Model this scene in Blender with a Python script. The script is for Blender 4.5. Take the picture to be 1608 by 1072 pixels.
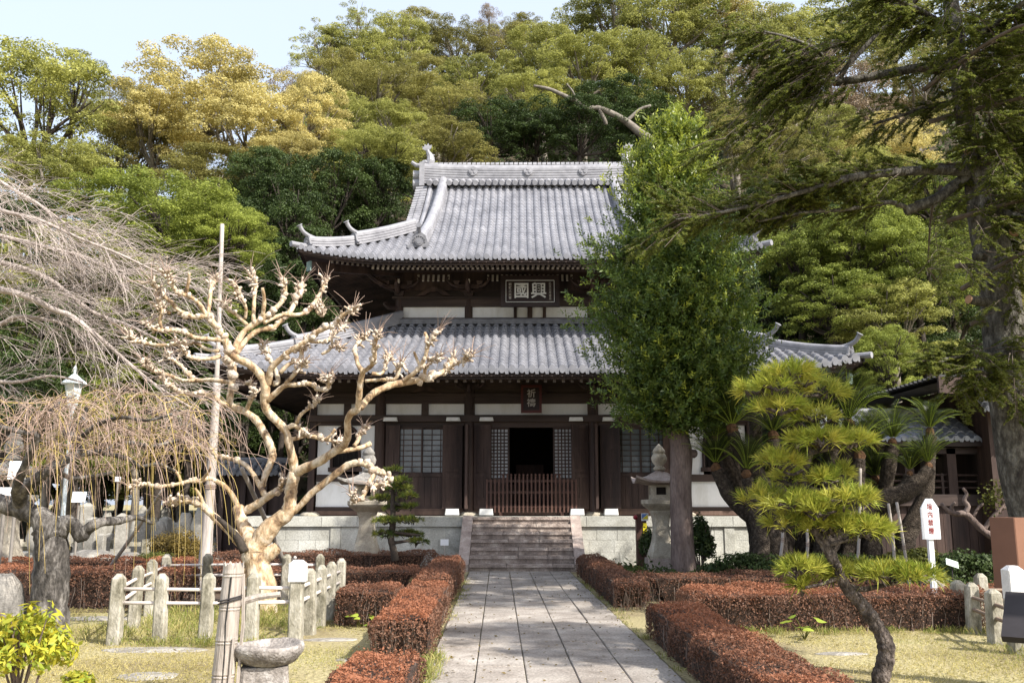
import bpy, math, random
import numpy as np
from mathutils import Vector, Matrix, Euler

for _o in list(bpy.data.objects):
    bpy.data.objects.remove(_o)
SC = bpy.context.scene
COL = SC.collection
PI = math.pi
R = math.radians

# ---------------------------------------------------------------- camera
F_PX = 1450.0                      # focal length in pixels of the 1608 px wide photograph
PITCH, YAW = R(9.97), R(0.817)
EYE = Vector((0.0, 0.0, 1.6))
cd = bpy.data.cameras.new("camera")
cd.sensor_width = 36.0
cd.lens = 36.0 * F_PX / 1608.0
cd.clip_start, cd.clip_end = 0.1, 3000.0
cam = bpy.data.objects.new("camera", cd)
COL.objects.link(cam)
cam.location = EYE
cam.rotation_euler = (PI / 2 + PITCH, 0.0, -YAW)
SC.camera = cam
CAM_M = cam.rotation_euler.to_matrix()

# ---------------------------------------------------------------- sky and sun
SUN_EL, SUN_AZ = R(43.0), R(51.0)      # azimuth: to the right of the direction behind the camera
TO_SUN = Vector((math.cos(SUN_EL) * math.sin(SUN_AZ), -math.cos(SUN_EL) * math.cos(SUN_AZ), math.sin(SUN_EL)))
w = bpy.data.worlds.new("World")
SC.world = w
w.use_nodes = True
wn = w.node_tree.nodes
wl = w.node_tree.links
sky = wn.new("ShaderNodeTexSky")
sky.sky_type = 'NISHITA'
sky.sun_disc = False
sky.sun_elevation = SUN_EL
sky.sun_rotation = math.atan2(TO_SUN.x, TO_SUN.y)
sky.air_density = 1.0
sky.dust_density = 4.0
sky.ozone_density = 1.0
sky.altitude = 20
bg = wn["Background"]
hz = wn.new("ShaderNodeMix"); hz.data_type = 'RGBA'        # thin high veil of cloud: the sky is milky
hz.inputs[0].default_value = 0.45
wl.new(sky.outputs[0], hz.inputs[6])
hz.inputs[7].default_value = (7.2, 7.9, 9.2, 1)
wl.new(hz.outputs[2], bg.inputs[0])
bg.inputs[1].default_value = 0.125
sl = bpy.data.lights.new("sun", 'SUN')
sl.energy = 5.0
sl.angle = R(0.5)
sl.color = (1.0, 0.945, 0.86)
sun = bpy.data.objects.new("sun", sl)
COL.objects.link(sun)
sun.rotation_euler = TO_SUN.to_track_quat('Z', 'Y').to_euler()
sun.location = (20, -20, 40)

SC.view_settings.view_transform = 'Standard'
SC.view_settings.look = 'None'
SC.view_settings.exposure = 0.78
SC.view_settings.gamma = 1.0
SC.cycles.max_bounces = 6
SC.cycles.transparent_max_bounces = 6
SC.cycles.use_denoising = True

# ---------------------------------------------------------------- helpers
def ray(u, v):
    return CAM_M @ Vector(((u - 804.0) / F_PX, -(v - 536.0) / F_PX, -1.0))

def P(u, v, Y):
    """world point at distance Y (along +Y) seen at photo pixel u, v"""
    d = ray(u, v)
    return EYE + d * (Y / d.y)

def G(u, v, z=0.0):
    """world point on height z seen at photo pixel u, v"""
    d = ray(u, v)
    return EYE + d * ((z - EYE.z) / d.z)

def PXM(Y):
    return Y / F_PX            # metres per photo pixel at distance Y

def tag(o, label=None, cat=None, group=None, kind=None):
    if label: o["label"] = label
    if cat: o["category"] = cat
    if group: o["group"] = group
    if kind: o["kind"] = kind
    return o

def thing(name, label, cat, loc=(0, 0, 0), rz=0.0, group=None):
    o = bpy.data.objects.new(name, None)
    o.empty_display_size = 0.2
    COL.objects.link(o)
    o.location = loc
    o.rotation_euler = (0, 0, rz)
    return tag(o, label, cat, group)

def link_mesh(name, me, mat, parent=None, loc=None, smooth=False):
    if mat is not None:
        me.materials.append(mat)
    if smooth:
        me.polygons.foreach_set("use_smooth", np.ones(len(me.polygons), dtype=bool))
    o = bpy.data.objects.new(name, me)
    COL.objects.link(o)
    if parent is not None:
        o.parent = parent
    if loc is not None:
        o.location = loc
    return o

def copy_tree(o, parent=None):
    c = o.copy()
    COL.objects.link(c)
    if parent is not None:
        c.parent = parent
    for ch in list(o.children):
        copy_tree(ch, c)
    return c

class MB:
    """collects faces and builds ONE mesh object"""
    def __init__(s):
        s.v = []; s.f = []
    def add(s, verts, faces):
        n = len(s.v)
        s.v.extend([tuple(p) for p in verts])
        s.f.extend([tuple(i + n for i in f) for f in faces])
        return s
    def box(s, c, size, rot=None):
        hx, hy, hz = size[0] / 2, size[1] / 2, size[2] / 2
        pts = [Vector((x, y, z)) for x in (-hx, hx) for y in (-hy, hy) for z in (-hz, hz)]
        if rot is not None:
            m = Euler(rot).to_matrix()
            pts = [m @ p for p in pts]
        pts = [p + Vector(c) for p in pts]
        return s.add(pts, [(0, 1, 3, 2), (4, 6, 7, 5), (0, 4, 5, 1), (2, 3, 7, 6), (0, 2, 6, 4), (1, 5, 7, 3)])
    def bx(s, x0, x1, y0, y1, z0, z1):
        return s.box(((x0 + x1) / 2, (y0 + y1) / 2, (z0 + z1) / 2), (x1 - x0, y1 - y0, z1 - z0))
    def frustum(s, c, b, t, h, bevel=0.0):
        """square frustum from base half sizes b=(x,y) to top t over height h, base centre c"""
        rings = []
        x, y, z = c
        def ring(hx, hy, zz):
            k = bevel
            return [(x - hx + k, y - hy, zz), (x + hx - k, y - hy, zz), (x + hx, y - hy + k, zz), (x + hx, y + hy - k, zz),
                    (x + hx - k, y + hy, zz), (x - hx + k, y + hy, zz), (x - hx, y + hy - k, zz), (x - hx, y - hy + k, zz)]
        if bevel <= 0:
            r0 = [(x - b[0], y - b[1], z), (x + b[0], y - b[1], z), (x + b[0], y + b[1], z), (x - b[0], y + b[1], z)]
            r1 = [(x - t[0], y - t[1], z + h), (x + t[0], y - t[1], z + h), (x + t[0], y + t[1], z + h), (x - t[0], y + t[1], z + h)]
        else:
            r0 = ring(b[0], b[1], z); r1 = ring(t[0], t[1], z + h)
        n = len(r0)
        fs = [(i, (i + 1) % n, n + (i + 1) % n, n + i) for i in range(n)]
        fs.append(tuple(range(n - 1, -1, -1))); fs.append(tuple(range(n, 2 * n)))
        return s.add(r0 + r1, fs)
    def rings(s, rings, cap=True):
        n = len(rings[0]); vs = []; fs = []
        for r in rings: vs.extend(r)
        for k in range(len(rings) - 1):
            for i in range(n):
                j = (i + 1) % n
                fs.append((k * n + i, k * n + j, (k + 1) * n + j, (k + 1) * n + i))
        if cap:
            fs.append(tuple(range(n - 1, -1, -1)))
            fs.append(tuple(range((len(rings) - 1) * n, len(rings) * n)))
        return s.add(vs, fs)
    def lathe(s, prof, seg=16, c=(0, 0, 0), sq=None, rot=0.0):
        """profile of (radius, z); sq: superellipse power for squarish plans"""
        rs = []
        for r, z in prof:
            ring = []
            for i in range(seg):
                a = 2 * PI * i / seg + rot
                ca, sa = math.cos(a), math.sin(a)
                k = 1.0
                if sq:
                    k = 1.0 / (abs(ca) ** sq + abs(sa) ** sq) ** (1.0 / sq)
                ring.append((c[0] + r * k * ca, c[1] + r * k * sa, c[2] + z))
            rs.append(ring)
        return s.rings(rs)
    def tube(s, pts, rad, n=6, cap=True):
        pts = [Vector(p) for p in pts]
        m = len(pts)
        if not hasattr(rad, '__len__'): rad = [rad] * m
        t0 = (pts[1] - pts[0]).normalized()
        ref = Vector((0, 0, 1)) if abs(t0.z) < 0.9 else Vector((1, 0, 0))
        nx = t0.cross(ref).normalized()
        rs = []
        for i in range(m):
            if i == 0: t = pts[1] - pts[0]
            elif i == m - 1: t = pts[-1] - pts[-2]
            else: t = pts[i + 1] - pts[i - 1]
            if t.length < 1e-9: t = t0.copy()
            t.normalize()
            nx = nx - t * nx.dot(t)
            if nx.length < 1e-6: nx = t.orthogonal()
            nx.normalize()
            ny = t.cross(nx)
            rs.append([pts[i] + (nx * math.cos(2 * PI * k / n) + ny * math.sin(2 * PI * k / n)) * rad[i] for k in range(n)])
        return s.rings(rs, cap)
    def blob(s, c, r, rng, n=7, m=5, sc=(1, 1, 1), jit=0.25):
        rs = []
        for k in range(1, m):
            th = PI * k / m
            rs.append([(c[0] + r * sc[0] * math.sin(th) * math.cos(2 * PI * i / n) * (1 + rng.uniform(-jit, jit)),
                        c[1] + r * sc[1] * math.sin(th) * math.sin(2 * PI * i / n) * (1 + rng.uniform(-jit, jit)),
                        c[2] - r * sc[2] * math.cos(th) * (1 + rng.uniform(-jit, jit) * .5)) for i in range(n)])
        return s.rings(rs)
    def disk(s, c, r, nrm, n=14, thick=0.03):
        nrm = Vector(nrm).normalized(); a = nrm.orthogonal().normalized(); b = nrm.cross(a)
        c = Vector(c)
        r0 = [c + (a * math.cos(2 * PI * i / n) + b * math.sin(2 * PI * i / n)) * r for i in range(n)]
        return s.rings([r0, [p + nrm * thick for p in r0]])
    def prism(s, outline, axis_o, ax, ay, thick):
        """extrude a 2-D outline lying in plane (ax, ay) by thick along ax x ay"""
        o = Vector(axis_o); ax = Vector(ax); ay = Vector(ay); nz = ax.cross(ay).normalized() * thick
        r0 = [o + ax * p[0] + ay * p[1] for p in outline]
        return s.rings([r0, [p + nz for p in r0]])
    def mesh(s, name):
        me = bpy.data.meshes.new(name)
        me.from_pydata(s.v, [], s.f)
        me.update()
        return me
    def build(s, name, mat, parent=None, smooth=False, loc=None):
        return link_mesh(name, s.mesh(name), mat, parent, loc, smooth)

def np_mesh(name, verts, nper, tint=None):
    """mesh of separate polygons with nper corners each; verts (N*nper,3); tint: one value per polygon"""
    verts = np.ascontiguousarray(verts, dtype=np.float32).reshape(-1, 3)
    nv = len(verts); nf = nv // nper
    me = bpy.data.meshes.new(name)
    me.vertices.add(nv)
    me.vertices.foreach_set("co", verts.ravel())
    me.loops.add(nv)
    me.loops.foreach_set("vertex_index", np.arange(nv, dtype=np.int32))
    me.polygons.add(nf)
    me.polygons.foreach_set("loop_start", np.arange(0, nv, nper, dtype=np.int32))
    if tint is not None:
        a = me.attributes.new("tint", 'FLOAT', 'POINT')
        a.data.foreach_set("value", np.repeat(np.asarray(tint, dtype=np.float32), nper))
    me.update()
    me.validate()
    return me

def norm(a):
    return a / np.maximum(np.linalg.norm(a, axis=1, keepdims=True), 1e-9)

def leaf_quads(c, nrm, L, W, rng, along=None, bend=0.0):
    """rhombic leaves at c (N,3), facing nrm, length L, width W"""
    n = len(c)
    nrm = norm(nrm)
    if along is None:
        along = rng.normal(size=(n, 3))
    t = norm(along - nrm * np.sum(along * nrm, axis=1, keepdims=True))
    b = np.cross(nrm, t)
    L = np.broadcast_to(np.asarray(L, dtype=float), (n,))[:, None]
    W = np.broadcast_to(np.asarray(W, dtype=float), (n,))[:, None]
    out = np.empty((n, 4, 3))
    out[:, 0] = c - t * L * .5
    out[:, 1] = c + b * W * .5 - t * L * .05 + nrm * bend * W
    out[:, 2] = c + t * L * .5
    out[:, 3] = c - b * W * .5 - t * L * .05 + nrm * bend * W
    return out.reshape(-1, 3)

def blades(base, d, L, W, rng, droop=0.25):
    """thin triangles from base along d (needles, grass)"""
    n = len(base)
    d = norm(d)
    side = norm(np.cross(d, rng.normal(size=(n, 3))))
    L = np.broadcast_to(np.asarray(L, dtype=float), (n,))[:, None]
    W = np.broadcast_to(np.asarray(W, dtype=float), (n,))[:, None]
    out = np.empty((n, 4, 3))
    mid = base + d * L * .5
    tip = base + d * L
    tip[:, 2] -= droop * L[:, 0]
    out[:, 0] = base
    out[:, 1] = mid + side * W * .5
    out[:, 2] = tip
    out[:, 3] = mid - side * W * .5
    return out.reshape(-1, 3)

def smooth_path(pts, rad, k=4):
    """Catmull-Rom through points; returns points and radii"""
    pts = [Vector(p) for p in pts]
    n = len(pts)
    op, orr = [], []
    for i in range(n - 1):
        p0 = pts[max(i - 1, 0)]; p1 = pts[i]; p2 = pts[i + 1]; p3 = pts[min(i + 2, n - 1)]
        for j in range(k):
            t = j / k
            op.append(0.5 * ((2 * p1) + (p2 - p0) * t + (2 * p0 - 5 * p1 + 4 * p2 - p3) * t * t + (3 * p1 - p0 - 3 * p2 + p3) * t ** 3))
            orr.append(rad[i] * (1 - t) + rad[i + 1] * t)
    op.append(pts[-1]); orr.append(rad[-1])
    return op, orr

# ---------------------------------------------------------------- materials
def nodes_of(name):
    m = bpy.data.materials.new(name)
    m.use_nodes = True
    return m, m.node_tree.nodes, m.node_tree.links

def ramp(nd, cols):
    r = nd.new("ShaderNodeValToRGB")
    e = r.color_ramp.elements
    while len(e) > 1: e.remove(e[-1])
    e[0].position = cols[0][0]; e[0].color = (*cols[0][1], 1)
    for p, c in cols[1:]:
        x = e.new(p); x.color = (*c, 1)
    return r

def surf(name, cols, scale=3.0, rough=0.8, bump=0.3, bscale=None, detail=8, stretch=(1, 1, 1), spec=0.3, fine=None, distortion=0.0, bdist=0.02, island=0.0):
    """noise-driven colour ramp plus bump; fine=(scale, amount) multiplies a second fine noise"""
    m, nd, lk = nodes_of(name)
    b = nd["Principled BSDF"]
    tc = nd.new("ShaderNodeTexCoord")
    mp = nd.new("ShaderNodeMapping")
    mp.inputs['Scale'].default_value = stretch
    lk.new(tc.outputs['Object'], mp.inputs[0])
    n1 = nd.new("ShaderNodeTexNoise")
    n1.inputs['Scale'].default_value = scale
    n1.inputs['Detail'].default_value = detail
    n1.inputs['Roughness'].default_value = 0.65
    n1.inputs['Distortion'].default_value = distortion
    lk.new(mp.outputs[0], n1.inputs[0])
    if not isinstance(cols[0][0], (int, float)):
        k = len(cols)
        cols = [(0.3 + 0.4 * i / max(k - 1, 1), c) for i, c in enumerate(cols)]
    rp = ramp(nd, cols)
    lk.new(n1.outputs[0], rp.inputs[0])
    out = rp.outputs[0]
    if fine:
        n2 = nd.new("ShaderNodeTexNoise")
        n2.inputs['Scale'].default_value = fine[0]
        n2.inputs['Detail'].default_value = 4
        lk.new(mp.outputs[0], n2.inputs[0])
        mr = nd.new("ShaderNodeMapRange")
        mr.inputs[1].default_value = 0.25; mr.inputs[2].default_value = 0.75
        mr.inputs[3].default_value = 1 - fine[1]; mr.inputs[4].default_value = 1 + fine[1]
        lk.new(n2.outputs[0], mr.inputs[0])
        mx = nd.new("ShaderNodeVectorMath"); mx.operation = 'SCALE'
        lk.new(out, mx.inputs[0]); lk.new(mr.outputs[0], mx.inputs['Scale'])
        out = mx.outputs[0]
    if island:
        geo = nd.new("ShaderNodeNewGeometry")
        mr = nd.new("ShaderNodeMapRange")
        mr.inputs[3].default_value = 1 - island; mr.inputs[4].default_value = 1 + island
        lk.new(geo.outputs['Random Per Island'], mr.inputs[0])
        mx = nd.new("ShaderNodeVectorMath"); mx.operation = 'SCALE'
        lk.new(out, mx.inputs[0]); lk.new(mr.outputs[0], mx.inputs['Scale'])
        out = mx.outputs[0]
    lk.new(out, b.inputs['Base Color'])
    b.inputs['Roughness'].default_value = rough
    b.inputs['Specular IOR Level'].default_value = spec
    if bump > 0:
        nb = nd.new("ShaderNodeTexNoise")
        nb.inputs['Scale'].default_value = bscale or scale * 4
        nb.inputs['Detail'].default_value = 6
        lk.new(mp.outputs[0], nb.inputs[0])
        bp = nd.new("ShaderNodeBump")
        bp.inputs['Strength'].default_value = bump
        bp.inputs['Distance'].default_value = bdist
        lk.new(nb.outputs[0], bp.inputs['Height'])
        lk.new(bp.outputs[0], b.inputs['Normal'])
    return m

def leafmat(name, dark, light, trans=0.35, rough=0.55, objvar=0.25, tintcol=None, nscale=0.6, spec=0.25):
    """leaf: colour varies per leaf, per clump and per plant; tintcol is blended in by the mesh attribute tint"""
    m, nd, lk = nodes_of(name)
    b = nd["Principled BSDF"]
    out = nd["Material Output"]
    geo = nd.new("ShaderNodeNewGeometry")
    oi = nd.new("ShaderNodeObjectInfo")
    tc = nd.new("ShaderNodeTexCoord")
    nz = nd.new("ShaderNodeTexNoise"); nz.inputs['Scale'].default_value = nscale; nz.inputs['Detail'].default_value = 3
    lk.new(tc.outputs['Object'], nz.inputs[0])
    a1 = nd.new("ShaderNodeMath"); a1.operation = 'MULTIPLY_ADD'
    lk.new(geo.outputs['Random Per Island'], a1.inputs[0]); a1.inputs[1].default_value = 0.55
    a2 = nd.new("ShaderNodeMath"); a2.operation = 'MULTIPLY_ADD'
    lk.new(nz.outputs[0], a2.inputs[0]); a2.inputs[1].default_value = 1.3; a2.inputs[2].default_value = -0.45
    lk.new(a2.outputs[0], a1.inputs[2])
    a3 = nd.new("ShaderNodeMath"); a3.operation = 'MULTIPLY_ADD'
    lk.new(oi.outputs['Random'], a3.inputs[0]); a3.inputs[1].default_value = objvar
    lk.new(a1.outputs[0], a3.inputs[2])
    rp = ramp(nd, [(0.1, dark), (1.0, light)])
    lk.new(a3.outputs[0], rp.inputs[0])
    col = rp.outputs[0]
    if tintcol is not None:
        at = nd.new("ShaderNodeAttribute"); at.attribute_name = "tint"
        mx = nd.new("ShaderNodeMix"); mx.data_type = 'RGBA'
        lk.new(at.outputs['Fac'], mx.inputs[0])
        lk.new(col, mx.inputs[6]); mx.inputs[7].default_value = (*tintcol, 1)
        col = mx.outputs[2]
    lk.new(col, b.inputs['Base Color'])
    b.inputs['Roughness'].default_value = rough
    b.inputs['Specular IOR Level'].default_value = spec
    if trans > 0:
        tr = nd.new("ShaderNodeBsdfTranslucent")
        lk.new(col, tr.inputs[0])
        ms = nd.new("ShaderNodeMixShader"); ms.inputs[0].default_value = trans
        lk.new(b.outputs[0], ms.inputs[1]); lk.new(tr.outputs[0], ms.inputs[2])
        lk.new(ms.outputs[0], out.inputs[0])
    return m

M = {}
M['wood'] = surf("dark_wood", [(.38, (.024, .014, .012)), (.5, (.048, .028, .023)), (.64, (.085, .053, .042))], 2.2, .65, .35, 18, stretch=(1, 1, .12), spec=.35)
M['woodh'] = surf("dark_wood_beam", [(.38, (.023, .0145, .0125)), (.5, (.045, .029, .024)), (.64, (.078, .053, .044))], 2.2, .65, .35, 18, stretch=(.12, 1, 1), spec=.35)
M['woodred'] = surf("reddish_wood", [(.3, (.055, .026, .020)), (.6, (.095, .046, .034)), (.8, (.13, .07, .05))], 2.5, .6, .35, 20, stretch=(1, 1, .1), spec=.35)
M['woodbare'] = surf("weathered_door_wood", [(.3, (.07, .042, .033)), (.55, (.13, .082, .063)), (.8, (.2, .135, .105))], 2.5, .7, .4, 20, stretch=(1, 1, .1))
M['plaster'] = surf("white_plaster", [(.36, (.70, .69, .67)), (.5, (.81, .81, .815)), (.64, (.84, .84, .85))], 1.6, .85, .1, 30, stretch=(1, 1, .35), fine=(30, .03))
M['whitepaint'] = surf("white_painted_metal", [(.3, (.60, .60, .58)), (.7, (.78, .78, .77))], 6, .55, .2, 40)
M['tile'] = surf("roof_tile", [(.3, (.125, .127, .145)), (.5, (.19, .192, .212)), (.7, (.25, .25, .27))], .8, .45, .12, 30, fine=(2.5, .22), spec=.5)
M['tile2'] = surf("ridge_tile", [(.3, (.17, .17, .188)), (.5, (.25, .25, .27)), (.7, (.32, .32, .34))], 1.2, .5, .15, 30, fine=(5, .2), spec=.45)
M['tiledk'] = surf("dark_tile", [(.3, (.10, .10, .11)), (.7, (.2, .2, .215))], 5, .5, .3, 30, spec=.45)
M['copper'] = surf("green_copper", [(.3, (.10, .15, .135)), (.7, (.2, .27, .25))], 8, .6, .2)
M['stonewall'] = surf("platform_stone", [(.25, (.25, .245, .21)), (.45, (.40, .395, .35)), (.62, (.50, .50, .455)), (.8, (.58, .58, .54))], 1.4, .9, .5, 26, fine=(30, .25), distortion=.4, island=.12)
M['stonebr'] = surf("step_stone", [(.28, (.12, .095, .08)), (.5, (.27, .22, .19)), (.72, (.45, .39, .34))], 4.5, .92, .9, 26, fine=(45, .35), bdist=.03, island=.18)
M['stonedk'] = surf("dark_lantern_stone", [(.3, (.10, .095, .09)), (.5, (.2, .19, .175)), (.62, (.3, .28, .25)), (.75, (.62, .62, .6))], 3.5, .9, .6, 30, fine=(40, .3))
M['stonelt'] = surf("lantern_stone", [(.28, (.22, .19, .15)), (.5, (.38, .34, .27)), (.75, (.55, .51, .43))], 3.0, .9, .5, 35, fine=(40, .22))
M['stonepk'] = surf("reddish_lantern_stone", [(.28, (.2, .155, .135)), (.5, (.33, .27, .24)), (.75, (.48, .42, .37))], 4.0, .9, .6, 35, fine=(40, .25))
M['granite'] = surf("granite_post", [(.34, (.13, .12, .085)), (.48, (.28, .26, .205)), (.64, (.43, .405, .345))], 6, .9, .6, 40, fine=(60, .25), stretch=(1, 1, .5))
M['granitew'] = surf("pale_granite", [(.3, (.62, .61, .59)), (.7, (.78, .77, .76))], 6, .8, .3, 50, fine=(70, .12))
M['gravestone'] = surf("grave_stone", [(.3, (.16, .15, .13)), (.7, (.36, .345, .31))], 3, .9, .5, 20, fine=(30, .2))
M['rail'] = surf("rail_bamboo", [(.3, (.50, .44, .40)), (.7, (.72, .66, .62))], 4, .7, .3, 30, stretch=(.3, 1, 1))
M['railbr'] = surf("rail_wood", [(.3, (.15, .105, .075)), (.7, (.28, .21, .16))], 4, .7, .3, 30)
M['bark_pale'] = surf("smooth_pale_bark", [(.36, (.15, .10, .065)), (.43, (.32, .215, .12)), (.52, (.47, .36, .235)), (.64, (.60, .52, .41))], 6, .78, .9, 30, fine=(22, .28), distortion=.8, stretch=(1, 1, .55))
M['bark_grey'] = surf("grey_bark", [(.36, (.03, .027, .024)), (.5, (.085, .077, .07)), (.62, (.21, .195, .18))], 9, .92, 1.0, 22, fine=(40, .35), stretch=(1, 1, .45), bdist=.04)
M['bark_brown'] = surf("brown_bark", [(.25, (.075, .052, .045)), (.5, (.15, .112, .098)), (.75, (.24, .19, .17))], 5, .9, .9, 18, fine=(30, .3), stretch=(1, 1, .3), bdist=.03)
M['bark_fir'] = surf("fir_bark", [(.34, (.035, .03, .026)), (.5, (.085, .078, .066)), (.66, (.20, .19, .165))], 9, .92, 1.0, 25, fine=(40, .35), stretch=(1, 1, .5), bdist=.04)
M['bark_dark'] = surf("dark_bark", [(.3, (.02, .016, .013)), (.7, (.075, .06, .048))], 6, .9, .9, 20, fine=(30, .3))
M['bark_camphor'] = surf("camphor_bark", [(.3, (.09, .075, .06)), (.7, (.27, .24, .2))], 2, .9, .6, 14, fine=(15, .3))
M['twig_grey'] = surf("grey_twig", [(.3, (.27, .225, .20)), (.7, (.50, .435, .40))], 2, .85, 0, fine=(12, .2))
M['twig_brown'] = surf("brown_twig", [(.3, (.22, .15, .115)), (.7, (.40, .30, .245))], 2, .8, 0, fine=(12, .2))
M['twig_dark'] = surf("dark_twig", [(.3, (.06, .045, .035)), (.7, (.17, .135, .11))], 3, .85, 0)
M['twig_yellow'] = surf("yellow_twig", [(.3, (.34, .24, .07)), (.7, (.52, .41, .15))], 2, .7, 0)
M['pole'] = surf("weathered_pole", [(.25, (.25, .215, .19)), (.5, (.42, .375, .34)), (.75, (.58, .54, .50))], 3, .85, .5, 20, stretch=(3, 3, .25), fine=(20, .2))
M['pole2'] = surf("grey_brace", [(.3, (.15, .135, .12)), (.7, (.3, .275, .25))], 3, .85, .4, 20, stretch=(3, 3, .3))
M['bamboo'] = surf("old_bamboo", [(.25, (.20, .17, .145)), (.5, (.36, .315, .275)), (.75, (.53, .485, .44))], 5, .65, .4, 24, stretch=(5, 5, .35), fine=(30, .2))
M['lampblue'] = surf("pale_blue_paint", [(.3, (.47, .54, .57)), (.7, (.62, .68, .71))], 4, .5, .1)
M['lampglass'] = surf("frosted_glass", [(.3, (.60, .66, .66)), (.7, (.74, .78, .77))], 3, .25, 0)
M['signwhite'] = surf("white_sign", [(.3, (.72, .74, .78)), (.7, (.80, .82, .85))], 3, .5, 0)
M['signblue'] = surf("blue_sticker", [(.3, (.10, .2, .5)), (.7, (.13, .24, .56))], 3, .4, 0)
M['signyellow'] = surf("yellow_sticker", [(.3, (.75, .62, .03)), (.7, (.8, .68, .05))], 3, .4, 0)
M['signblack'] = surf("black_ink", [(.3, (.02, .02, .02)), (.7, (.03, .03, .03))], 3, .6, 0)
M['ink_red'] = surf("red_ink", [(.3, (.20, .035, .03)), (.7, (.26, .05, .045))], 3, .6, 0)
M['brownbox'] = surf("brown_painted", [(.3, (.17, .085, .054)), (.7, (.215, .108, .07))], 2, .5, .05)
M['darkmetal'] = surf("dark_metal", [(.3, (.022, .019, .021)), (.7, (.035, .031, .034))], 3, .65, .05)
M['plaqueblk'] = surf("plaque_board", [(.3, (.022, .014, .013)), (.7, (.045, .03, .027))], 3, .5, .2, 20)
M['plaquered'] = surf("plaque_red", [(.3, (.06, .016, .013)), (.7, (.11, .03, .024))], 3, .5, .2, 20)
M['letter'] = surf("pale_letter", [(.3, (.66, .66, .64)), (.7, (.78, .78, .76))], 8, .6, .1)
M['letter2'] = surf("worn_letter", [(.3, (.34, .31, .28)), (.7, (.55, .51, .47))], 12, .7, .1)
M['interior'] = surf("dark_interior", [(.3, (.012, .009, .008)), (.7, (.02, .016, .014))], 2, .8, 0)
M['soil'] = surf("soil", [(.3, (.06, .042, .03)), (.7, (.14, .10, .07))], 3, .95, .6, 20)

def glass_mat():
    m, nd, lk = nodes_of("window_glass")
    b = nd["Principled BSDF"]
    b.inputs['Base Color'].default_value = (.13, .145, .155, 1)
    b.inputs['Roughness'].default_value = .10
    b.inputs['Specular IOR Level'].default_value = .9
    n = nd.new("ShaderNodeTexNoise"); n.inputs['Scale'].default_value = 1.5
    tc = nd.new("ShaderNodeTexCoord"); lk.new(tc.outputs['Object'], n.inputs[0])
    bp = nd.new("ShaderNodeBump"); bp.inputs['Strength'].default_value = .12; bp.inputs['Distance'].default_value = .03
    lk.new(n.outputs[0], bp.inputs['Height']); lk.new(bp.outputs[0], b.inputs['Normal'])
    return m
M['glass'] = glass_mat()
M['paper'] = surf("paper_screen", [(.3, (.30, .31, .33)), (.7, (.42, .43, .45))], 1.2, .3, .05, spec=.6)

# foliage
M['lf_gold'] = leafmat("golden_leaves", (.19, .16, .045), (.80, .70, .29), .42)
M['lf_yg'] = leafmat("yellow_green_leaves", (.06, .075, .018), (.50, .50, .14), .42)
M['lf_olive'] = leafmat("olive_leaves", (.06, .06, .018), (.40, .37, .11), .38)
M['lf_dark'] = leafmat("dark_green_leaves", (.013, .026, .009), (.085, .125, .032), .3)
M['lf_bright'] = leafmat("bright_green_leaves", (.03, .055, .010), (.38, .43, .085), .40)
M['lf_scrub'] = leafmat("brownish_scrub", (.10, .075, .05), (.34, .26, .18), .2)
M['lf_conic'] = leafmat("broadleaf_evergreen_leaves", (.018, .042, .011), (.15, .225, .042), .42, .4, tintcol=(.44, .48, .06), nscale=1.2, spec=.4)
M['lf_fir'] = leafmat("fir_needles", (.030, .046, .012), (.20, .24, .05), .58, .5, tintcol=(.26, .26, .055), nscale=1.0)
M['lf_pine'] = leafmat("pine_needles", (.05, .09, .012), (.36, .42, .055), .4, .5, tintcol=(.56, .50, .09), nscale=1.5)
M['lf_pine2'] = leafmat("small_pine_needles", (.02, .045, .012), (.115, .165, .03), .3, .5, tintcol=(.3, .3, .05), nscale=1.5)
M['lf_cycad'] = leafmat("cycad_fronds", (.010, .020, .007), (.06, .085, .018), .25, .4, tintcol=(.20, .21, .04), nscale=1.0, spec=.5)
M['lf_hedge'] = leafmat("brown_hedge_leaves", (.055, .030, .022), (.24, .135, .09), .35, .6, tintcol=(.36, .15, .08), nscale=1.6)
M['lf_bush'] = leafmat("bush_leaves", (.035, .045, .008), (.16, .17, .03), .3, .55, nscale=1.2)
M['lf_brownbush'] = leafmat("russet_bush_leaves", (.06, .045, .012), (.20, .14, .03), .3, .55, nscale=1.2)
M['lf_yellow'] = leafmat("yellow_leaves", (.30, .23, .02), (.66, .58, .06), .4, .5, tintcol=(.24, .34, .05), nscale=2)
M['lf_grass'] = leafmat("dry_grass", (.24, .20, .06), (.60, .52, .22), .35, .7, tintcol=(.16, .21, .035), nscale=.5)
M['lf_lime'] = leafmat("fresh_plant_leaves", (.16, .24, .03), (.42, .5, .08), .4, .45)
# ================================================================ ground, path, hillside
def hill_h(x, y):
    base = np.clip(y - (41 + 5 * np.sin(x * .05)), 0, None)
    rise = np.where(base < 60, base * .84, 50.4 + (base - 60) * .10)
    side = np.clip((x + 62) / 45, .30, 1.0) * np.clip((150 - x) / 60, .2, 1.0)
    return rise * side + np.sin(x * .3 + y * .21) * .4 * np.clip(base / 8, 0, 1)

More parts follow.
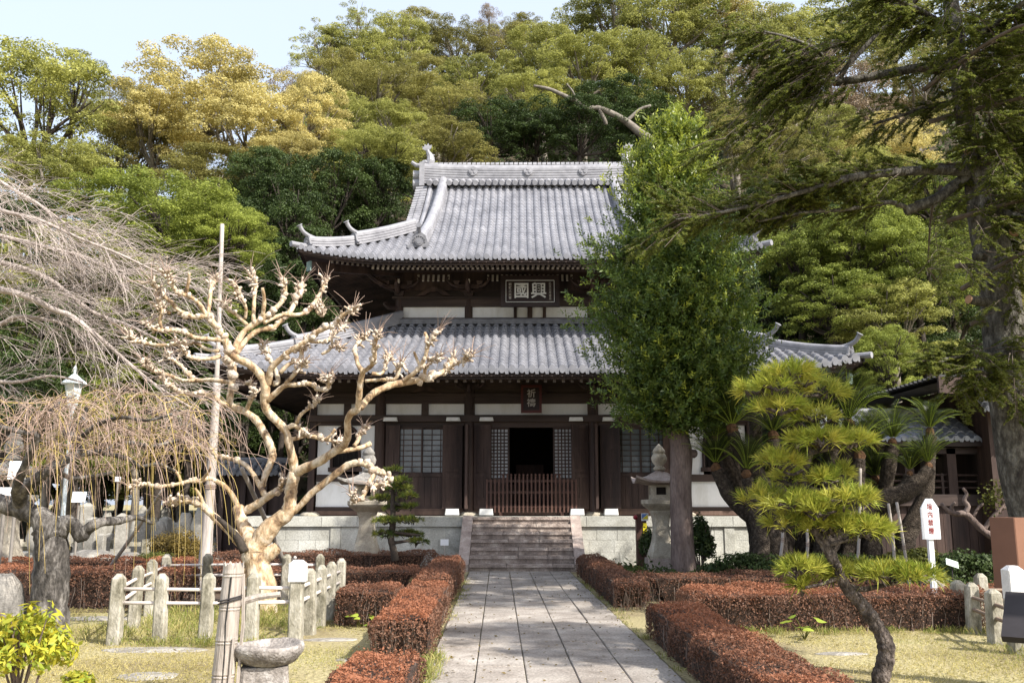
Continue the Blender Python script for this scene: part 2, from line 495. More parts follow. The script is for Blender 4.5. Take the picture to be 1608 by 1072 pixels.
def ground_mat():
    m, nd, lk = nodes_of("dry_lawn_ground")
    b = nd["Principled BSDF"]
    tc = nd.new("ShaderNodeTexCoord")
    n1 = nd.new("ShaderNodeTexNoise"); n1.inputs['Scale'].default_value = .55; n1.inputs['Detail'].default_value = 6
    n2 = nd.new("ShaderNodeTexNoise"); n2.inputs['Scale'].default_value = 22; n2.inputs['Detail'].default_value = 6
    lk.new(tc.outputs['Object'], n1.inputs[0]); lk.new(tc.outputs['Object'], n2.inputs[0])
    r1 = ramp(nd, [(.32, (.17, .13, .085)), (.47, (.34, .29, .16)), (.6, (.41, .36, .20)), (.75, (.22, .23, .09))])
    lk.new(n1.outputs[0], r1.inputs[0])
    r2 = ramp(nd, [(.3, (.55, .55, .55)), (.7, (1.15, 1.15, 1.15))])
    lk.new(n2.outputs[0], r2.inputs[0])
    mx = nd.new("ShaderNodeMix"); mx.data_type = 'RGBA'; mx.blend_type = 'MULTIPLY'; mx.inputs[0].default_value = 1
    lk.new(r1.outputs[0], mx.inputs[6]); lk.new(r2.outputs[0], mx.inputs[7])
    lk.new(mx.outputs[2], b.inputs['Base Color'])
    b.inputs['Roughness'].default_value = .95; b.inputs['Specular IOR Level'].default_value = .1
    bp = nd.new("ShaderNodeBump"); bp.inputs['Strength'].default_value = .7; bp.inputs['Distance'].default_value = .04
    lk.new(n2.outputs[0], bp.inputs['Height']); lk.new(bp.outputs[0], b.inputs['Normal'])
    return m
M['ground'] = ground_mat()
M['hill'] = surf("forest_floor", [(.3, (.025, .02, .012)), (.7, (.075, .06, .035))], .4, .95, .8, 2, fine=(3, .4))
M['court'] = surf("pale_gravel", [(.3, (.46, .44, .40)), (.7, (.62, .60, .55))], 1.2, .95, .4, 60, fine=(60, .2))
M['slab'] = surf("paving_stone", [(.3, (.15, .128, .108)), (.45, (.25, .22, .192)), (.57, (.32, .288, .255)), (.72, (.41, .375, .335))], 1.6, .9, .6, 60, fine=(38, .36), island=.13)
M['joint'] = surf("mossy_joint", [(.35, (.10, .085, .065)), (.6, (.17, .15, .08)), (.75, (.2, .21, .06))], 2.2, .95, .5, 40)

g = MB(); g.add([(-900, -300, 0), (900, -300, 0), (900, 1500, 0), (-900, 1500, 0)], [(0, 1, 2, 3)])
tag(g.build("ground", M['ground']), kind='structure')

nx, ny = 100, 62
X, Yg = np.meshgrid(np.linspace(-150, 170, nx), np.linspace(40, 235, ny))
Z = hill_h(X, Yg) - .05
hv = np.stack([X, Yg, Z], -1).reshape(-1, 3)
hf = [(j * nx + i, j * nx + i + 1, (j + 1) * nx + i + 1, (j + 1) * nx + i) for j in range(ny - 1) for i in range(nx - 1)]
me = bpy.data.meshes.new("hillside"); me.from_pydata(hv.tolist(), [], hf)
tag(link_mesh("hillside", me, M['hill'], smooth=True), kind='structure')

# pale gravel yard on the left, in front of the graves
g = MB(); g.add([(-26, 23.6, .004), (-4.6, 23.6, .004), (-5.2, 33, .004), (-26, 33, .004)], [(0, 1, 2, 3)])
tag(g.build("gravel_yard", M['court']), kind='structure')

rng = random.Random(5)
pv = MB(); pv.add([(-.72, 4, .004), (1.72, 4, .004), (1.72, 22.6, .004), (-.72, 22.6, .004)], [(0, 1, 2, 3)])
tag(pv.build("path_bed", M['joint']), kind='structure')
pv = MB()
CW = .475
for c in range(5):
    x0 = -.69 + c * CW
    y = 4.0 + rng.uniform(0, .8)
    while y < 22.5:
        L = rng.choice([.62, .85, 1.1, 1.5, 1.9])
        y1 = min(y + L, 22.55)
        zt = .030 + rng.uniform(-.004, .004)
        gx, gy = rng.uniform(.003, .009), rng.uniform(.004, .010)
        tx, ty = rng.uniform(-.003, .003), rng.uniform(-.003, .003)
        a = [(x0 + gx, y + gy), (x0 + CW - gx, y + gy), (x0 + CW - gx, y1 - gy), (x0 + gx, y1 - gy)]
        k = .007
        low = [(p[0], p[1], .005) for p in a]
        mid = [(p[0], p[1], zt - k) for p in a]
        cx, cy = x0 + CW / 2, (y + y1) / 2
        top = [(p[0] + (k if p[0] < cx else -k), p[1] + (k if p[1] < cy else -k), zt + (tx if p[0] < cx else -tx) + (ty if p[1] < cy else -ty)) for p in a]
        pv.rings([low, mid, top])
        y = y1
tag(pv.build("path", M['slab']), kind='structure')
# ================================================================ the two-roofed temple hall
HP = P(834.5, 803, 26.3)
HALL_X, HALL_Y = HP.x, HP.y
HRZ = R(-1.3)
hall = thing("temple_hall", "large dark timber temple hall with two silvery tiled roofs behind the stone steps", "temple", (HALL_X, HALL_Y, 0), HRZ)
HM = Matrix.Translation((HALL_X, HALL_Y, 0)) @ Matrix.Rotation(HRZ, 4, 'Z')

PF = 1.27          # platform height
HW = 6.25          # half width of the ground floor
UW = 4.12          # half width of the upper storey
UY = 2.15          # front of the upper storey

def tile_roof(mb, us, smax, pos, course, jog=None, bump=.074, pw=.26):
    """rows of half-round cover tiles.  us: column centres along the eave, smax(u): run, pos(u, s) -> (point, up)"""
    prof = []
    hb = .30 * pw
    for t in np.linspace(-pw / 2, pw / 2, 9):
        h = bump * math.sqrt(max(0, 1 - (t / hb) ** 2)) if abs(t) < hb else -.03 * (1 - ((abs(t) - hb) / (pw / 2 - hb)) * .3)
        prof.append((t, h))
    for uc in us:
        top = max(smax(uc - pw * .5), smax(uc + pw * .5))
        if top <= .05: continue
        n = max(1, int(math.ceil(top / course)))
        rows = []
        cols = [uc + t for t, h in prof]
        def row(s, lift):
            r = []
            for (t, h), u in zip(prof, cols):
                p = pos(u, min(s, smax(u)))
                r.append((p[0], p[1], p[2] + h + lift))
            return r
        rows.append(row(0, -.075))
        for i in range(n):
            ex = 0.0
            if jog is not None and i < jog: ex = .05
            rows.append(row(i * course, .026 + ex))
            rows.append(row(min((i + 1) * course, top), -.004 + ex))
        k = len(prof)
        vs = [p for r in rows for p in r]
        fs = [(a * k + b, a * k + b + 1, (a + 1) * k + b + 1, (a + 1) * k + b) for a in range(len(rows) - 1) for b in range(k - 1)]
        mb.add(vs, fs)
        # round end tile under the eave edge
        p0 = pos(uc, 0); p1 = pos(uc, .2)
        d = (Vector(p0) - Vector(p1)); d.z = 0
        if d.length > 1e-6 and smax(uc) > .1:
            mb.disk((p0[0], p0[1], p0[2] - .012), .068, d, 10, .025)

def columns(half, pw):
    n = int(half / pw)
    return [i * pw for i in range(-n, n + 1)]

def sweep(mb, path, wid, hei, layers=4, roundtop=True, lean=None):
    """layered ridge of flat tiles with a round cap, along path (bottom centre line)"""
    pts = [Vector(p) for p in path]
    prof = []
    for i in range(layers):
        z0, z1 = hei * i / layers, hei * (i + .72) / layers
        k = wid / 2 * (1 - .10 * i / layers)
        prof += [(k, z0), (k, z1), (k - .022, z1), (k - .022, hei * (i + 1) / layers)]
    cap = []
    rc = wid * .40
    for a in np.linspace(0, PI, 7):
        cap.append((rc * math.cos(a), hei + rc * .8 * math.sin(a)))
    left = [(-x, z) for x, z in reversed(prof)]
    full = prof + (cap if roundtop else []) + left
    rs = []
    for i, p in enumerate(pts):
        t = (pts[min(i + 1, len(pts) - 1)] - pts[max(i - 1, 0)]); th = Vector((t.x, t.y, 0))
        if th.length < 1e-6: th = Vector((1, 0, 0))
        th.normalize(); sd = Vector((th.y, -th.x, 0))
        rs.append([p + sd * x + Vector((0, 0, z)) for x, z in full])
    mb.rings(rs)

def onigawara(mb, c, face, s=1.0):
    """end tile: shouldered plate with a round boss"""
    f = Vector(face); f.z = 0; f.normalize(); sd = Vector((f.y, -f.x, 0)); up = Vector((0, 0, 1))
    out = [(-.34, 0), (-.40, .05), (-.30, .12), (-.24, .30), (-.20, .42), (-.10, .50), (0, .53), (.10, .50), (.20, .42), (.24, .30), (.30, .12), (.40, .05), (.34, 0), (.2, .03), (-.2, .03)]
    c = Vector(c)
    r0 = [c + (sd * x + up * z) * s for x, z in out]
    mb.rings([r0, [p + f * .09 * s for p in r0]])
    mb.disk(c + up * .2 * s + f * .09 * s, .13 * s, f, 14, .05 * s)
    mb.disk(c + up * .2 * s + f * .14 * s, .085 * s, f, 12, .02 * s)
    for a in range(9):
        t = PI * (a / 8)
        mb.blob(c + (sd * math.cos(t) * .19 + up * (.2 + math.sin(t) * .2)) * s + f * .1 * s, .028 * s, random.Random(a), 5, 4)

def horn(mb, c, d, s=1.0):
    """rising round tile over an end tile"""
    c = Vector(c); d = Vector(d); d.z = 0; d.normalize(); up = Vector((0, 0, 1))
    path = [c - d * .25 * s, c + up * .05 * s, c + d * .22 * s + up * .16 * s, c + d * .36 * s + up * .34 * s]
    p, r = smooth_path(path, [.085 * s, .08 * s, .07 * s, .075 * s], 3)
    mb.tube(p, r, 9)
    mb.disk(p[-1], .105 * s, (p[-1] - p[-2]), 12, .03 * s)

# ---------------- roof surfaces (local hall coordinates)
def eave_lift(a, half, amt, reach):
    t = max(0.0, (abs(a) - (half - reach)) / reach)
    return amt * t ** 2.3

# lower roof: ring of four slopes
LH, LE, LY0 = 8.66, 5.02, -2.55           # half width at the eave, eave height, front eave y
LRUN = 4.62                                # up to the upper storey
LDEP = 12.4                                # depth of the ground floor (y from 0)
LYC = (UY + UY + 2 * UW) / 2               # middle of the plan in y
def lz(s): return LE + .41 * s + .011 * s * s
def lower_front(u, s):
    return (u, LY0 + s, lz(s) + eave_lift(u, LH, .34, 3.6) * max(0, 1 - s / 3.4))
LDY = LYC - LY0                            # half depth
def lower_side(sign):
    def f(u, s):
        return (sign * (LH - s), LYC + u, lz(s) + eave_lift(u, LDY, .34, 3.6) * max(0, 1 - s / 3.4))
    return f
r = MB()
tile_roof(r, columns(LH - .1, .262), lambda u: max(0, min(LRUN, LH - abs(u))), lower_front, .285, jog=8)
for sg in (-1, 1):
    tile_roof(r, columns(LDY - .1, .262), lambda u: max(0, min(LRUN, LDY - abs(u))), lower_side(sg), .57)
lower_roof = r.build("lower_roof", M['tile'], hall, smooth=False)

# upper roof: hipped below, gabled above
UH, UE, UY0 = 6.78, 8.60, UY - 2.72
URUN = LYC - UY0
GX = 3.90                                  # half width of the gable part
def uz(s): return UE + .44 * s + .0340 * s * s
def upper_front(u, s):
    return (u, UY0 + s, uz(s) + eave_lift(u, UH, .34, 3.2) * max(0, 1 - s / 3.0))
def upper_side(sign):
    def f(u, s):
        return (sign * (UH - s), LYC + u, uz(s) + eave_lift(u, URUN, .34, 3.2) * max(0, 1 - s / 3.0))
    return f
def upper_back(u, s):
    p = upper_front(u, s)
    return (p[0], 2 * LYC - p[1], p[2])
def usmax(u):
    a = abs(u)
    return URUN if a <= GX else max(0, UH - a)
r = MB()
tile_roof(r, columns(UH - .1, .255), usmax, upper_front, .25, pw=.255)
tile_roof(r, columns(UH - .1, .51), usmax, upper_back, .75, pw=.51)
for sg in (-1, 1):
    tile_roof(r, columns(URUN - .1, .255), lambda u: max(0, min(UH - GX + .35, URUN - abs(u))), upper_side(sg), .5, pw=.255)
upper_roof = r.build("upper_roof", M['tile'], hall)

# ridges
zr = uz(URUN)
rb = MB()
path = [(x, LYC, zr - .12 + .10 * (abs(x) / 4.0) ** 3) for x in np.linspace(-GX - .02, GX + .02, 17)]
sweep(rb, path, .56, .68, 7)
for i in range(31):                        # row of round tiles at the foot of the ridge
    x = -3.6 + 7.2 * i / 30
    rb.tube([(x, LYC - .50, zr - .10), (x, LYC - .25, zr + .06)], .095, 8)
    rb.disk((x, LYC - .52, zr - .11), .098, (0, -1, -.3), 12, .03)
for i in range(46):                        # round cover tiles on top of the ridge
    x = -GX + 2 * GX * i / 45
    rb.tube([(x - .08, LYC, zr + .74), (x + .06, LYC, zr + .75)], .12, 8)
for sg in (-1, 1):                         # stacked end of the main ridge
    for k in range(2):
        rb.tube([(sg * (GX - .1), LYC - .02, zr + .0 + .35 * k), (sg * (GX + .34), LYC - .02, zr + .0 + .35 * k)], .21 - .02 * k, 12)
    rb.bx(sg * GX - .09, sg * GX + .09, LYC - .36, LYC + .36, zr - .15, zr + .76)
ridge = rb.build("main_ridge", M['tile2'], upper_roof)
for i in (-1, 0, 1):                       # crests on the ridge
    c = MB()
    cx = i * 2.02
    c.disk((cx, LYC - .27, zr + .42), .165, (0, -1, 0), 20, .05)
    for k in range(3):                     # three-lobed relief
        a = PI / 2 + k * 2 * PI / 3
        c.disk((cx + .075 * math.cos(a), LYC - .32, zr + .42 + .075 * math.sin(a)), .05, (0, -1, 0), 10, .025)
    c.build("ridge_crest", M['tile2'], ridge)

def shachi(sg):
    """fish shaped finial, tail up"""
    c = MB(); z0 = zr + .78
    pts = [(sg * 3.68, z0), (sg * 3.62, z0 + .16), (sg * 3.64, z0 + .34), (sg * 3.71, z0 + .48), (sg * 3.74, z0 + .58)]
    p, rr = smooth_path([(x, LYC, z) for x, z in pts], [.15, .16, .12, .085, .055], 3)
    c.tube(p, rr, 8)
    for a, l in ((-.9, .26), (-.4, .28), (.1, .30), (.6, .28)):
        bx_, bz = sg * 3.74, z0 + .55
        d = Vector((math.sin(a), 0, math.cos(a)))
        q = Vector((bx_, LYC, bz))
        sd = Vector((d.z, 0, -d.x))
        c.rings([[q - sd * .035 + Vector((0, -.03, 0)), q + d * l * .6 - sd * .07 + Vector((0, -.025, 0)), q + d * l + Vector((0, -.02, 0)), q + d * l * .6 + sd * .06 + Vector((0, -.025, 0)), q + sd * .035 + Vector((0, -.03, 0))],
                 [q - sd * .035 + Vector((0, .03, 0)), q + d * l * .6 - sd * .07 + Vector((0, .025, 0)), q + d * l + Vector((0, .02, 0)), q + d * l * .6 + sd * .06 + Vector((0, .025, 0)), q + sd * .035 + Vector((0, .03, 0))]])
    for k in range(3):
        q = Vector((sg * 3.50, LYC, z0 + .10 + .12 * k))
        c.rings([[q + Vector((sg * .1, -.02, -.06)), q + Vector((-sg * .05, -.02, .05)), q + Vector((sg * .1, -.02, .08))], [q + Vector((sg * .1, .02, -.06)), q + Vector((-sg * .05, .02, .05)), q + Vector((sg * .1, .02, .08))]])
    c.blob((sg * 3.8, LYC, z0 + .07), .15, random.Random(3), 8, 6, (1.3, .9, .8), .12)
    c.tube([(sg * 3.85, LYC, z0 - .05), (sg * 4.15, LYC, z0 - .02), (sg * 4.32, LYC, z0 + .10)], [.1, .085, .07], 8)
    c.build("fish_finial", M['tile2'], ridge)
shachi(-1); shachi(1)

def ridge_part(path, wid, hei, lay, parent, name="corner_ridge", extra=None):
    q = MB(); sweep(q, path, wid, hei, lay)
    if extra: extra(q)
    return q.build(name, M['tile2'], parent)
def end_tile(c, face, s_, parent, extra=None):
    q = MB(); onigawara(q, c, face, s_)
    if extra: extra(q)
    return q.build("end_tile", M['tiledk'], parent)
UPV = Vector((0, 0, 1))
for sg in (-1, 1):
    # descending ridges on the front and back slope
    pa = []
    for t in np.linspace(0, 1, 16):
        s = URUN - .25 - t * (URUN - 1.55)
        x = sg * (3.12 + .24 * t ** 1.6)
        pa.append(upper_front(x, s))
    o = ridge_part(pa, .34, .36, 4, upper_roof, "descending_ridge")
    e = pa[-1]
    def boss(q):
        q.tube([(e[0], e[1] - .05, e[2] + .45), (e[0], e[1] - .2, e[2] + .62)], .06, 8)
        q.disk((e[0], e[1] - .22, e[2] + .64), .09, (0, -1, .4), 12, .03)
    end_tile((e[0], e[1] - .02, e[2] - .03), (0, -1, 0), .95, o, boss)
    ridge_part([(x, 2 * LYC - y, z) for x, y, z in pa], .34, .36, 4, upper_roof, "descending_ridge")
    for back in (0, 1):
        def hp(s):
            p = upper_front(sg * (UH - s), s)
            return Vector((p[0], p[1] if not back else 2 * LYC - p[1], p[2]))
        dn = (sg, -1 if not back else 1, 0)
        e1, e2, e3 = hp(1.42), hp(.28), hp(0)
        o = ridge_part([hp(s) + UPV * .02 for s in np.linspace(UH - GX + .15, 1.42, 9)], .30, .34, 4, upper_roof, "corner_ridge", lambda q: horn(q, e1 + UPV * .40, dn, .85))
        end_tile(e1 + UPV * .02, dn, .72, o)
        def low(q):
            horn(q, e2 + UPV * .30, dn, .85)
            q.tube([e3 + Vector((-sg * .35, .35 if not back else -.35, .05)), e3 + Vector((sg * .12, -.12 if not back else .12, .03))], .085, 9)
        o = ridge_part([hp(s) + UPV * .02 for s in np.linspace(1.5, .28, 7)], .27, .23, 3, upper_roof, "corner_ridge", low)
        end_tile(e2, dn, .62, o)
    vg = MB()
    for k in range(22):
        s = URUN - .3 - k * .19
        if s < UH - GX + .1: break
        p = upper_front(sg * GX, s)
        for yy in (p[1], 2 * LYC - p[1]):
            vg.tube([(sg * (GX - .22), yy, p[2] + .03), (sg * (GX + .2), yy, p[2] - .01)], .095, 8)
    for xo in (.42, .80):
        pv_ = [(sg * (GX - xo + .1), upper_front(0, s)[1], upper_front(sg * (GX - xo), s)[2] + .02) for s in np.linspace(URUN - .2, UH - GX + .2, 12)]
        vg.tube(pv_, .085, 8)
    vg.build("verge_tiles", M['tile2'], upper_roof)
    for back in (0, 1):
        def hp(s):
            p = lower_front(sg * (LH - s), s)
            return Vector((p[0], p[1] if not back else 2 * LYC - p[1], p[2]))
        dn = (sg, -1 if not back else 1, 0)
        f1, f2, f3 = hp(1.95), hp(.3), hp(0)
        o = ridge_part([hp(s) + UPV * .02 for s in np.linspace(LRUN, 1.95, 10)], .30, .32, 4, lower_roof, "corner_ridge", lambda q: horn(q, f1 + UPV * .38, dn, .85))
        end_tile(f1 + UPV * .02, dn, .70, o)
        def low2(q):
            horn(q, f2 + UPV * .28, dn, .85)
            q.tube([f3 + Vector((-sg * .35, .35 if not back else -.35, .05)), f3 + Vector((sg * .12, -.12 if not back else .12, .03))], .085, 9)
        o = ridge_part([hp(s) + UPV * .02 for s in np.linspace(2.05, .3, 8)], .27, .22, 3, lower_roof, "corner_ridge", low2)
        end_tile(f2, dn, .62, o)
p0 = lz(LRUN)
q = MB(); sweep(q, [(x, UY - .18, p0 - .04) for x in np.linspace(-UW - .15, UW + .15, 4)], .26, .12, 2); q.build("top_course", M['tiledk'], lower_roof)  # dark tile paints the upper eave's shade into this course

# gable walls (dark boarding behind the verge)
for sg in (-1, 1):
    gw = MB(); s0 = UH - GX + .1
    pts = []
    for s in np.linspace(s0, URUN, 8):
        p = upper_front(sg * 3.6, s); pts.append((p[1], p[2] - .12))
    out = pts + [(2 * LYC - y, z) for y, z in reversed(pts[:-1])]
    gw.rings([[(sg * 3.6, y, z) for y, z in out], [(sg * 3.5, y, z) for y, z in out]])
    gw.build("gable_wall", M['wood'], upper_roof)

# ---------------- eaves: soffits, eave boards, rafters
def eaves(parent, half, z0, yfront, run, zf, amt, reach, ydep, wall_half, wall_y, drop):
    sf = MB(); n = 26
    def edge_front(u): return Vector((u, yfront + .06, z0 - .10 + eave_lift(u, half, amt, reach)))
    # soffit: from the eave edge to the wall line, front and both sides and back
    us = np.linspace(-half + .02, half - .02, n)
    for back in (0, 1):
        a, b = [], []
        for u in us:
            e = edge_front(u)
            k = max(-wall_half, min(wall_half, u))
            wv = Vector((k, wall_y, z0 + drop + eave_lift(u, half, amt, reach) * .5))
            if back: e.y = 2 * LYC - e.y; wv.y = 2 * LYC - wv.y
            a.append(e); b.append(wv)
        vs = a + b
        sf.add(vs, [(i, i + 1, n + i + 1, n + i) for i in range(n - 1)])
    hd = LYC - yfront; wd = LYC - wall_y
    for sg in (-1, 1):
        a, b = [], []
        for u in np.linspace(-hd + .02, hd - .02, n):
            a.append(Vector((sg * (half - .06), LYC + u, z0 - .10 + eave_lift(u, hd, amt, reach))))
            k = max(-wd, min(wd, u))
            b.append(Vector((sg * wall_half, LYC + k, z0 + drop + eave_lift(u, hd, amt, reach) * .25)))
        sf.add(a + b, [(i, i + 1, n + i + 1, n + i) for i in range(n - 1)])
    sf.build("soffit", M['wood'], parent)
    # eave board just under the tiles
    eb = MB()
    def band(f, off, z1, z2, y_th):
        for i in range(n - 1):
            u0, u1 = us[i], us[i + 1]
            p, q = f(u0, off), f(u1, off)
            eb.add([(p[0], p[1], p[2] + z1), (q[0], q[1], q[2] + z1), (q[0], q[1], q[2] + z2), (p[0], p[1], p[2] + z2)], [(0, 1, 2, 3)])
    fr = lambda u, o: (u * (1 - o / half), yfront + o, z0 + eave_lift(u, half, amt, reach))
    band(fr, .05, -.155, -.06, 0)
    band(fr, .13, -.215, -.15, 0)
    for sg in (-1, 1):
        sd = lambda u, o: (sg * (half - o), LYC + u * hd / half * (1 - o / half), z0 + eave_lift(u, half, amt, reach))
        band(sd, .05, -.155, -.06, 0); band(sd, .13, -.215, -.15, 0)
    for i in range(n - 1):                 # shelf closing the two boards
        u0, u1 = us[i], us[i + 1]
        p, q = fr(u0, .05), fr(u1, .05); p2, q2 = fr(u0, .9), fr(u1, .9)
        eb.add([(p[0], p[1], p[2] - .15), (q[0], q[1], q[2] - .15), (q2[0], q2[1], q2[2] + .06), (p2[0], p2[1], p2[2] + .06)], [(0, 1, 2, 3)])
    eb.build("eave_board", M['woodh'], parent)

eaves(lower_roof, LH, LE, LY0, LRUN, lz, .34, 3.6, LDY, HW, 0.0, .42)
eaves(upper_roof, UH, UE, UY0, URUN, uz, .34, 3.2, URUN, UW, UY, .55)

def rafters(parent, half, y0, y1, za, zb, pitch, sz, name, mat, endname, endmat, amt, reach, big):
    ra = MB(); en = MB()
    n = int((half - .5) / pitch)
    for i in range(-n, n + 1):
        x = (i + .5) * pitch
        lf = eave_lift(x, big, amt, reach)
        a = Vector((x, y0, za + lf)); b = Vector((x, y1, zb + lf * .5))
        h = sz / 2
        ra.rings([[a + Vector((-h, 0, -h)), a + Vector((h, 0, -h)), a + Vector((h, 0, h)), a + Vector((-h, 0, h))],
                  [b + Vector((-h, 0, -h)), b + Vector((h, 0, -h)), b + Vector((h, 0, h)), b + Vector((-h, 0, h))]])
        if endmat:
            k = h * .92
            q = a + Vector((0, -.006, 0))
            en.rings([[q + Vector((-k, 0, -k)), q + Vector((k, 0, -k)), q + Vector((k, 0, k)), q + Vector((-k, 0, k))],
                      [q + Vector((-k, -.012, -k)), q + Vector((k, -.012, -k)), q + Vector((k, -.012, k)), q + Vector((-k, -.012, k))]])
    rr_ = ra.build(name, mat, parent)
    if endmat: en.build(endname, endmat, rr_)
    return rr_
M['rafterend'] = surf("chalky_rafter_end", [(.3, (.40, .35, .31)), (.7, (.66, .61, .56))], 9, .8, .1)
M['rafterdim'] = surf("worn_rafter_end", [(.3, (.06, .045, .04)), (.7, (.30, .26, .24))], 3, .8, .1)
rafters(upper_roof, UH - .3, UY0 + .28, UY0 + 1.4, UE - .21, UE + .10, .150, .075, "flying_rafters", M['wood'], "rafter_ends", M['rafterdim'], .34, 3.2, UH)
rafters(upper_roof, UH - 1.4, UY0 + 1.15, UY + .05, UE - .05, UE + .36, .150, .078, "base_rafters", M['wood'], "rafter_ends", M['rafterend'], .15, 3.2, UH)
rafters(lower_roof, LH - 1.3, LY0 + .3, 0.0, LE - .24, LE + .24, .235, .085, "rafters", M['wood'], "rafter_ends", M['rafterdim'], .34, 3.6, LH)
# rafters along the right and left sides of the upper roof
for sg in (-1, 1):
    ra = MB(); en = MB()
    for i in range(64):
        y = UY0 + 1.75 + i * .15
        if y > 2 * LYC - UY0 - 1.75: break
        lf = eave_lift(y - LYC, URUN, .34, 3.2)
        a = Vector((sg * (UH - .28), y, UE - .21 + lf)); b = Vector((sg * UW, y, UE + .38))
        h = .037
        ra.rings([[a + Vector((0, -h, -h)), a + Vector((0, h, -h)), a + Vector((0, h, h)), a + Vector((0, -h, h))],
                  [b + Vector((0, -h, -h)), b + Vector((0, h, -h)), b + Vector((0, h, h)), b + Vector((0, -h, h))]])
        en.box(a + Vector((sg * .008, 0, 0)), (.012, .068, .068))
    rr_ = ra.build("side_rafters", M['wood'], upper_roof)
    en.build("rafter_ends", M['rafterend'], rr_)
# hip beams with green copper caps
for sg in (-1, 1):
    for (hf, e, yf, wh, wy) in ((UH, UE, UY0, UW, UY), (LH, LE, LY0, HW, 0.0)):
        hb = MB(); hc = MB()
        a = Vector((sg * (hf - .35), yf + .35, e - .18)); b = Vector((sg * wh, wy, e + .22))
        d = (b - a).normalized(); sd = Vector((d.y, -d.x, 0)).normalized() * .09; up = Vector((0, 0, .13))
        hb.rings([[a - sd - up, a + sd - up, a + sd + up, a - sd + up], [b - sd - up, b + sd - up, b + sd + up, b - sd + up]])
        q = a - d * .012
        hc.rings([[q - sd * 1.1 - up * 1.1, q + sd * 1.1 - up * 1.1, q + sd * 1.1 + up * 1.1, q - sd * 1.1 + up * 1.1], [q - d * .05 - sd * 1.1 - up * 1.1, q - d * .05 + sd * 1.1 - up * 1.1, q - d * .05 + sd * 1.1 + up * 1.1, q - d * .05 - sd * 1.1 + up * 1.1]])
        o = hb.build("hip_beam", M['wood'], hall)
        hc.build("hip_beam_cap", M['copper'], o)

# ---------------- upper storey
uz0 = lz(LRUN) - .05
UPX = [-UW, -1.93, 1.93, UW]
b = MB()
b.bx(-UW, UW, UY + .12, UY + .2, uz0, UE + .5)                        # back boarding
b.bx(-UW, -UW + .1, UY + .2, UY + 2 * UW, uz0, UE + .5); b.bx(UW - .1, UW, UY + .2, UY + 2 * UW, uz0, UE + .5)
b.bx(-UW, UW, UY + 2 * UW - .1, UY + 2 * UW, uz0, UE + .5)
b.build("upper_wall", M['wood'], hall)
for x in UPX:
    pl = MB(); pl.tube([(x, UY + .04, uz0), (x, UY + .04, UE - .35)], .125, 12); pl.build("upper_pillar", M['wood'], hall)
bm_ = MB()
bm_.bx(-UW - .42, UW + .42, UY - .24, UY + .06, uz0 + .10, uz0 + .22)       # sill rail with projecting ends
bm_.bx(-UW - .16, UW + .16, UY - .12, UY + .09, uz0 + .0, uz0 + .10)
bm_.bx(-UW, UW, UY - .06, UY + .1, uz0 + .62, uz0 + .86)                    # tie beam
bm_.bx(-UW - .22, UW + .22, UY - .10, UY + .1, uz0 + .862, uz0 + .93)
bm_.bx(-UW, UW, UY + .02, UY + .1, uz0 + .932, uz0 + 1.14)
bm_.bx(-UW - .9, UW + .9, UY - .62, UY - .46, UE + .12, UE + .26)           # outer purlin
bm_.build("upper_beams", M['woodh'], hall)
for sg in (-1, 1):
    cp = MB(); cp.bx(sg * (UW + .25) - .18, sg * (UW + .25) + .18, UY - .253, UY + .0, uz0 + .213, uz0 + .236)
    cp.build("copper_cap", M['copper'], hall)
for i in range(3):
    x0, x1 = UPX[i] + .125, UPX[i + 1] - .125
    w_ = MB(); w_.bx(x0, x1, UY + .06, UY + .118, uz0 + .222, uz0 + .618); w_.build("plaster_panel", M['plaster'], hall)
for x in (-.46, 0.0, .46):
    st = MB(); st.bx(x - .05 - .03 * (x == 0), x + .05 + .03 * (x == 0), UY + .02, UY + .058, uz0 + .222, uz0 + .618)
    st.build("wall_strut", M['wood'], hall)

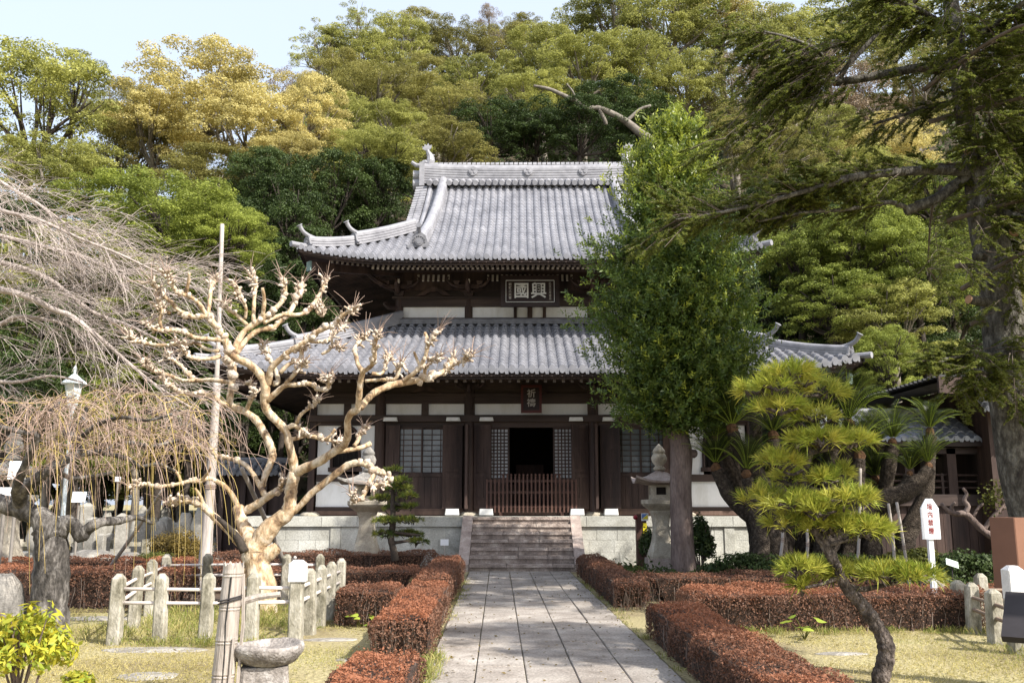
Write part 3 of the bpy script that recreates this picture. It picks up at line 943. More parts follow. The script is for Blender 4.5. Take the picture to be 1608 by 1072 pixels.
def bracket(mb, x, y, z, s=1.0, corner=0):
    """stepped bracket cluster with curled bolster arms"""
    mb.frustum((x, y, z), (.12 * s, .12 * s), (.18 * s, .18 * s), .16 * s)
    def arm(cx, cy, cz, half, dx, dy, th=.055, hh=.13):
        o = []
        for t in np.linspace(-1, 1, 13):
            k = abs(t)
            o.append((t * half, hh * (0 if k < .45 else ((k - .45) / .55) ** 2 * .75)))
        o = o + [(half, hh), (-half, hh)]
        ax = Vector((dx, dy, 0)); nz = Vector((dy, -dx, 0)) * th
        q = Vector((cx, cy, cz)) - nz * .5
        r0 = [q + ax * a_ + Vector((0, 0, b_)) for a_, b_ in o]
        mb.rings([r0, [p + nz for p in r0]])
    arm(x, y, z + .15 * s, .46 * s, 1, 0)
    arm(x, y - .2 * s, z + .15 * s, .42 * s, 0, -1)
    for k in (-.36, 0, .36):
        mb.frustum((x + k * s, y, z + .28 * s), (.07 * s, .07 * s), (.1 * s, .1 * s), .11 * s)
        mb.frustum((x + k * s, y - .36 * s, z + .30 * s), (.07 * s, .07 * s), (.1 * s, .1 * s), .11 * s)
    arm(x, y - .36 * s, z + .18 * s, .52 * s, 1, 0)
    # curled carved noses to both sides
    for sg in (-1, 1):
        q = [(x + sg * .25 * s, y - .3 * s, z + .24 * s), (x + sg * .5 * s, y - .38 * s, z + .30 * s), (x + sg * .66 * s, y - .42 * s, z + .46 * s), (x + sg * .60 * s, y - .42 * s, z + .54 * s)]
        p, r = smooth_path(q, [.075 * s, .065 * s, .04 * s, .02 * s], 3); mb.tube(p, r, 6)
    q = [(x, y - .3 * s, z + .10 * s), (x, y - .62 * s, z + .14 * s), (x, y - .82 * s, z + .30 * s), (x, y - .78 * s, z + .40 * s)]
    p, r = smooth_path(q, [.085 * s, .08 * s, .05 * s, .02 * s], 3); mb.tube(p, r, 6)
    if corner:
        q = [(x, y, z + .2 * s), (x + corner * .5 * s, y - .5 * s, z + .30 * s), (x + corner * .9 * s, y - .9 * s, z + .56 * s), (x + corner * .84 * s, y - .84 * s, z + .66 * s)]
        p, r = smooth_path(q, [.1 * s, .09 * s, .06 * s, .02 * s], 3); mb.tube(p, r, 6)
        q = [(x, y, z - .35 * s), (x + corner * .3 * s, y, z - .36 * s), (x + corner * .46 * s, y, z - .22 * s), (x + corner * .40 * s, y, z - .16 * s)]
        p, r = smooth_path(q, [.09 * s, .08 * s, .06 * s, .03 * s], 3); mb.tube(p, r, 6)
for x in UPX:
    bb = MB(); bracket(bb, x, UY, uz0 + .94, 1.0, (-1 if x < -3 else 1 if x > 3 else 0))
    o = bb.build("bracket", M['wood'], hall)
    tips = MB()
    tips.bx(x - .055, x + .055, UY - .47, UY - .45, uz0 + 1.27, uz0 + 1.40)
    tips.bx(x - .045, x + .045, UY - .47, UY - .45, uz0 + 1.15, uz0 + 1.20)
    tips.build("painted_tip", M['rafterend'], o)
# pale slats between the brackets
for i in range(3):
    sl_ = MB(); a, c = UPX[i] + .62, UPX[i + 1] - .62
    n = int((c - a) / .145)
    for k in range(n + 1):
        x = a + (c - a) * k / n
        sl_.box((x, UY - .30, UE - .03), (.062, .03, .25), (R(-28), 0, 0))
    sl_.build("eave_slats", M['rafterend'], hall)
for i in range(3):                         # frog-leg struts in the middle of each bay
    fk = MB()
    xm = (UPX[i] + UPX[i + 1]) / 2
    o = [(-.62, 0), (-.5, .04), (-.38, .14), (-.2, .24), (-.12, .30), (.12, .30), (.2, .24), (.38, .14), (.5, .04), (.62, 0), (.3, .03), (.1, .14), (-.1, .14), (-.3, .03)]
    r0 = [(xm + a_, UY - .02, uz0 + .94 + b_) for a_, b_ in o]
    fk.rings([r0, [(p[0], p[1] - .09, p[2]) for p in r0]])
    fk.build("frog_leg_strut", M['wood'], hall)
# dark board under the slats
bd = MB(); bd.bx(-UW, UW, UY + .0, UY + .11, uz0 + 1.142, UE + .45); bd.build("bracket_board", M['wood'], hall)

# ---------------- ground floor
PX = [-6.2, -4.30, -1.76, 1.76, 4.30, 6.2]
ZT = 4.86                                   # wall plate
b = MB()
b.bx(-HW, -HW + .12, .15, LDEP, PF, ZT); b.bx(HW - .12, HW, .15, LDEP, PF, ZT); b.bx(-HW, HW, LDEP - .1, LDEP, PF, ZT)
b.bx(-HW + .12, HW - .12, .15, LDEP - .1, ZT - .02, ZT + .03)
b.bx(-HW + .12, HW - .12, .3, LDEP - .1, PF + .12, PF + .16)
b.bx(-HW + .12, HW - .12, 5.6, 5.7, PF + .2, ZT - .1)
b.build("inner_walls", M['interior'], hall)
for x in PX:
    pl = MB()
    if abs(x) < 6: pl.tube([(x, .0, PF + .02), (x, .0, ZT)], .155, 14)
    elif x < 0: pl.bx(-HW - .05, -HW + .13, -.09, .12, PF + .02, ZT)
    else: pl.bx(HW - .13, HW + .05, -.09, .12, PF + .02, ZT)
    o = pl.build("pillar", M['wood'], hall)
    bs = MB(); bs.lathe([(.30, 0), (.30, .05), (.24, .09), (.20, .11)], 16, (x, 0, PF)); bs.build("pillar_base", M['stonelt'], o)
bm_ = MB()
bm_.bx(-HW, HW, -.06, .10, 3.80, 4.10)            # lintel beam
bm_.bx(-HW - .12, HW + .12, -.20, -.062, 3.90, 4.08)
bm_.bx(-HW, HW, -.06, .10, 4.42, 4.62)            # upper tie beam
bm_.bx(-HW - .18, HW + .18, -.12, .12, 4.622, 4.70)
bm_.bx(-HW, HW, .02, .1, 4.702, 5.4)
bm_.bx(-HW - .6, HW + .6, -.66, -.50, LE + .0, LE + .14)
for x in (-5.25, -3.03, 3.03, 5.25): bm_.bx(x - .10, x + .10, -.03, .09, 4.10, 4.42)
bm_.build("lower_beams", M['woodh'], hall)
edges = [-6.1, -5.35, -4.45, -4.145, -3.13, -2.93, -1.915]
pan = [(-6.12, -5.35), (-5.15, -4.45), (-4.15, -3.13), (-2.93, -1.91), (-1.61, 1.61), (1.91, 2.93), (3.13, 4.15), (4.45, 5.15), (5.35, 6.12)]
for x0, x1 in pan:
    w_ = MB(); w_.bx(x0, x1, .04, .10, 4.10, 4.42); w_.build("plaster_panel", M['plaster'], hall)
for x in PX[1:-1]:
    bb = MB(); bracket(bb, x, 0, 4.70, .62)
    bb.build("bracket", M['wood'], hall)
for xm in (-3.03, 0, 3.03):
    fk = MB()
    o = [(-.5, 0), (-.3, .10), (-.12, .22), (.12, .22), (.3, .10), (.5, 0), (.1, .08), (-.1, .08)]
    r0 = [(xm + a_, .0, 4.70 + b_) for a_, b_ in o]
    fk.rings([r0, [(p[0], p[1] - .08, p[2]) for p in r0]])
    fk.build("frog_leg_strut", M['wood'], hall)
sill = MB()
sill.bx(-HW, HW, -.10, .12, PF + .02, PF + .14)
for x0, x1 in ((-4.14, -1.92), (-1.6, 1.6), (1.92, 4.14)): sill.bx(x0, x1, -.06, .1, PF + .141, PF + .20)
sill.build("ground_sill", M['woodbare'], hall)
# outer bays: white wall with a bell shaped window
for sg in (-1, 1):
    xa, xb = sg * 6.07, sg * 4.46
    x0, x1 = min(xa, xb), max(xa, xb)
    xm = (x0 + x1) / 2
    bell = [(-.40, 0), (-.40, .35), (-.36, .75), (-.30, .98), (-.20, 1.10), (-.08, 1.16), (0, 1.24), (.08, 1.16), (.20, 1.10), (.30, .98), (.36, .75), (.40, .35), (.40, 0)]
    zb = 2.62
    up = MB()                               # wall around the bell opening, as strips
    n = len(bell)
    for i in range(n - 1):
        a_, c_ = bell[i], bell[i + 1]
        if abs(c_[0] - a_[0]) < 1e-6: continue
        up.add([(xm + a_[0], .03, zb + a_[1]), (xm + c_[0], .03, zb + c_[1]), (xm + c_[0], .03, 3.90), (xm + a_[0], .03, 3.90)], [(0, 1, 2, 3)])
    up.bx(x0, xm - .40, .03, .08, 2.42, 3.90); up.bx(xm + .40, x1, .03, .08, 2.42, 3.90)
    o = up.build("plaster_panel", M['plaster'], hall)
    lo = MB(); lo.bx(x0, x1, .03, .08, 1.52, 2.22); lo.build("plaster_panel", M['plaster'], hall)
    fr = MB(); fr.bx(x0, x1, -.05, .10, 2.22, 2.42); fr.bx(x0, x1, -.03, .09, PF + .142, 1.52)
    fr.build("wall_rail", M['woodh'], hall)
    kw = MB()
    pts = [(xm + a_, .0, zb + b_) for a_, b_ in bell]
    kw.tube(pts, .045, 6)
    kw.bx(xm - .48, xm + .48, -.04, .08, 2.50, 2.62)
    k_ = kw.build("bell_window", M['wood'], hall)
    ba = MB()
    for i in range(7): ba.bx(xm - .33 + i * .11 - .012, xm - .33 + i * .11 + .012, .05, .075, 2.6, 3.6)
    ba.bx(xm - .42, xm + .42, .12, .14, 2.6, 3.9)
    ba.build("window_bars", M['interior'], k_)

def lattice(name, x0, x1, z0, z1, nx_, nz_, y, bar, mat, back, parent, frame=.05, backname="pane"):
    m = MB()
    m.bx(x0, x0 + frame, y - .025, y + .025, z0, z1); m.bx(x1 - frame, x1, y - .025, y + .025, z0, z1)
    m.bx(x0 + frame, x1 - frame, y - .025, y + .025, z0, z0 + frame); m.bx(x0 + frame, x1 - frame, y - .025, y + .025, z1 - frame, z1)
    for i in range(1, nx_):
        x = x0 + frame + (x1 - x0 - 2 * frame) * i / nx_
        m.bx(x - bar / 2, x + bar / 2, y - .018, y + .012, z0 + frame, z1 - frame)
    for k in range(1, nz_):
        z = z0 + frame + (z1 - z0 - 2 * frame) * k / nz_
        m.bx(x0 + frame, x1 - frame, y - .015, y + .010, z - bar / 2, z + bar / 2)
    o = m.build(name, mat, parent)
    g_ = MB(); g_.bx(x0 + frame, x1 - frame, y + .014, y + .02, z0 + frame, z1 - frame)
    g_.build(backname, back, o)
    return o

# side bays: two sliding glazed lattices above a boarded dado
for sg in (-1, 1):
    x0, x1 = (-3.92, -2.28) if sg < 0 else (2.28, 3.92)
    xm = (x0 + x1) / 2
    lo = MB()
    for i in range(9):
        a_ = x0 + (x1 - x0) * i / 9
        lo.bx(a_ + .004, a_ + (x1 - x0) / 9 - .004, .0, .03, PF + .20, 2.36)
    lo.bx(x0, x1, -.03, .04, 2.361, 2.44)
    lo.bx(x0, x1, -.02, .035, 1.45, 1.53)
    lo.build("dado_boards", M['wood'], hall)
    lattice("window", x0, xm + .02, 2.44, 3.74, 3, 8, .02, .022, M['wood'], M['glass'], hall, .045)
    lattice("window", xm - .02, x1, 2.44, 3.74, 3, 8, .065, .022, M['wood'], M['glass'], hall, .045)
    hd = MB(); hd.bx(x0 - .1, x1 + .1, -.03, .08, 3.742, 3.80); hd.build("window_head", M['woodh'], hall)
    # sticker on the glass
    sx = x1 - .20 if sg < 0 else x0 + .06
    sk = MB(); sk.bx(sx, sx + .14, -.014, -.006, 2.50, 2.64); o = sk.build("window_sticker", M['signyellow'], hall)
    tri = MB(); tri.rings([[(sx, -.016, 2.50), (sx + .14, -.016, 2.64), (sx, -.016, 2.64)], [(sx, -.019, 2.50), (sx + .14, -.019, 2.64), (sx, -.019, 2.64)]])
    tri.build("sticker_corner", M['signblue'] if sg > 0 else M['signwhite'], o)

def door_leaf(hx, hy, ang, wd=.62):
    """panelled leaf hinged at (hx, hy); ang = direction of the leaf from the hinge"""
    d = MB(); pnl = MB()
    zb, zt = PF + .20, 3.80
    ax = Vector((math.cos(ang), math.sin(ang), 0)); ny_ = Vector((-ax.y, ax.x, 0))
    def bar(a0, a1, z0, z1, th, mb):
        o = Vector((hx, hy, 0))
        r0 = [o + ax * a0 - ny_ * th + Vector((0, 0, z0)), o + ax * a1 - ny_ * th + Vector((0, 0, z0)), o + ax * a1 - ny_ * th + Vector((0, 0, z1)), o + ax * a0 - ny_ * th + Vector((0, 0, z1))]
        mb.rings([r0, [p + ny_ * th * 2 for p in r0]])
    bar(0, .07, zb, zt, .035, d); bar(wd - .07, wd, zb, zt, .035, d)
    for z0, z1 in ((zb, zb + .1), (zb + .24, zb + .30), (zb + .86, zb + .95), (zb + 1.02, zb + 1.10), (zb + 1.66, zb + 1.80), (zt - .1, zt)):
        bar(.07, wd - .07, z0, z1, .033, d)
    bar(wd / 2 - .03, wd / 2 + .03, zb + .30, zb + .86, .032, d); bar(wd / 2 - .03, wd / 2 + .03, zb + 1.10, zb + 1.66, .032, d)
    bar(.07, wd - .07, zb + .05, zt - .05, .014, pnl)
    o = d.build("door_leaf", M['wood'], hall)
    pnl.build("door_panels", M['woodbare'] if hy < -.2 else M['wood'], o)
for sg in (-1, 1):
    # folded back beside the big pillars, swung out over the step
    door_leaf(sg * 1.60, -.10, PI / 2 * 0 + (R(-20) if sg < 0 else PI + R(20)), .50)
    door_leaf(sg * 1.95, -.12, (PI + R(16)) if sg < 0 else R(-16), .56)
    door_leaf(sg * 4.12, -.06, (R(-4) if sg < 0 else PI + R(4)), .40 if sg < 0 else .40)
    door_leaf(sg * 1.79, -.20, R(-90) + sg * R(4), .30)
# centre bay: fixed lattice screens and dark opening
for sg in (-1, 1):
    xa, xb = sg * 1.30, sg * .62
    x0, x1 = min(xa, xb), max(xa, xb)
    lattice("lattice_screen", x0, x1, 2.28, 3.74, 6, 14, .03, .036, M['wood'], M['paper'], hall, .05, "paper_backing")
    dd = MB(); 
    for i in range(4):
        a_ = x0 + (x1 - x0) * i / 4
        dd.bx(a_ + .004, a_ + (x1 - x0) / 4 - .004, .02, .05, PF + .20, 2.28)
    dd.build("dado_boards", M['wood'], hall)
    jb = MB(); jb.bx(sg * 1.45 - .15, sg * 1.45 + .15, .0, .06, PF + .2, 3.8); jb.build("door_jamb", M['wood'], hall)
hd = MB(); hd.bx(-1.6, 1.6, -.04, .08, 3.742, 3.80); hd.build("door_head", M['woodh'], hall)
# altar shapes deep inside the doorway
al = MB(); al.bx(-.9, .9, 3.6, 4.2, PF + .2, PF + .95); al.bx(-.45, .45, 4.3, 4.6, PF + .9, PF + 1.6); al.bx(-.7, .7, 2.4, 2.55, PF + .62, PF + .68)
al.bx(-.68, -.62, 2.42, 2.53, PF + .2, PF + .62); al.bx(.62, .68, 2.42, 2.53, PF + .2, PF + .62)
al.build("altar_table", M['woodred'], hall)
# picket gate in front of the opening
gt = MB()
for i in range(23):
    x = -1.24 + 2.48 * i / 22
    tall = abs(x) < .83
    zt = 2.36 if tall else 2.28
    gt.bx(x - .022, x + .022, -.34, -.30, PF + .10, zt)
    if tall: gt.lathe([(.012, 0), (.03, .02), (.033, .04), (.024, .062), (.004, .075)], 8, (x, -.32, zt))
for z in (PF + .22, PF + .62, 2.20): gt.bx(-1.26, 1.26, -.298, -.27, z, z + .06)
for x in (-.85, .85): gt.bx(x - .04, x + .04, -.30, .0, PF + .02, PF + .12)
gt.build("picket_gate", M['woodred'], hall)
# white axle blocks above and below the doors
for x in (-3.97, -2.20, -1.26, 1.26, 2.20, 3.97):
    k = MB(); k.frustum((x, -.30, 3.90), (.20, .09), (.18, .09), .10, .02); k.build("axle_block", M['whitepaint'], hall)
for x in (-2.20, -1.26, 1.26, 2.20):
    k = MB(); k.frustum((x, -.30, PF + .03), (.20, .10), (.18, .10), .17, .02); k.build("axle_block", M['whitepaint'], hall)

# ---------------- name boards (they hang from the hall)
def text_mesh(body, size, depth, mat, parent, name, loc, rot, bold=.0, sx=1.0):
    cu = bpy.data.curves.new(name, 'FONT')
    cu.body = body; cu.size = size; cu.extrude = depth; cu.align_x = 'CENTER'; cu.align_y = 'CENTER'; cu.offset = bold
    to = bpy.data.objects.new(name, cu); COL.objects.link(to)
    bpy.context.view_layer.update()
    dg = bpy.context.evaluated_depsgraph_get()
    me = bpy.data.meshes.new_from_object(to.evaluated_get(dg))
    bpy.data.objects.remove(to)
    o = link_mesh(name, me, mat, parent)
    me.materials.clear(); me.materials.append(mat)
    o.location = loc; o.rotation_euler = rot; o.scale = (sx, 1, 1)
    return o
TILT = R(-9)
pq = thing("name_board", "wide black name board with two big white characters hung under the upper eave", "plaque", HM @ Vector((0, UY - .72, uz0 + .46)), HRZ)
pq.scale = (1.06, 1.0, 1.16)
m = MB(); m.box((0, 0, .41), (1.62, .06, .80), (TILT, 0, 0)); m.build("board", M['plaqueblk'], pq)
m = MB()
for x, z, sx_, sz_ in ((0, .80, 1.70, .10), (0, .02, 1.70, .10), (-.80, .41, .10, .68), (.80, .41, .10, .68)):
    q = Vector((x, -.03, z - .41)); q.rotate(Euler((TILT, 0, 0)))
    m.box((q.x, q.y, q.z + .41), (sx_, .08, sz_), (TILT, 0, 0))
m.build("frame", M['plaqueblk'], pq)
m = MB()
for x, z, sx_, sz_ in ((0, .715, 1.40, .014), (0, .105, 1.40, .014), (-.70, .41, .014, .60), (.70, .41, .014, .60)):
    q = Vector((x, -.035, z - .41)); q.rotate(Euler((TILT, 0, 0)))
    m.box((q.x, q.y, q.z + .41), (sx_, .01, sz_), (TILT, 0, 0))
m.build("white_line", M['letter'], pq)
def on_board(x, z):
    q = Vector((x, -.036, z - .41)); q.rotate(Euler((TILT, 0, 0))); return (q.x, q.y, q.z + .41)
text_mesh("國", .47, .006, M['letter'], pq, "character", on_board(-.25, .40), (PI / 2 + TILT, 0, 0), .006)
text_mesh("興", .47, .006, M['letter'], pq, "character", on_board(.25, .40), (PI / 2 + TILT, 0, 0), .006)
for i, ch in enumerate("朝散大夫書"):
    text_mesh(ch, .088, .004, M['letter2'], pq, "small_character", on_board(-.58, .60 - i * .095), (PI / 2 + TILT, 0, 0), .001)
for i, ch in enumerate("乙亥三月吉日"):
    text_mesh(ch, .078, .004, M['letter2'], pq, "small_character", on_board(.58, .62 - i * .085), (PI / 2 + TILT, 0, 0), .001)

pq = thing("prayer_board", "upright dark red board with two pale characters hung over the hall doorway", "plaque", HM @ Vector((0, -.62, 4.10)), HRZ)
pq.scale = (1.12, 1.0, 1.12)
m = MB(); m.box((0, 0, .34), (.44, .04, .66), (TILT, 0, 0)); m.build("board", M['plaqueblk'], pq)
m = MB()
for x, z, sx_, sz_ in ((0, .665, .52, .06), (0, .015, .52, .06), (-.23, .34, .06, .60), (.23, .34, .06, .60)):
    q = Vector((x, -.02, z - .34)); q.rotate(Euler((TILT, 0, 0)))
    m.box((q.x, q.y, q.z + .34), (sx_, .06, sz_), (TILT, 0, 0))
m.build("frame", M['plaquered'], pq)
for i, ch in enumerate("祈禱"):
    q = Vector((0, -.026, .13 - i * .24)); q.rotate(Euler((TILT, 0, 0)))
    text_mesh(ch, .22, .005, M['letter2'], pq, "character", (q.x, q.y, q.z + .34), (PI / 2 + TILT, 0, 0), .004)

# ================================================================ platform and steps
plat = thing("stone_platform", "low pale stone platform wall that carries the temple hall", "platform", (HALL_X, HALL_Y, 0), HRZ)
PW, PY = 7.75, -1.45
m = MB()
m.bx(-PW, PW, PY + .06, LDEP + 1.2, 0, PF - .26)
m.build("core", M['stonewall'], plat)
m = MB(); rr = random.Random(4)
x = -PW
while x < PW:                               # coping stones
    L = rr.uniform(.9, 1.5); x1 = min(x + L, PW)
    m.frustum(((x + x1) / 2, PY + .6, PF - .255), ((x1 - x) / 2 - .004, .62), ((x1 - x) / 2 - .008, .612), .255 + rr.uniform(-.004, .004))
    x = x1
for sg in (-1, 1):
    m.bx(sg * (PW - .5) - .5, sg * (PW - .5) + .5, PY + 1.23, LDEP + 1.2, PF - .255, PF)
m.bx(-PW + .5, PW - .5, PY + 1.225, LDEP + 1.0, PF - .20, PF - .003)
m.build("coping", M['stonewall'], plat)
posts = [-7.4, -5.2, -3.05, 3.05, 5.2, 7.4]
for px_ in posts:
    m = MB(); m.bx(px_ - .13, px_ + .13, PY + .015, PY + .10, .0, PF - .262); m.build("stone_post", M['stonewall'], plat)
segs = [(-7.27, -5.33), (-5.07, -3.18), (-2.92, -1.2), (1.0, 2.92), (3.18, 5.07), (5.33, 7.27)]
for a_, c_ in segs:
    m = MB()
    for z0, z1 in ((.02, .34), (.345, .66), (.665, PF - .27)):
        x = a_
        while x < c_ - .02:
            L = rr.uniform(.42, .8); x1 = min(x + L, c_)
            if c_ - x1 < .2: x1 = c_
            m.frustum(((x + x1) / 2, PY + .09, z0), ((x1 - x) / 2 - .005, .045), ((x1 - x) / 2 - .005, .045), z1 - z0)
            x = x1
    m.build("wall_panel", M['stonewall'], plat)

stp = thing("stone_steps", "worn brown stone stairs with side slabs leading up to the hall doorway", "steps", HM @ Vector((-.28, PY, 0)), HRZ)
NS = 7; rise = PF / NS; tread = .315; SW = 1.27
for i in range(NS):
    m = MB(); x = -SW
    y1 = .0 - (NS - 1 - i) * tread
    while x < SW - .01:
        L = rr.uniform(.7, 1.2); x1 = min(x + L, SW)
        if SW - x1 < .3: x1 = SW
        d_ = rr.uniform(-.008, .008)
        yf = y1 - tread; yb_ = .30; e_ = rr.uniform(.030, .045)
        m.bx(x + .003, x1 - .003, yf + e_, yb_, i * rise, i * rise + rise - .075)
        m.frustum(((x + x1) / 2, (yf + yb_) / 2, i * rise + rise - .075), ((x1 - x) / 2 - .002, (yb_ - yf) / 2), ((x1 - x) / 2 - .010, (yb_ - yf) / 2 - .012), .073 + d_ * .6)
        x = x1
    # trim: every step stone runs back under the next
    m.build("step", M['stonebr'], stp)
for sg in (-1, 1):
    m = MB(); yb = -(NS) * tread + .05
    out = [(yb, 0), (yb, .16), (-.12, PF + .03), (.0, PF + .03), (.0, 0)]
    xa, xb = sg * (SW + .005), sg * (SW + .27)
    m.rings([[(xa, y, z) for y, z in out], [(xb, y, z) for y, z in out]])
    m.build("side_slab", M['stonepk'], stp)
# ================================================================ trees of the hillside
def crown_mesh(name, seed, kind='pad', lobes=46, per=150, leaf=.26, R3=(1, 1, .8), lobe=.26, flat=.55, fill=.0):
    """unit crown (radius about 1): leaf clumps spread over an uneven outline, gaps left between them"""
    rng = np.random.default_rng(seed)
    C_, N_ = [], []
    k = 0
    # a few big boughs, each with several clumps
    nb = max(5, lobes // 6)
    boughs = []
    for i in range(nb):
        a = 2 * PI * (i + rng.uniform(-.3, .3)) / nb * 1.618 * 2
        z = rng.uniform(-.55, .95)
        rr = math.sqrt(max(0.05, 1 - z * z * .9)) * rng.uniform(.5, .85)
        boughs.append(np.array([rr * math.cos(a), rr * math.sin(a), z]))
    for i in range(lobes):
        b = boughs[i % nb] + rng.normal(size=3) * np.array([.26, .26, .21])
        r = np.linalg.norm(b)
        if r > 1.08: b *= 1.08 / r
        lr = lobe * rng.uniform(.6, 1.25)
        n = int(per * (lr / lobe) ** 2)
        d = norm(rng.normal(size=(n, 3)))
        d[:, 2] = np.where(d[:, 2] < -.35, -d[:, 2] * .8, d[:, 2])
        d = norm(d)
        rad = lr * rng.uniform(.55, 1.0, size=n) ** .5
        p = b + d * rad[:, None] * np.array([1, 1, flat])
        p += rng.normal(size=(n, 3)) * lr * .10
        C_.append(p); N_.append(d * np.array([1, 1, 1 / flat]) * .8 + rng.normal(size=(n, 3)) * .55 + np.array([0, 0, .35]))
    c = np.concatenate(C_) * np.array(R3); nn = np.concatenate(N_)
    L = leaf * rng.uniform(.6, 1.3, size=len(c))
    v = leaf_quads(c, nn, L, L * .62, rng)
    return np_mesh(name, v, 4), boughs

def trunk_build(seed, boughs, sx, sz, foot, r, thin=1.0):
    """trunk from the ground (z = foot, crown centre at 0) up into the crown, limbs reaching the boughs; real metres"""
    rng = random.Random(seed)
    m = MB()
    fork = Vector((rng.uniform(-.08, .08) * sx, rng.uniform(-.08, .08) * sx, -.62 * sz))
    if foot > fork.z - 1: foot = fork.z - 1
    p, rr = smooth_path([(rng.uniform(-.15, .15) * sx, rng.uniform(-.1, .1) * sx, foot), (rng.uniform(-.1, .1) * sx, 0, (foot + fork.z) / 2), fork], [r * 1.3, r * 1.1, r], 4)
    m.tube(p, rr, 7)
    for b in boughs:
        e = Vector((b[0] * sx, b[1] * sx, b[2] * sz))
        q = fork.lerp(e, .5) + Vector((rng.uniform(-.14, .14) * sx, rng.uniform(-.14, .14) * sx, rng.uniform(-.14, .06) * sz))
        p, rr = smooth_path([fork, q, e], [r * .62, r * .4, r * .12], 4)
        m.tube(p, rr, 5)
        for k in range(2):
            e2 = e + Vector((rng.uniform(-.3, .3) * sx, rng.uniform(-.3, .3) * sx, rng.uniform(-.1, .12) * sz))
            p, rr = smooth_path([q, (q + e2) / 2 + Vector((0, 0, .05)), e2], [r * .3, r * .18, r * .06], 3)
            m.tube(p, rr, 4)
    return m

PROTO = {}
def proto(kind):
    if kind in PROTO: return PROTO[kind]
    spec = {
        # kind: (material, lobes, per, leaf, R3, lobe, flat, trunk material)
        'gold':   ('lf_gold', 170, 250, .036, (1, 1, 1), .17, .6, 'bark_camphor'),
        'yg':     ('lf_yg', 170, 250, .036, (1, 1, 1), .17, .55, 'bark_camphor'),
        'pad':    ('lf_yg', 110, 280, .036, (1, 1, 1), .19, .40, 'bark_dark'),
        'open':   ('lf_yg', 80, 210, .038, (1, 1, 1), .16, .6, 'bark_camphor'),
        'olive':  ('lf_olive', 170, 260, .034, (1, 1, 1), .17, .62, 'bark_camphor'),
        'dark':   ('lf_dark', 140, 230, .042, (1, 1, 1), .19, .7, 'bark_dark'),
        'bright': ('lf_bright', 190, 270, .034, (1, 1, 1), .165, .68, 'bark_dark'),
        'scrub':  ('lf_scrub', 110, 170, .036, (1, 1, 1), .2, .8, 'bark_camphor'),
    }[kind]
    out = []
    for v in range(3):
        me, bo = crown_mesh(kind + "_crown", sum(map(ord, kind)) + 17 * v, kind, spec[1], spec[2], spec[3], spec[4], spec[5], spec[6])
        me.materials.append(M[spec[0]])
        out.append((me, bo, M[spec[7]]))
    PROTO[kind] = out
    return out

TREE_I = [0]
def hill_tree(u, v, rw, rh, Y, kind, label, name=None, rz=None, group="trees on the wooded hillside", squash=1.0):
    """crown centred at photo pixel u, v at distance Y; rw, rh half sizes in photo pixels"""
    i = TREE_I[0]; TREE_I[0] += 1
    c = P(u, v, Y)
    sx, sz = rw * PXM(Y) * 1.05, rh * PXM(Y) * 1.12
    me, bo, tm = proto(kind)[i % 3]
    base = float(hill_h(c.x, c.y)) if c.y > 40 else 0.0
    t = thing(name or {'gold': 'camphor_tree', 'yg': 'camphor_tree', 'pad': 'camphor_tree', 'open': 'tall_tree', 'olive': 'oak_tree', 'dark': 'evergreen_tree', 'bright': 'evergreen_tree', 'scrub': 'bare_scrub_tree'}[kind],
              label, 'tree', (c.x, c.y, base), (i * 2.399) % (2 * PI) if rz is None else rz, group)
    o = bpy.data.objects.new("crown", me); COL.objects.link(o); o.parent = t
    o.location = (0, 0, c.z - base); o.scale = (sx, sx * squash, sz)
    trunk_build(i, bo[:14], sx, sz, -(c.z - base) - .3, max(.10, min(.34, .06 * sx)) * (.8 if kind == 'open' else 1)).build("trunk", tm, t, True, (0, 0, c.z - base))
    return t

T = hill_tree
# ---- left side
T(40, 200, 125, 120, 44, 'pad', "layered yellow green camphor at the far left edge, crown against the sky")
T(118, 150, 60, 60, 47, 'pad', "small yellow green crown poking up beside the far left camphor")
T(75, 300, 95, 70, 41, 'yg', "shaded lower camphor crown at the left edge above the grey twigs")
T(195, 185, 62, 48, 62, 'olive', "hazy olive crown far back in the gap between two left camphors")
T(205, 250, 85, 70, 52, 'olive', "brownish olive crown between the left camphor and the golden camphor")
T(318, 165, 112, 82, 50, 'gold', "big golden camphor with pale limbs on the skyline left of the hall")
T(250, 225, 80, 70, 49, 'gold', "left shoulder of gold foliage beside the big golden camphor")
T(385, 225, 95, 75, 48, 'gold', "golden camphor with forked pale trunk just right of the big one")
T(478, 195, 66, 70, 50, 'gold', "pale golden crown nearest to the hall ridge on the left")
T(450, 265, 62, 45, 46, 'gold', "low golden bough crown above the dark hollow left of the hall")
T(330, 300, 80, 55, 46, 'olive', "olive undergrowth tree beneath the big golden camphor")
T(285, 365, 128, 75, 36, 'bright', "broad bright green rounded tree behind the tall grey pole", squash=.8)
T(190, 340, 95, 55, 39, 'bright', "bright green crown left of the broad rounded tree, behind grey twigs")
T(360, 385, 65, 50, 35, 'bright', "bright green crown on the right shoulder of the broad rounded tree")
T(445, 345, 75, 80, 42, 'dark', "dark evergreen in the shaded hollow left of the upper eave")
T(410, 300, 55, 55, 44, 'dark', "dark evergreen under the golden camphors")
T(520, 320, 70, 70, 45, 'dark', "dark evergreen behind the left end of the upper roof")
T(480, 445, 80, 70, 41, 'dark', "dark evergreen behind the left eave corner of the hall")
T(590, 320, 60, 60, 46, 'dark', "dark evergreen close to the left gable of the hall")
T(130, 450, 120, 80, 34, 'yg', "yellow green shrub tree showing through the grey cherry twigs")
T(30, 400, 80, 80, 36, 'dark', "dark crown at the left edge behind the grey cherry")
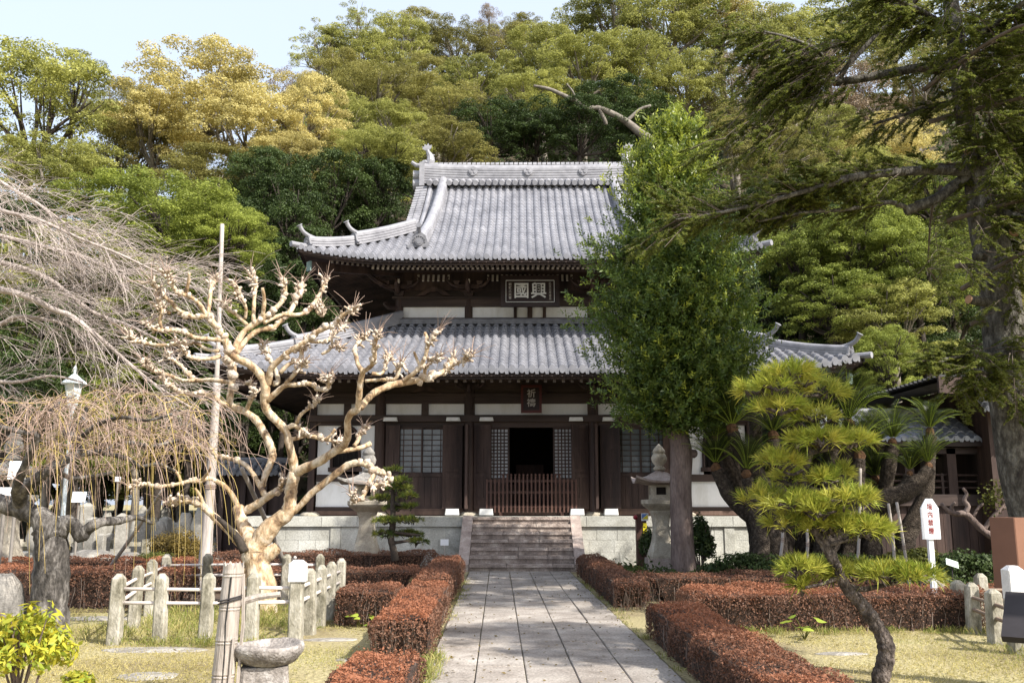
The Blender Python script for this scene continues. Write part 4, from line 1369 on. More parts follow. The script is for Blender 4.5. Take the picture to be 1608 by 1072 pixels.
T(40, 560, 90, 90, 31, 'dark', "dark leafy tree at the left edge behind the lamp post")
T(160, 590, 85, 70, 33, 'bright', "fresh green low tree behind the lamp post")
T(270, 500, 100, 60, 34, 'bright', "green crown seen through the pollarded tree")
T(340, 560, 90, 50, 36, 'dark', "dark low evergreen left of the hall, behind the pollarded tree")
T(400, 480, 70, 60, 38, 'dark', "dark evergreen between the tall pole and the hall")
# ---- skyline in the middle
T(500, 85, 52, 45, 84, 'open', "loose light green tree on the skyline with a bare white trunk")
T(565, 45, 45, 32, 92, 'open', "loose crown on the skyline right of the light green tree")
T(470, 150, 45, 40, 80, 'scrub', "brownish thin crown low on the skyline left of centre")
T(555, 110, 70, 52, 86, 'yg', "light yellow green crown below the loose skyline trees")
T(625, 95, 58, 60, 90, 'yg', "yellow green skyline crown with pale limbs, left of the middle")
T(655, 62, 50, 36, 98, 'olive', "ochre crown rising highest on the left part of the ridge line")
T(715, 85, 58, 48, 96, 'olive', "olive brown crown on the ridge line over the hall")
T(768, 48, 26, 34, 100, 'scrub', "small dark twiggy crown standing up alone on the ridge line")
T(790, 90, 52, 44, 94, 'olive', "olive crown under the small twiggy crown")
T(820, 60, 42, 30, 104, 'olive', "low olive crown on the ridge line right of the small twiggy crown")
T(850, 110, 72, 58, 80, 'yg', "yellow green crown above the fish finial gap of the ridge")
T(905, 60, 62, 52, 86, 'open', "feathery green crown on the skyline right of centre")
T(965, 30, 70, 60, 84, 'yg', "tall yellow green camphor touching the top edge of the view")
T(1050, 55, 90, 70, 78, 'yg', "wide camphor crown with pale limbs near the top edge, right of centre")
T(1135, 40, 80, 62, 82, 'gold', "gold tinted camphor crown at the top edge beside the fir")
T(1200, 90, 75, 70, 76, 'yg', "yellow green crown behind the upper fir boughs")
# ---- middle slope behind the hall
T(525, 135, 62, 45, 72, 'olive', "tan crown on the slope left above the hall")
T(590, 160, 74, 52, 62, 'olive', "ochre brown domed crown left above the hall ridge")
T(545, 205, 62, 45, 58, 'yg', "yellow green crown just under the ochre domed crown")
T(620, 215, 60, 45, 55, 'yg', "yellow green crown above the left end of the ridge")
T(690, 185, 74, 52, 60, 'olive', "russet brown domed crown above the fish finial")
T(660, 140, 55, 42, 70, 'olive', "olive crown between the russet crown and the skyline")
T(740, 150, 62, 50, 66, 'yg', "yellow olive crown on the slope above the middle of the roof")
T(600, 262, 80, 48, 47, 'pad', "bright layered crown touching the left gable of the hall")
T(548, 262, 52, 48, 49, 'pad', "bright layered crown left of the one at the gable")
T(700, 245, 78, 42, 50, 'olive', "dark ochre crown directly behind the ridge")
T(775, 215, 66, 48, 52, 'dark', "dark green crown behind the ridge, left of the middle crest")
T(845, 215, 62, 50, 52, 'dark', "dark green crown behind the middle crest of the ridge")
T(915, 215, 66, 48, 51, 'dark', "dark green crown behind the right crest of the ridge")
T(840, 165, 72, 45, 60, 'yg', "camphor crown half way up the slope over the ridge")
T(920, 130, 90, 52, 62, 'yg', "spreading camphor crown over the big sinuous limb")
T(985, 120, 80, 55, 64, 'yg', "camphor crown right of the spreading one, over the limb")
T(960, 180, 70, 45, 56, 'dark', "shadowy evergreen under the big sinuous limb")
T(1020, 215, 75, 50, 54, 'dark', "shadowy evergreen behind the tip of the conical tree")
T(1075, 150, 75, 58, 66, 'yg', "yellow green crown behind the tip of the conical tree")
# ---- right slope
T(1150, 145, 75, 55, 68, 'scrub', "bare brownish scrub behind the left fir boughs")
T(1250, 160, 80, 60, 70, 'scrub', "bare brown thicket on the slope left of the fir trunk")
T(1340, 175, 85, 58, 72, 'scrub', "mauve brown bare thicket next to the fir trunk")
T(1430, 150, 85, 62, 74, 'olive', "ochre crown behind the fir trunk on the slope")
T(1300, 80, 90, 62, 84, 'yg', "green crown near the top edge behind the cut fir limb")
T(1400, 55, 80, 60, 90, 'yg', "yellowish crown at the top edge left of the fir trunk")
T(1560, 90, 90, 80, 78, 'olive', "olive crown in the top right corner behind the fir")
T(1180, 210, 70, 50, 56, 'olive', "olive crown above the right end of the upper roof")
T(1290, 228, 70, 48, 54, 'yg', "yellow green crown between two big fir limbs")
T(1215, 265, 70, 48, 50, 'olive', "dull olive crown under the fir boughs, over the right eave")
T(1390, 245, 85, 50, 54, 'gold', "orange tinged crown beside the fir trunk")
T(1360, 310, 95, 60, 45, 'yg', "yellow green crown under the lower fir limb")
T(1250, 345, 80, 55, 43, 'dark', "dark evergreen right of the upper eave corner")
T(1480, 330, 95, 70, 43, 'bright', "bright crown beside the fir trunk, below the big limbs")
T(1255, 415, 85, 60, 40, 'bright', "bright green crown just right of the upper eave corner")
T(1345, 400, 90, 62, 39, 'bright', "bright green crown in the middle of the right thicket")
T(1440, 430, 90, 65, 38, 'bright', "bright green crown in the right thicket near the fir trunk")
T(1225, 480, 75, 58, 42, 'dark', "dark green crown between the two right eave corners")
T(1310, 490, 85, 58, 38, 'bright', "leafy crown above the right corner of the lower roof")
T(1400, 515, 85, 60, 37, 'yg', "yellow green crown low in the right thicket")
T(1490, 510, 80, 70, 40, 'dark', "dark crown left of the fir trunk behind the side roof")
T(1395, 575, 48, 52, 35, 'bright', "rounded bright shrub tree right of the lower eave corner")
T(1460, 590, 60, 60, 39, 'dark', "dark crown behind the roofed gallery")
T(1560, 480, 80, 80, 46, 'olive', "olive crown right of the fir trunk")
T(1570, 320, 90, 80, 52, 'dark', "dark crown at the right edge behind the fir")
T(1330, 610, 60, 50, 40, 'dark', "dark crown under the right end of the lower eave")
T(1180, 570, 70, 60, 44, 'dark', "dark crown hidden behind the conical tree")
T(1500, 735, 50, 45, 32.5, 'bright', "sunlit green tree seen through the gallery posts")
T(1570, 740, 45, 45, 32.5, 'yg', "sunlit yellow green tree seen through the right end of the gallery")
T(1420, 745, 50, 40, 33, 'bright', "sunlit green tree seen through the left end of the gallery")

# low evergreens and shrubs closing the foot of the wood
for k_, (u, v, rw, rh, Y, kind, lab) in enumerate([
    (25, 650, 90, 75, 29, 'dark', "low dark shrub at the left edge behind the lamp post base"),
    (120, 680, 90, 60, 31, 'bright', "low green shrub behind the lamp post and the graves"),
    (215, 650, 85, 60, 33, 'yg', "low yellowish shrub left behind the pollarded tree"),
    (305, 640, 80, 60, 34, 'dark', "low dark shrub in the middle behind the pollarded tree"),
    (385, 600, 75, 70, 37, 'dark', "dark shrub close to the left wall of the hall"),
    (450, 560, 70, 90, 41, 'dark', "tall dark evergreen in deep shade beside the left eaves"),
    (90, 520, 95, 80, 35, 'yg', "yellow green bush tree between the grey cherry boughs"),
    (250, 440, 85, 60, 35, 'bright', "green bush tree just below the broad rounded tree"),
    (1250, 560, 80, 75, 42, 'dark', "tall dark evergreen right of the hall behind the lower eave"),
    (1340, 560, 75, 70, 40, 'dark', "dark evergreen behind the right tip of the lower eave"),
    (1440, 640, 80, 60, 41, 'dark', "dark evergreen low behind the gallery ridge"),
    (1545, 620, 85, 80, 43, 'dark', "dark evergreen behind the side roof at the right edge"),
    (1270, 690, 80, 70, 41, 'dark', "dark evergreen behind the cycads"),
    (1400, 690, 70, 60, 43, 'dark', "dark evergreen in the shade behind the gallery"),
    (470, 650, 60, 70, 43, 'dark', "dark evergreen behind the left corner pillar of the hall"),
    (1330, 460, 110, 90, 44, 'dark', "big dark evergreen backing the right thicket"),
    (1450, 380, 100, 80, 48, 'dark', "big dark evergreen backing the thicket near the fir"),
    (1190, 440, 70, 90, 46, 'dark', "tall dark evergreen right of the conical tree"),
    (-20, 735, 90, 60, 38, 'dark', "low dark shrub beyond the graves at the left edge"),
    (90, 745, 90, 52, 40, 'bright', "low green shrub beyond the graves, behind the lamp post foot"),
    (190, 740, 90, 55, 41, 'dark', "low dark shrub beyond the graves, left of the tall pole"),
    (280, 745, 85, 50, 40, 'yg', "low yellowish shrub beyond the graves, near the tall pole"),
    (370, 735, 85, 58, 42, 'dark', "low dark shrub beyond the pollarded tree, left of the hall"),
    (455, 740, 70, 60, 44, 'dark', "low dark shrub beside the tile topped wall"),
    (1250, 760, 90, 60, 44, 'dark', "low dark shrub far behind the cycads"),
    (1620, 720, 90, 70, 44, 'dark', "low dark shrub behind the right end of the gallery"),
    (560, 400, 70, 70, 48, 'dark', "dark evergreen filling the gap behind the left upper eave"),
    (330, 440, 95, 70, 42, 'dark', "dark evergreen behind the broad rounded tree")]):
    T(u, v, rw, rh, Y, kind, lab)

M['bark_limb'] = surf('limb_bark', [(.3, (.10, .085, .07)), (.7, (.26, .235, .20))], 3, .9, .5)
# big sinuous pale limb over the ridge
def traced(mb, px, Y, n=7, k=4, rs=1.0, base=Vector((0, 0, 0)), bump=0.0, rng=None):
    pts = []; rad = []
    for q in px:
        YY = Y + (q[3] if len(q) > 3 else 0)
        pts.append(P(q[0], q[1], YY) - base); rad.append(max(q[2] * PXM(YY) * rs, .004))
    p, r = smooth_path(pts, rad, k)
    if bump and rng:
        r = [x * (1 + rng.uniform(-bump, bump)) for x in r]
    mb.tube(p, r, n)
    return p, r
b0 = P(1038, 300, 49.5); b0.z = float(hill_h(b0.x, b0.y))
lt = thing("leaning_camphor", "leaning camphor whose long sinuous pale limb reaches left over the ridge", "tree", b0, 0, "trees on the wooded hillside")
m = MB()
for px in ([(1045, 330, 9), (1028, 235, 9), (1000, 205, 7), (975, 186, 5.5), (940, 170, 4.5), (920, 172, 4.5), (905, 160, 4), (885, 150, 3.5), (862, 140, 3), (838, 135, 2)],
           [(940, 170, 3.5), (950, 190, 3.5), (952, 196, 2.5)], [(985, 190, 3.5), (1005, 172, 2.6), (1022, 166, 2)], [(905, 160, 2), (900, 145, 1.6), (890, 132, 1.2)]):
    traced(m, px, 49.5, 6, 4, 1.0, b0)
m.build("trunk", M['bark_limb'], lt, True)

# undergrowth that hides the forest floor
rng = np.random.default_rng(8)
n = 120000
ux = rng.uniform(-75, 95, n); uy = rng.uniform(40, 125, n)
k = hill_h(ux, uy) > .3
ux, uy = ux[k], uy[k]
cl = np.sin(ux * .9 + uy * .3) + np.sin(uy * 1.1 - ux * .4)
uz_ = hill_h(ux, uy) + np.abs(rng.normal(size=len(ux))) * (.55 + .35 * np.clip(cl, 0, 2))
v = leaf_quads(np.stack([ux, uy, uz_], -1), rng.normal(size=(len(ux), 3)) + np.array([0, -.5, .8]), rng.uniform(.25, .6, len(ux)), rng.uniform(.15, .35, len(ux)), rng)
me = np_mesh("undergrowth", v, 4)
tag(link_mesh("undergrowth", me, M['lf_dark']), kind='stuff')

# two evergreens outside the right edge: only their shadows fall across the path and the hedge
for k_, (x, y, z, s_, lab) in enumerate(((7.7, 5.9, 7.6, 1.35, "evergreen standing outside the right edge, near the viewer, shading the path"),
                                         (8.6, 10.0, 9.6, 1.7, "evergreen standing outside the right edge, farther back, shading the path"))):
    me, bo_, tm = proto('dark')[k_]
    t = thing("evergreen_tree", lab, "tree", (x, y, 0))
    o = bpy.data.objects.new("crown", me); COL.objects.link(o); o.parent = t; o.location = (0, 0, z); o.scale = (s_, s_, s_ * 1.1)
    trunk_build(400 + k_, bo_[:10], s_, s_ * 1.1, -z, .10).build("trunk", tm, t, True, (0, 0, z))
# ================================================================ stone lanterns
def lantern(base, kind, label, mats, H):
    """stone lantern: slabs, flared shaft, platform, light box, curved square roof, jewel"""
    t = thing("stone_lantern", label, "stone lantern", base, R(-2), "stone lanterns before the hall")
    mb, ms, mp, mbx, mr, mj = mats
    k = H
    m = MB(); m.frustum((0, 0, -.02), (.50 * k, .50 * k), (.49 * k, .49 * k), .17 * k, .02); m.build("bottom_slab", mb, t)
    if kind == 'round':
        m = MB(); m.lathe([(.42 * k, .15 * k), (.43 * k, .19 * k), (.43 * k, .33 * k), (.38 * k, .40 * k), (.33 * k, .44 * k), (.33 * k, .47 * k)], 24, (0, 0, 0), 6)
        m.build("base", mb, t)
        m = MB(); m.lathe([(.33 * k, .46 * k), (.30 * k, .56 * k), (.245 * k, .74 * k), (.195 * k, .95 * k), (.175 * k, 1.15 * k), (.185 * k, 1.3 * k), (.225 * k, 1.43 * k), (.24 * k, 1.47 * k)], 24, (0, 0, 0), 5)
        m.build("shaft", ms, t)
    else:
        m = MB(); m.frustum((0, 0, .145 * k), (.36 * k, .36 * k), (.35 * k, .35 * k), .24 * k, .015); m.build("base", mb, t)
        m = MB(); m.lathe([(.31 * k, .38 * k), (.315 * k, .44 * k), (.27 * k, .56 * k), (.215 * k, .74 * k), (.185 * k, .95 * k), (.178 * k, 1.12 * k), (.195 * k, 1.28 * k), (.24 * k, 1.43 * k), (.245 * k, 1.47 * k)], 28, (0, 0, 0), 9, PI / 4 * 0)
        m.build("shaft", ms, t)
    m = MB()
    m.lathe([(.24 * k, 1.45 * k), (.30 * k, 1.50 * k), (.37 * k, 1.56 * k), (.40 * k, 1.60 * k), (.41 * k, 1.605 * k), (.41 * k, 1.69 * k), (.39 * k, 1.70 * k), (.25 * k, 1.705 * k)], 28, (0, 0, 0), 12)
    m.build("platform", mp, t)
    m = MB()                                # light box: four corner posts and rails round a dark opening
    a, z0, z1 = .235 * k, 1.70 * k, 2.07 * k
    for sx in (-1, 1):
        for sy in (-1, 1):
            m.box((sx * (a - .06 * k), sy * (a - .06 * k), (z0 + z1) / 2), (.12 * k, .12 * k, z1 - z0))
    for q in (-1, 1):
        m.box((0, q * (a - .04 * k), z0 + .055 * k), (.23 * k, .075 * k, .11 * k)); m.box((0, q * (a - .04 * k), z1 - .045 * k), (.23 * k, .075 * k, .09 * k))
        m.box((q * (a - .04 * k), 0, z0 + .055 * k), (.075 * k, .23 * k, .11 * k)); m.box((q * (a - .04 * k), 0, z1 - .045 * k), (.075 * k, .23 * k, .09 * k))
    m.build("light_box", mbx, t)
    m = MB(); m.box((0, 0, (z0 + z1) / 2), (.28 * k, .28 * k, .30 * k)); m.build("inner_dark", M['interior'], t)
    # roof: square plan, concave slopes, corners swept up
    m = MB(); n = 9; w2 = .60 * k; zt = 2.10 * k
    def rz(x, y, top=True):
        d = max(abs(x), abs(y)) / w2; c_ = (abs(x) * abs(y)) / w2 ** 2
        return zt + (.30 * k * (1 - d) ** 1.35 + .015 * k if top else -.03 * k - .04 * k * (d < .6)) + .13 * k * c_ ** 2.2
    vs = []; fs = []
    for top in (True, False):
        o = len(vs)
        for j in range(n):
            for i in range(n):
                x = w2 * (2 * i / (n - 1) - 1); y = w2 * (2 * j / (n - 1) - 1)
                vs.append((x, y, rz(x, y, top)))
        for j in range(n - 1):
            for i in range(n - 1):
                q = (o + j * n + i, o + j * n + i + 1, o + (j + 1) * n + i + 1, o + (j + 1) * n + i)
                fs.append(q if top else q[::-1])
    N2 = n * n
    rim = [i for i in range(n)] + [j * n + n - 1 for j in range(1, n)] + [(n - 1) * n + i for i in range(n - 2, -1, -1)] + [j * n for j in range(n - 2, 0, -1)]
    for i in range(len(rim)):
        a_, b_ = rim[i], rim[(i + 1) % len(rim)]
        fs.append((a_, N2 + a_, N2 + b_, b_))
    m.add(vs, fs); m.build("roof", mr, t)
    m = MB(); zj = 2.39 * k
    m.lathe([(.13 * k, zj - .02), (.145 * k, zj + .03 * k), (.10 * k, zj + .07 * k), (.10 * k, zj + .09 * k), (.165 * k, zj + .17 * k), (.185 * k, zj + .26 * k), (.15 * k, zj + .34 * k), (.125 * k, zj + .37 * k), (.15 * k, zj + .39 * k), (.14 * k, zj + .44 * k), (.07 * k, zj + .53 * k), (.01 * k, zj + .59 * k)], 16)
    m.build("jewel", mj, t, True)
    return t
lantern(G(574, 903) , 'round', "stone lantern with dark mossy base left of the stone steps, beside a small pine", (M['stonedk'], M['stonelt'], M['stonelt'], M['stonelt'], M['stonedk'], M['stonedk']), .985)
bl = P(1040, 905, 21.6); bl.z = 0
lantern(bl, 'square', "stone lantern with pinkish roof half hidden by the conical tree trunk", (M['stonepk'], M['stonelt'], M['stonelt'], M['stonelt'], M['stonepk'], M['stonelt']), 1.0)

# ================================================================ clipped hedges
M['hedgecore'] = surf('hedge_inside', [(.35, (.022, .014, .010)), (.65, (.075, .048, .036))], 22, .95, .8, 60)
M['hedgetwig'] = surf('hedge_twig', [(.3, (.10, .07, .055)), (.7, (.26, .205, .17))], 4, .85, 0)
def hedge(name, label, x0, x1, y0, y1, h, seed, red=.6, dens=2600, leaf=.030, bare=.35, rz=0, gapf=0.0):
    """clipped azalea hedge: twiggy dark core, leaves over an uneven skin; top redder than the flanks"""
    cx, cy = (x0 + x1) / 2, (y0 + y1) / 2
    t = thing(name, label, "hedge", (cx, cy, 0), rz, "clipped red brown hedges")
    rng = np.random.default_rng(seed)
    hx, hy = (x1 - x0) / 2, (y1 - y0) / 2
    def skin(u, v, side):
        pass
    A = [('top', 4 * hx * hy), ('f', 2 * hx * h), ('b', 2 * hx * h), ('l', 2 * hy * h), ('r', 2 * hy * h)]
    pts = []; nr = []; tops = []
    for s_, ar in A:
        n = int(ar * dens * (1.0 if s_ == 'top' else .8))
        a = rng.uniform(-1, 1, n); b = rng.uniform(-1, 1, n); c = rng.uniform(.04, 1, n) ** .8
        o = np.ones(n)
        if s_ == 'top': p = np.stack([a * hx, b * hy, o * h], -1); nn = np.stack([o * 0, o * 0, o], -1)
        elif s_ == 'f': p = np.stack([a * hx, -o * hy, c * h], -1); nn = np.stack([o * 0, -o, o * 0], -1)
        elif s_ == 'b': p = np.stack([a * hx, o * hy, c * h], -1); nn = np.stack([o * 0, o, o * 0], -1)
        elif s_ == 'l': p = np.stack([-o * hx, b * hy, c * h], -1); nn = np.stack([-o, o * 0, o * 0], -1)
        else: p = np.stack([o * hx, b * hy, c * h], -1); nn = np.stack([o, o * 0, o * 0], -1)
        pts.append(p); nr.append(nn); tops.append(np.full(n, 1.0 if s_ == 'top' else 0.0))
    p = np.concatenate(pts); nn = np.concatenate(nr); tp = np.concatenate(tops)
    wx, wy = p[:, 0] + cx, p[:, 1] + cy
    # round the edges and make the skin lumpy
    e = np.minimum(np.minimum(hx - np.abs(p[:, 0]), hy - np.abs(p[:, 1])), 9)
    rr_ = .10
    ex = np.clip(1 - (hx - np.abs(p[:, 0])) / rr_, 0, 1); ey = np.clip(1 - (hy - np.abs(p[:, 1])) / rr_, 0, 1); ez = np.clip(1 - (h - p[:, 2]) / rr_, 0, 1)
    sh = .045 * (ex * ez + ey * ez + ex * ey)
    p[:, 0] -= np.sign(p[:, 0]) * sh * ex; p[:, 1] -= np.sign(p[:, 1]) * sh * ey; p[:, 2] -= sh * ez * 1.2
    lump = .045 * np.sin(wx * 3.1 + np.sin(wy * 2.3) * 1.5 + seed) * np.sin(wy * 2.7 + seed * 2 + np.sin(wx * 1.9)) + .02 * np.sin(wx * 11 + wy * 7 + p[:, 2] * 9)
    p += nn * (lump - np.abs(rng.normal(size=len(p))) * .035)[:, None]
    stick = rng.uniform(size=len(p)) < .03
    p[stick] += nn[stick] * rng.uniform(.01, .05, stick.sum())[:, None]
    if bare > 0:                            # thin patches low on the flanks
        low = (tp < .5) & (p[:, 2] < h * .55) & (rng.uniform(size=len(p)) < bare + .4 * (np.sin(wx * 2.2 + wy * 3.3) > .3))
        p, nn, tp, wx, wy = p[~low], nn[~low], tp[~low], wx[~low], wy[~low]
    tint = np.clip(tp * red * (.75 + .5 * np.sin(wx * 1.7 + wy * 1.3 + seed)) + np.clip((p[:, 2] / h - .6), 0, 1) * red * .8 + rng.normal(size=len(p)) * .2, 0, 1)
    L = leaf * rng.uniform(.6, 1.4, len(p))
    v = leaf_quads(p, nn + rng.normal(size=p.shape) * .7, L, L * .5, rng)
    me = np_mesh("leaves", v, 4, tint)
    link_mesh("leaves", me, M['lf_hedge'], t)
    m = MB()                                # twigs inside
    r2 = random.Random(seed)
    for i in range(int(48 * (4 * hx * hy + 2 * (hx + hy) * h))):
        x, y = r2.uniform(-hx + .03, hx - .03), r2.uniform(-hy + .03, hy - .03)
        b = Vector((x * .96, y * .96, 0)); q = Vector((x + r2.uniform(-.08, .08), y + r2.uniform(-.08, .08), h * r2.uniform(.6, .98)))
        q.x = max(-hx, min(hx, q.x)); q.y = max(-hy, min(hy, q.y))
        m.tube([b, b.lerp(q, .5) + Vector((r2.uniform(-.04, .04), r2.uniform(-.04, .04), 0)), q], [.007, .005, .003], 3, False)
    m.build("twigs", M['hedgetwig'], t)
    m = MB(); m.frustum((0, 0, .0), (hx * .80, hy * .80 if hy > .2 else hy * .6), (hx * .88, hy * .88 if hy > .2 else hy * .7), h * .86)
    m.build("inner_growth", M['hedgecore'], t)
    return t
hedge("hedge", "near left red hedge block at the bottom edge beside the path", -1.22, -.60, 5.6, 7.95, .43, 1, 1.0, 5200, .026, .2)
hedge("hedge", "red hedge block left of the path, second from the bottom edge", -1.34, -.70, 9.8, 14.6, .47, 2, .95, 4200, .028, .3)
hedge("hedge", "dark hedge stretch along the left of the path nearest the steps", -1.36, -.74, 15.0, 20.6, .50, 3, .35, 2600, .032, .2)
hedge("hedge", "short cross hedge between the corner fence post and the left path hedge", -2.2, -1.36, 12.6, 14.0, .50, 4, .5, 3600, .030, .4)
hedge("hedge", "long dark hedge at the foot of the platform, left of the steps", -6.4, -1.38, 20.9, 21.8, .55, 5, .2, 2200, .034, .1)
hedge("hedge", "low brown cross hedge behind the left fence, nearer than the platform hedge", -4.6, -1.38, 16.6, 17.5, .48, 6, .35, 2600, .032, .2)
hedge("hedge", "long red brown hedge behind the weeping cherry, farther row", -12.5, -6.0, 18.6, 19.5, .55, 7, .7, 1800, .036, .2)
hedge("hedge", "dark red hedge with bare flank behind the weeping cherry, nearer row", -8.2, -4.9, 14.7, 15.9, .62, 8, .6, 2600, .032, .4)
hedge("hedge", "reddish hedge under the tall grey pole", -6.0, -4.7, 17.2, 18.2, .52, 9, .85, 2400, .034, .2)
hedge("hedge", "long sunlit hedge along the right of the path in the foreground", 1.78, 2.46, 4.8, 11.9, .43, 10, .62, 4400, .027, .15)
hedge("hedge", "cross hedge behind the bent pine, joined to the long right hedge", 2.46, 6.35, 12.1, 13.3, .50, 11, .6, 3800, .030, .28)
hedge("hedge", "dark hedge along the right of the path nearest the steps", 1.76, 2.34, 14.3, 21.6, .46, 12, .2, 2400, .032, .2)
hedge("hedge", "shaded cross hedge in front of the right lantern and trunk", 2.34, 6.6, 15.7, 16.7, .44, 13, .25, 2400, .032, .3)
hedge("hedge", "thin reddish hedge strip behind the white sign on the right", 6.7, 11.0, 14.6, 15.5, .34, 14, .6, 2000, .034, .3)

# ================================================================ stone post fences
def fence_post(px, py, h, rng, wd=.165, mat=None, parent=None, base=Vector((0, 0, 0)), lean=0):
    m = MB()
    q = Vector((px, py, 0)) - base
    w_ = wd * rng.uniform(.92, 1.06) / 2
    r0 = []
    dx, dy = rng.uniform(-.02, .02) + lean, rng.uniform(-.015, .015)
    def ring(z, k, n_=2):
        b = .018
        return [(q.x + dx * z + sx, q.y + dy * z + sy, z) for sx, sy in ((-k + b, -k), (k - b, -k), (k, -k + b), (k, k - b), (k - b, k), (-k + b, k), (-k, k - b), (-k, -k + b))]
    m.rings([ring(-.05, w_ * 1.06), ring(h * .5, w_ * 1.0), ring(h * .88, w_ * .97), ring(h * .93, w_ * .93), ring(h, w_ * .42)])
    return m.build("post", mat, parent)
def G2(u, v):
    q = G(u, v); return (q.x, q.y)
rg = random.Random(12)
fl = thing("stone_post_fence", "square granite post fence with pale bamboo rails round the pollarded tree", "fence", (-3.6, 12.6, 0))
fb = Vector((-3.6, 12.6, 0))
FR = [(-4.43, 11.15), (-3.92, 11.18), (-3.41, 11.22), (-2.89, 11.27)]
for x, y in FR: fence_post(x, y, .80, rg, .145, M['granite'], fl, fb)
fence_post(-2.38, 11.3, .93, rg, .165, M['granite'], fl, fb)
for x, y in ((-2.36, 12.0), (-2.36, 12.7), (-2.36, 13.4), (-2.36, 14.2)): fence_post(x, y, .80, rg, .145, M['granite'], fl, fb)
for x, y in ((-4.77, 12.6), (-5.08, 14.0), (-5.40, 15.5), (-4.75, 15.6), (-4.1, 15.6), (-3.45, 15.5), (-2.9, 15.4)): fence_post(x, y, .80, rg, .145, M['granite'], fl, fb)
def rails(pts, zs, mat, parent, base, r=.022):
    for z in zs:
        m = MB()
        m.tube([(x - base.x, y - base.y, z + rg.uniform(-.012, .012)) for x, y in pts], [r * rg.uniform(.9, 1.1) for _ in pts], 7)
        m.build("rail", mat, parent, True)
rails(FR + [(-2.38, 11.3)], (.46, .62), M['rail'], fl, fb)
rails([(-2.38, 11.3), (-2.36, 12.7), (-2.36, 14.2)], (.46, .62), M['rail'], fl, fb)
rails([(-4.43, 11.15), (-4.77, 12.6), (-5.08, 14.0), (-5.40, 15.5)], (.46, .62), M['rail'], fl, fb)
rails([(-5.40, 15.5), (-4.1, 15.6), (-2.9, 15.4)], (.46, .62), M['rail'], fl, fb)
# white cap stone on the corner post
m = MB(); m.frustum((-2.38 - fb.x, 11.3 - fb.y, .70), (.098, .098), (.094, .094), .20, .01); m.frustum((-2.38 - fb.x, 11.3 - fb.y, .9), (.094, .094), (.05, .05), .045, .01)
m.build("pale_post_top", M['granitew'], fl)

fr_ = thing("stone_post_fence", "weathered grey post fence with brown rails at the right edge", "fence", G(1530, 990))
fb2 = G(1530, 990)
RP = [G2(1477, 982), G2(1508, 988), G2(1530, 994), G2(1566, 1011), G2(1598, 1026)]
for x, y in RP: fence_post(x, y, .62, rg, .15, M['granite'], fr_, fb2)
x, y = G2(1545, 978); fence_post(x, y, .66, rg, .155, M['granite'], fr_, fb2)
rails([RP[0], RP[1], RP[2], RP[3], RP[4]], (.30, .44), M['railbr'], fr_, fb2)
rails([RP[0], G2(1545, 978), G2(1640, 980)], (.30, .44), M['railbr'], fr_, fb2)
x, y = G2(1599, 1000)
wp = thing("white_post", "short white square stone post at the right edge behind the post fence", "post", (x, y, 0))
m = MB(); m.frustum((0, 0, 0), (.10, .10), (.098, .098), .80, .012); m.frustum((0, 0, .8), (.098, .098), (.05, .05), .05, .01); m.build("shaft", M['granitew'], wp)
m = MB(); m.frustum((0, 0, 0), (.16, .16), (.15, .15), .1); m.build("base", M['granite'], wp)

# ================================================================ water basin, bamboo stump, rock
bb = G(414, 1092)
sb = thing("stone_basin", "round hollowed stone bowl on a rough stone block in the left foreground", "water basin", bb, .2)
m = MB()
m.lathe([(.05, .245), (.17, .25), (.25, .29), (.30, .355), (.315, .40), (.305, .425), (.275, .432), (.245, .415), (.21, .375), (.12, .345), (.01, .34)], 26)
rb_ = random.Random(3)
m.v = [(x * (1 + .05 * math.sin(3 * math.atan2(y, x) + 1)) + rb_.uniform(-.004, .004), y * (1 + .04 * math.cos(2 * math.atan2(y, x))) + rb_.uniform(-.004, .004), z + .012 * math.sin(2 * math.atan2(y, x)) + rb_.uniform(-.003, .003)) for x, y, z in m.v]
M['basin'] = surf("mottled_basin_stone", [(.3, (.12, .105, .095)), (.48, (.25, .225, .205)), (.6, (.36, .335, .315)), (.7, (.60, .585, .56))], 7, .9, .8, 40, fine=(50, .3))
m.build("bowl", M['basin'], sb, True)
m = MB(); m.frustum((0, 0, -.03), (.215, .2), (.19, .18), .285, .03)
m.v = [(x + rb_.uniform(-.012, .012), y + rb_.uniform(-.012, .012), z) for x, y, z in m.v]
m.build("block", M['basin'], sb)

bq = G(347, 1100)
bs_ = thing("bamboo_post", "split grey bamboo stump tied with wire in the left foreground", "post", bq)
H_ = 1.12
m = MB()
prof = []
z = -.02
while z < H_ - .03:
    prof += [(.094, z), (.092, z + .20)]
    prof += [(.098, z + .215), (.091, z + .225), (.098, z + .238)]
    z += .27
prof = [q for q in prof if q[1] < H_]
n = 20
rs = []
for r_, z in prof:
    rs.append([(r_ * (1 - .10 * z) * math.cos(2 * PI * i / n) + .045 * z, r_ * (1 - .10 * z) * math.sin(2 * PI * i / n), z) for i in range(n)])
rq = random.Random(6)
jag = [rq.uniform(-.05, .06) for _ in range(n)]
last = rs[-1]
rs.append([(x, y, H_ - .03 + jag[i]) for i, (x, y, z) in enumerate(last)])
rs.append([(.045 * H_ + (x - .045 * H_) * .82, y * .82, H_ - .06 + jag[i] * .9) for i, (x, y, z) in enumerate(last)])
rs.append([(.045 * H_ + (x - .045 * H_) * .8, y * .8, .7) for i, (x, y, z) in enumerate(last)])
m.rings(rs)
m.build("culm", M['bamboo'], bs_)
m = MB()
for k in range(2): m.tube([(.035 + .099 * math.cos(a), .099 * math.sin(a), .80 + .02 * k + .025 * math.cos(a)) for a in np.linspace(0, 2 * PI, 20)], .006, 5)
m.build("wire", M['darkmetal'], bs_)
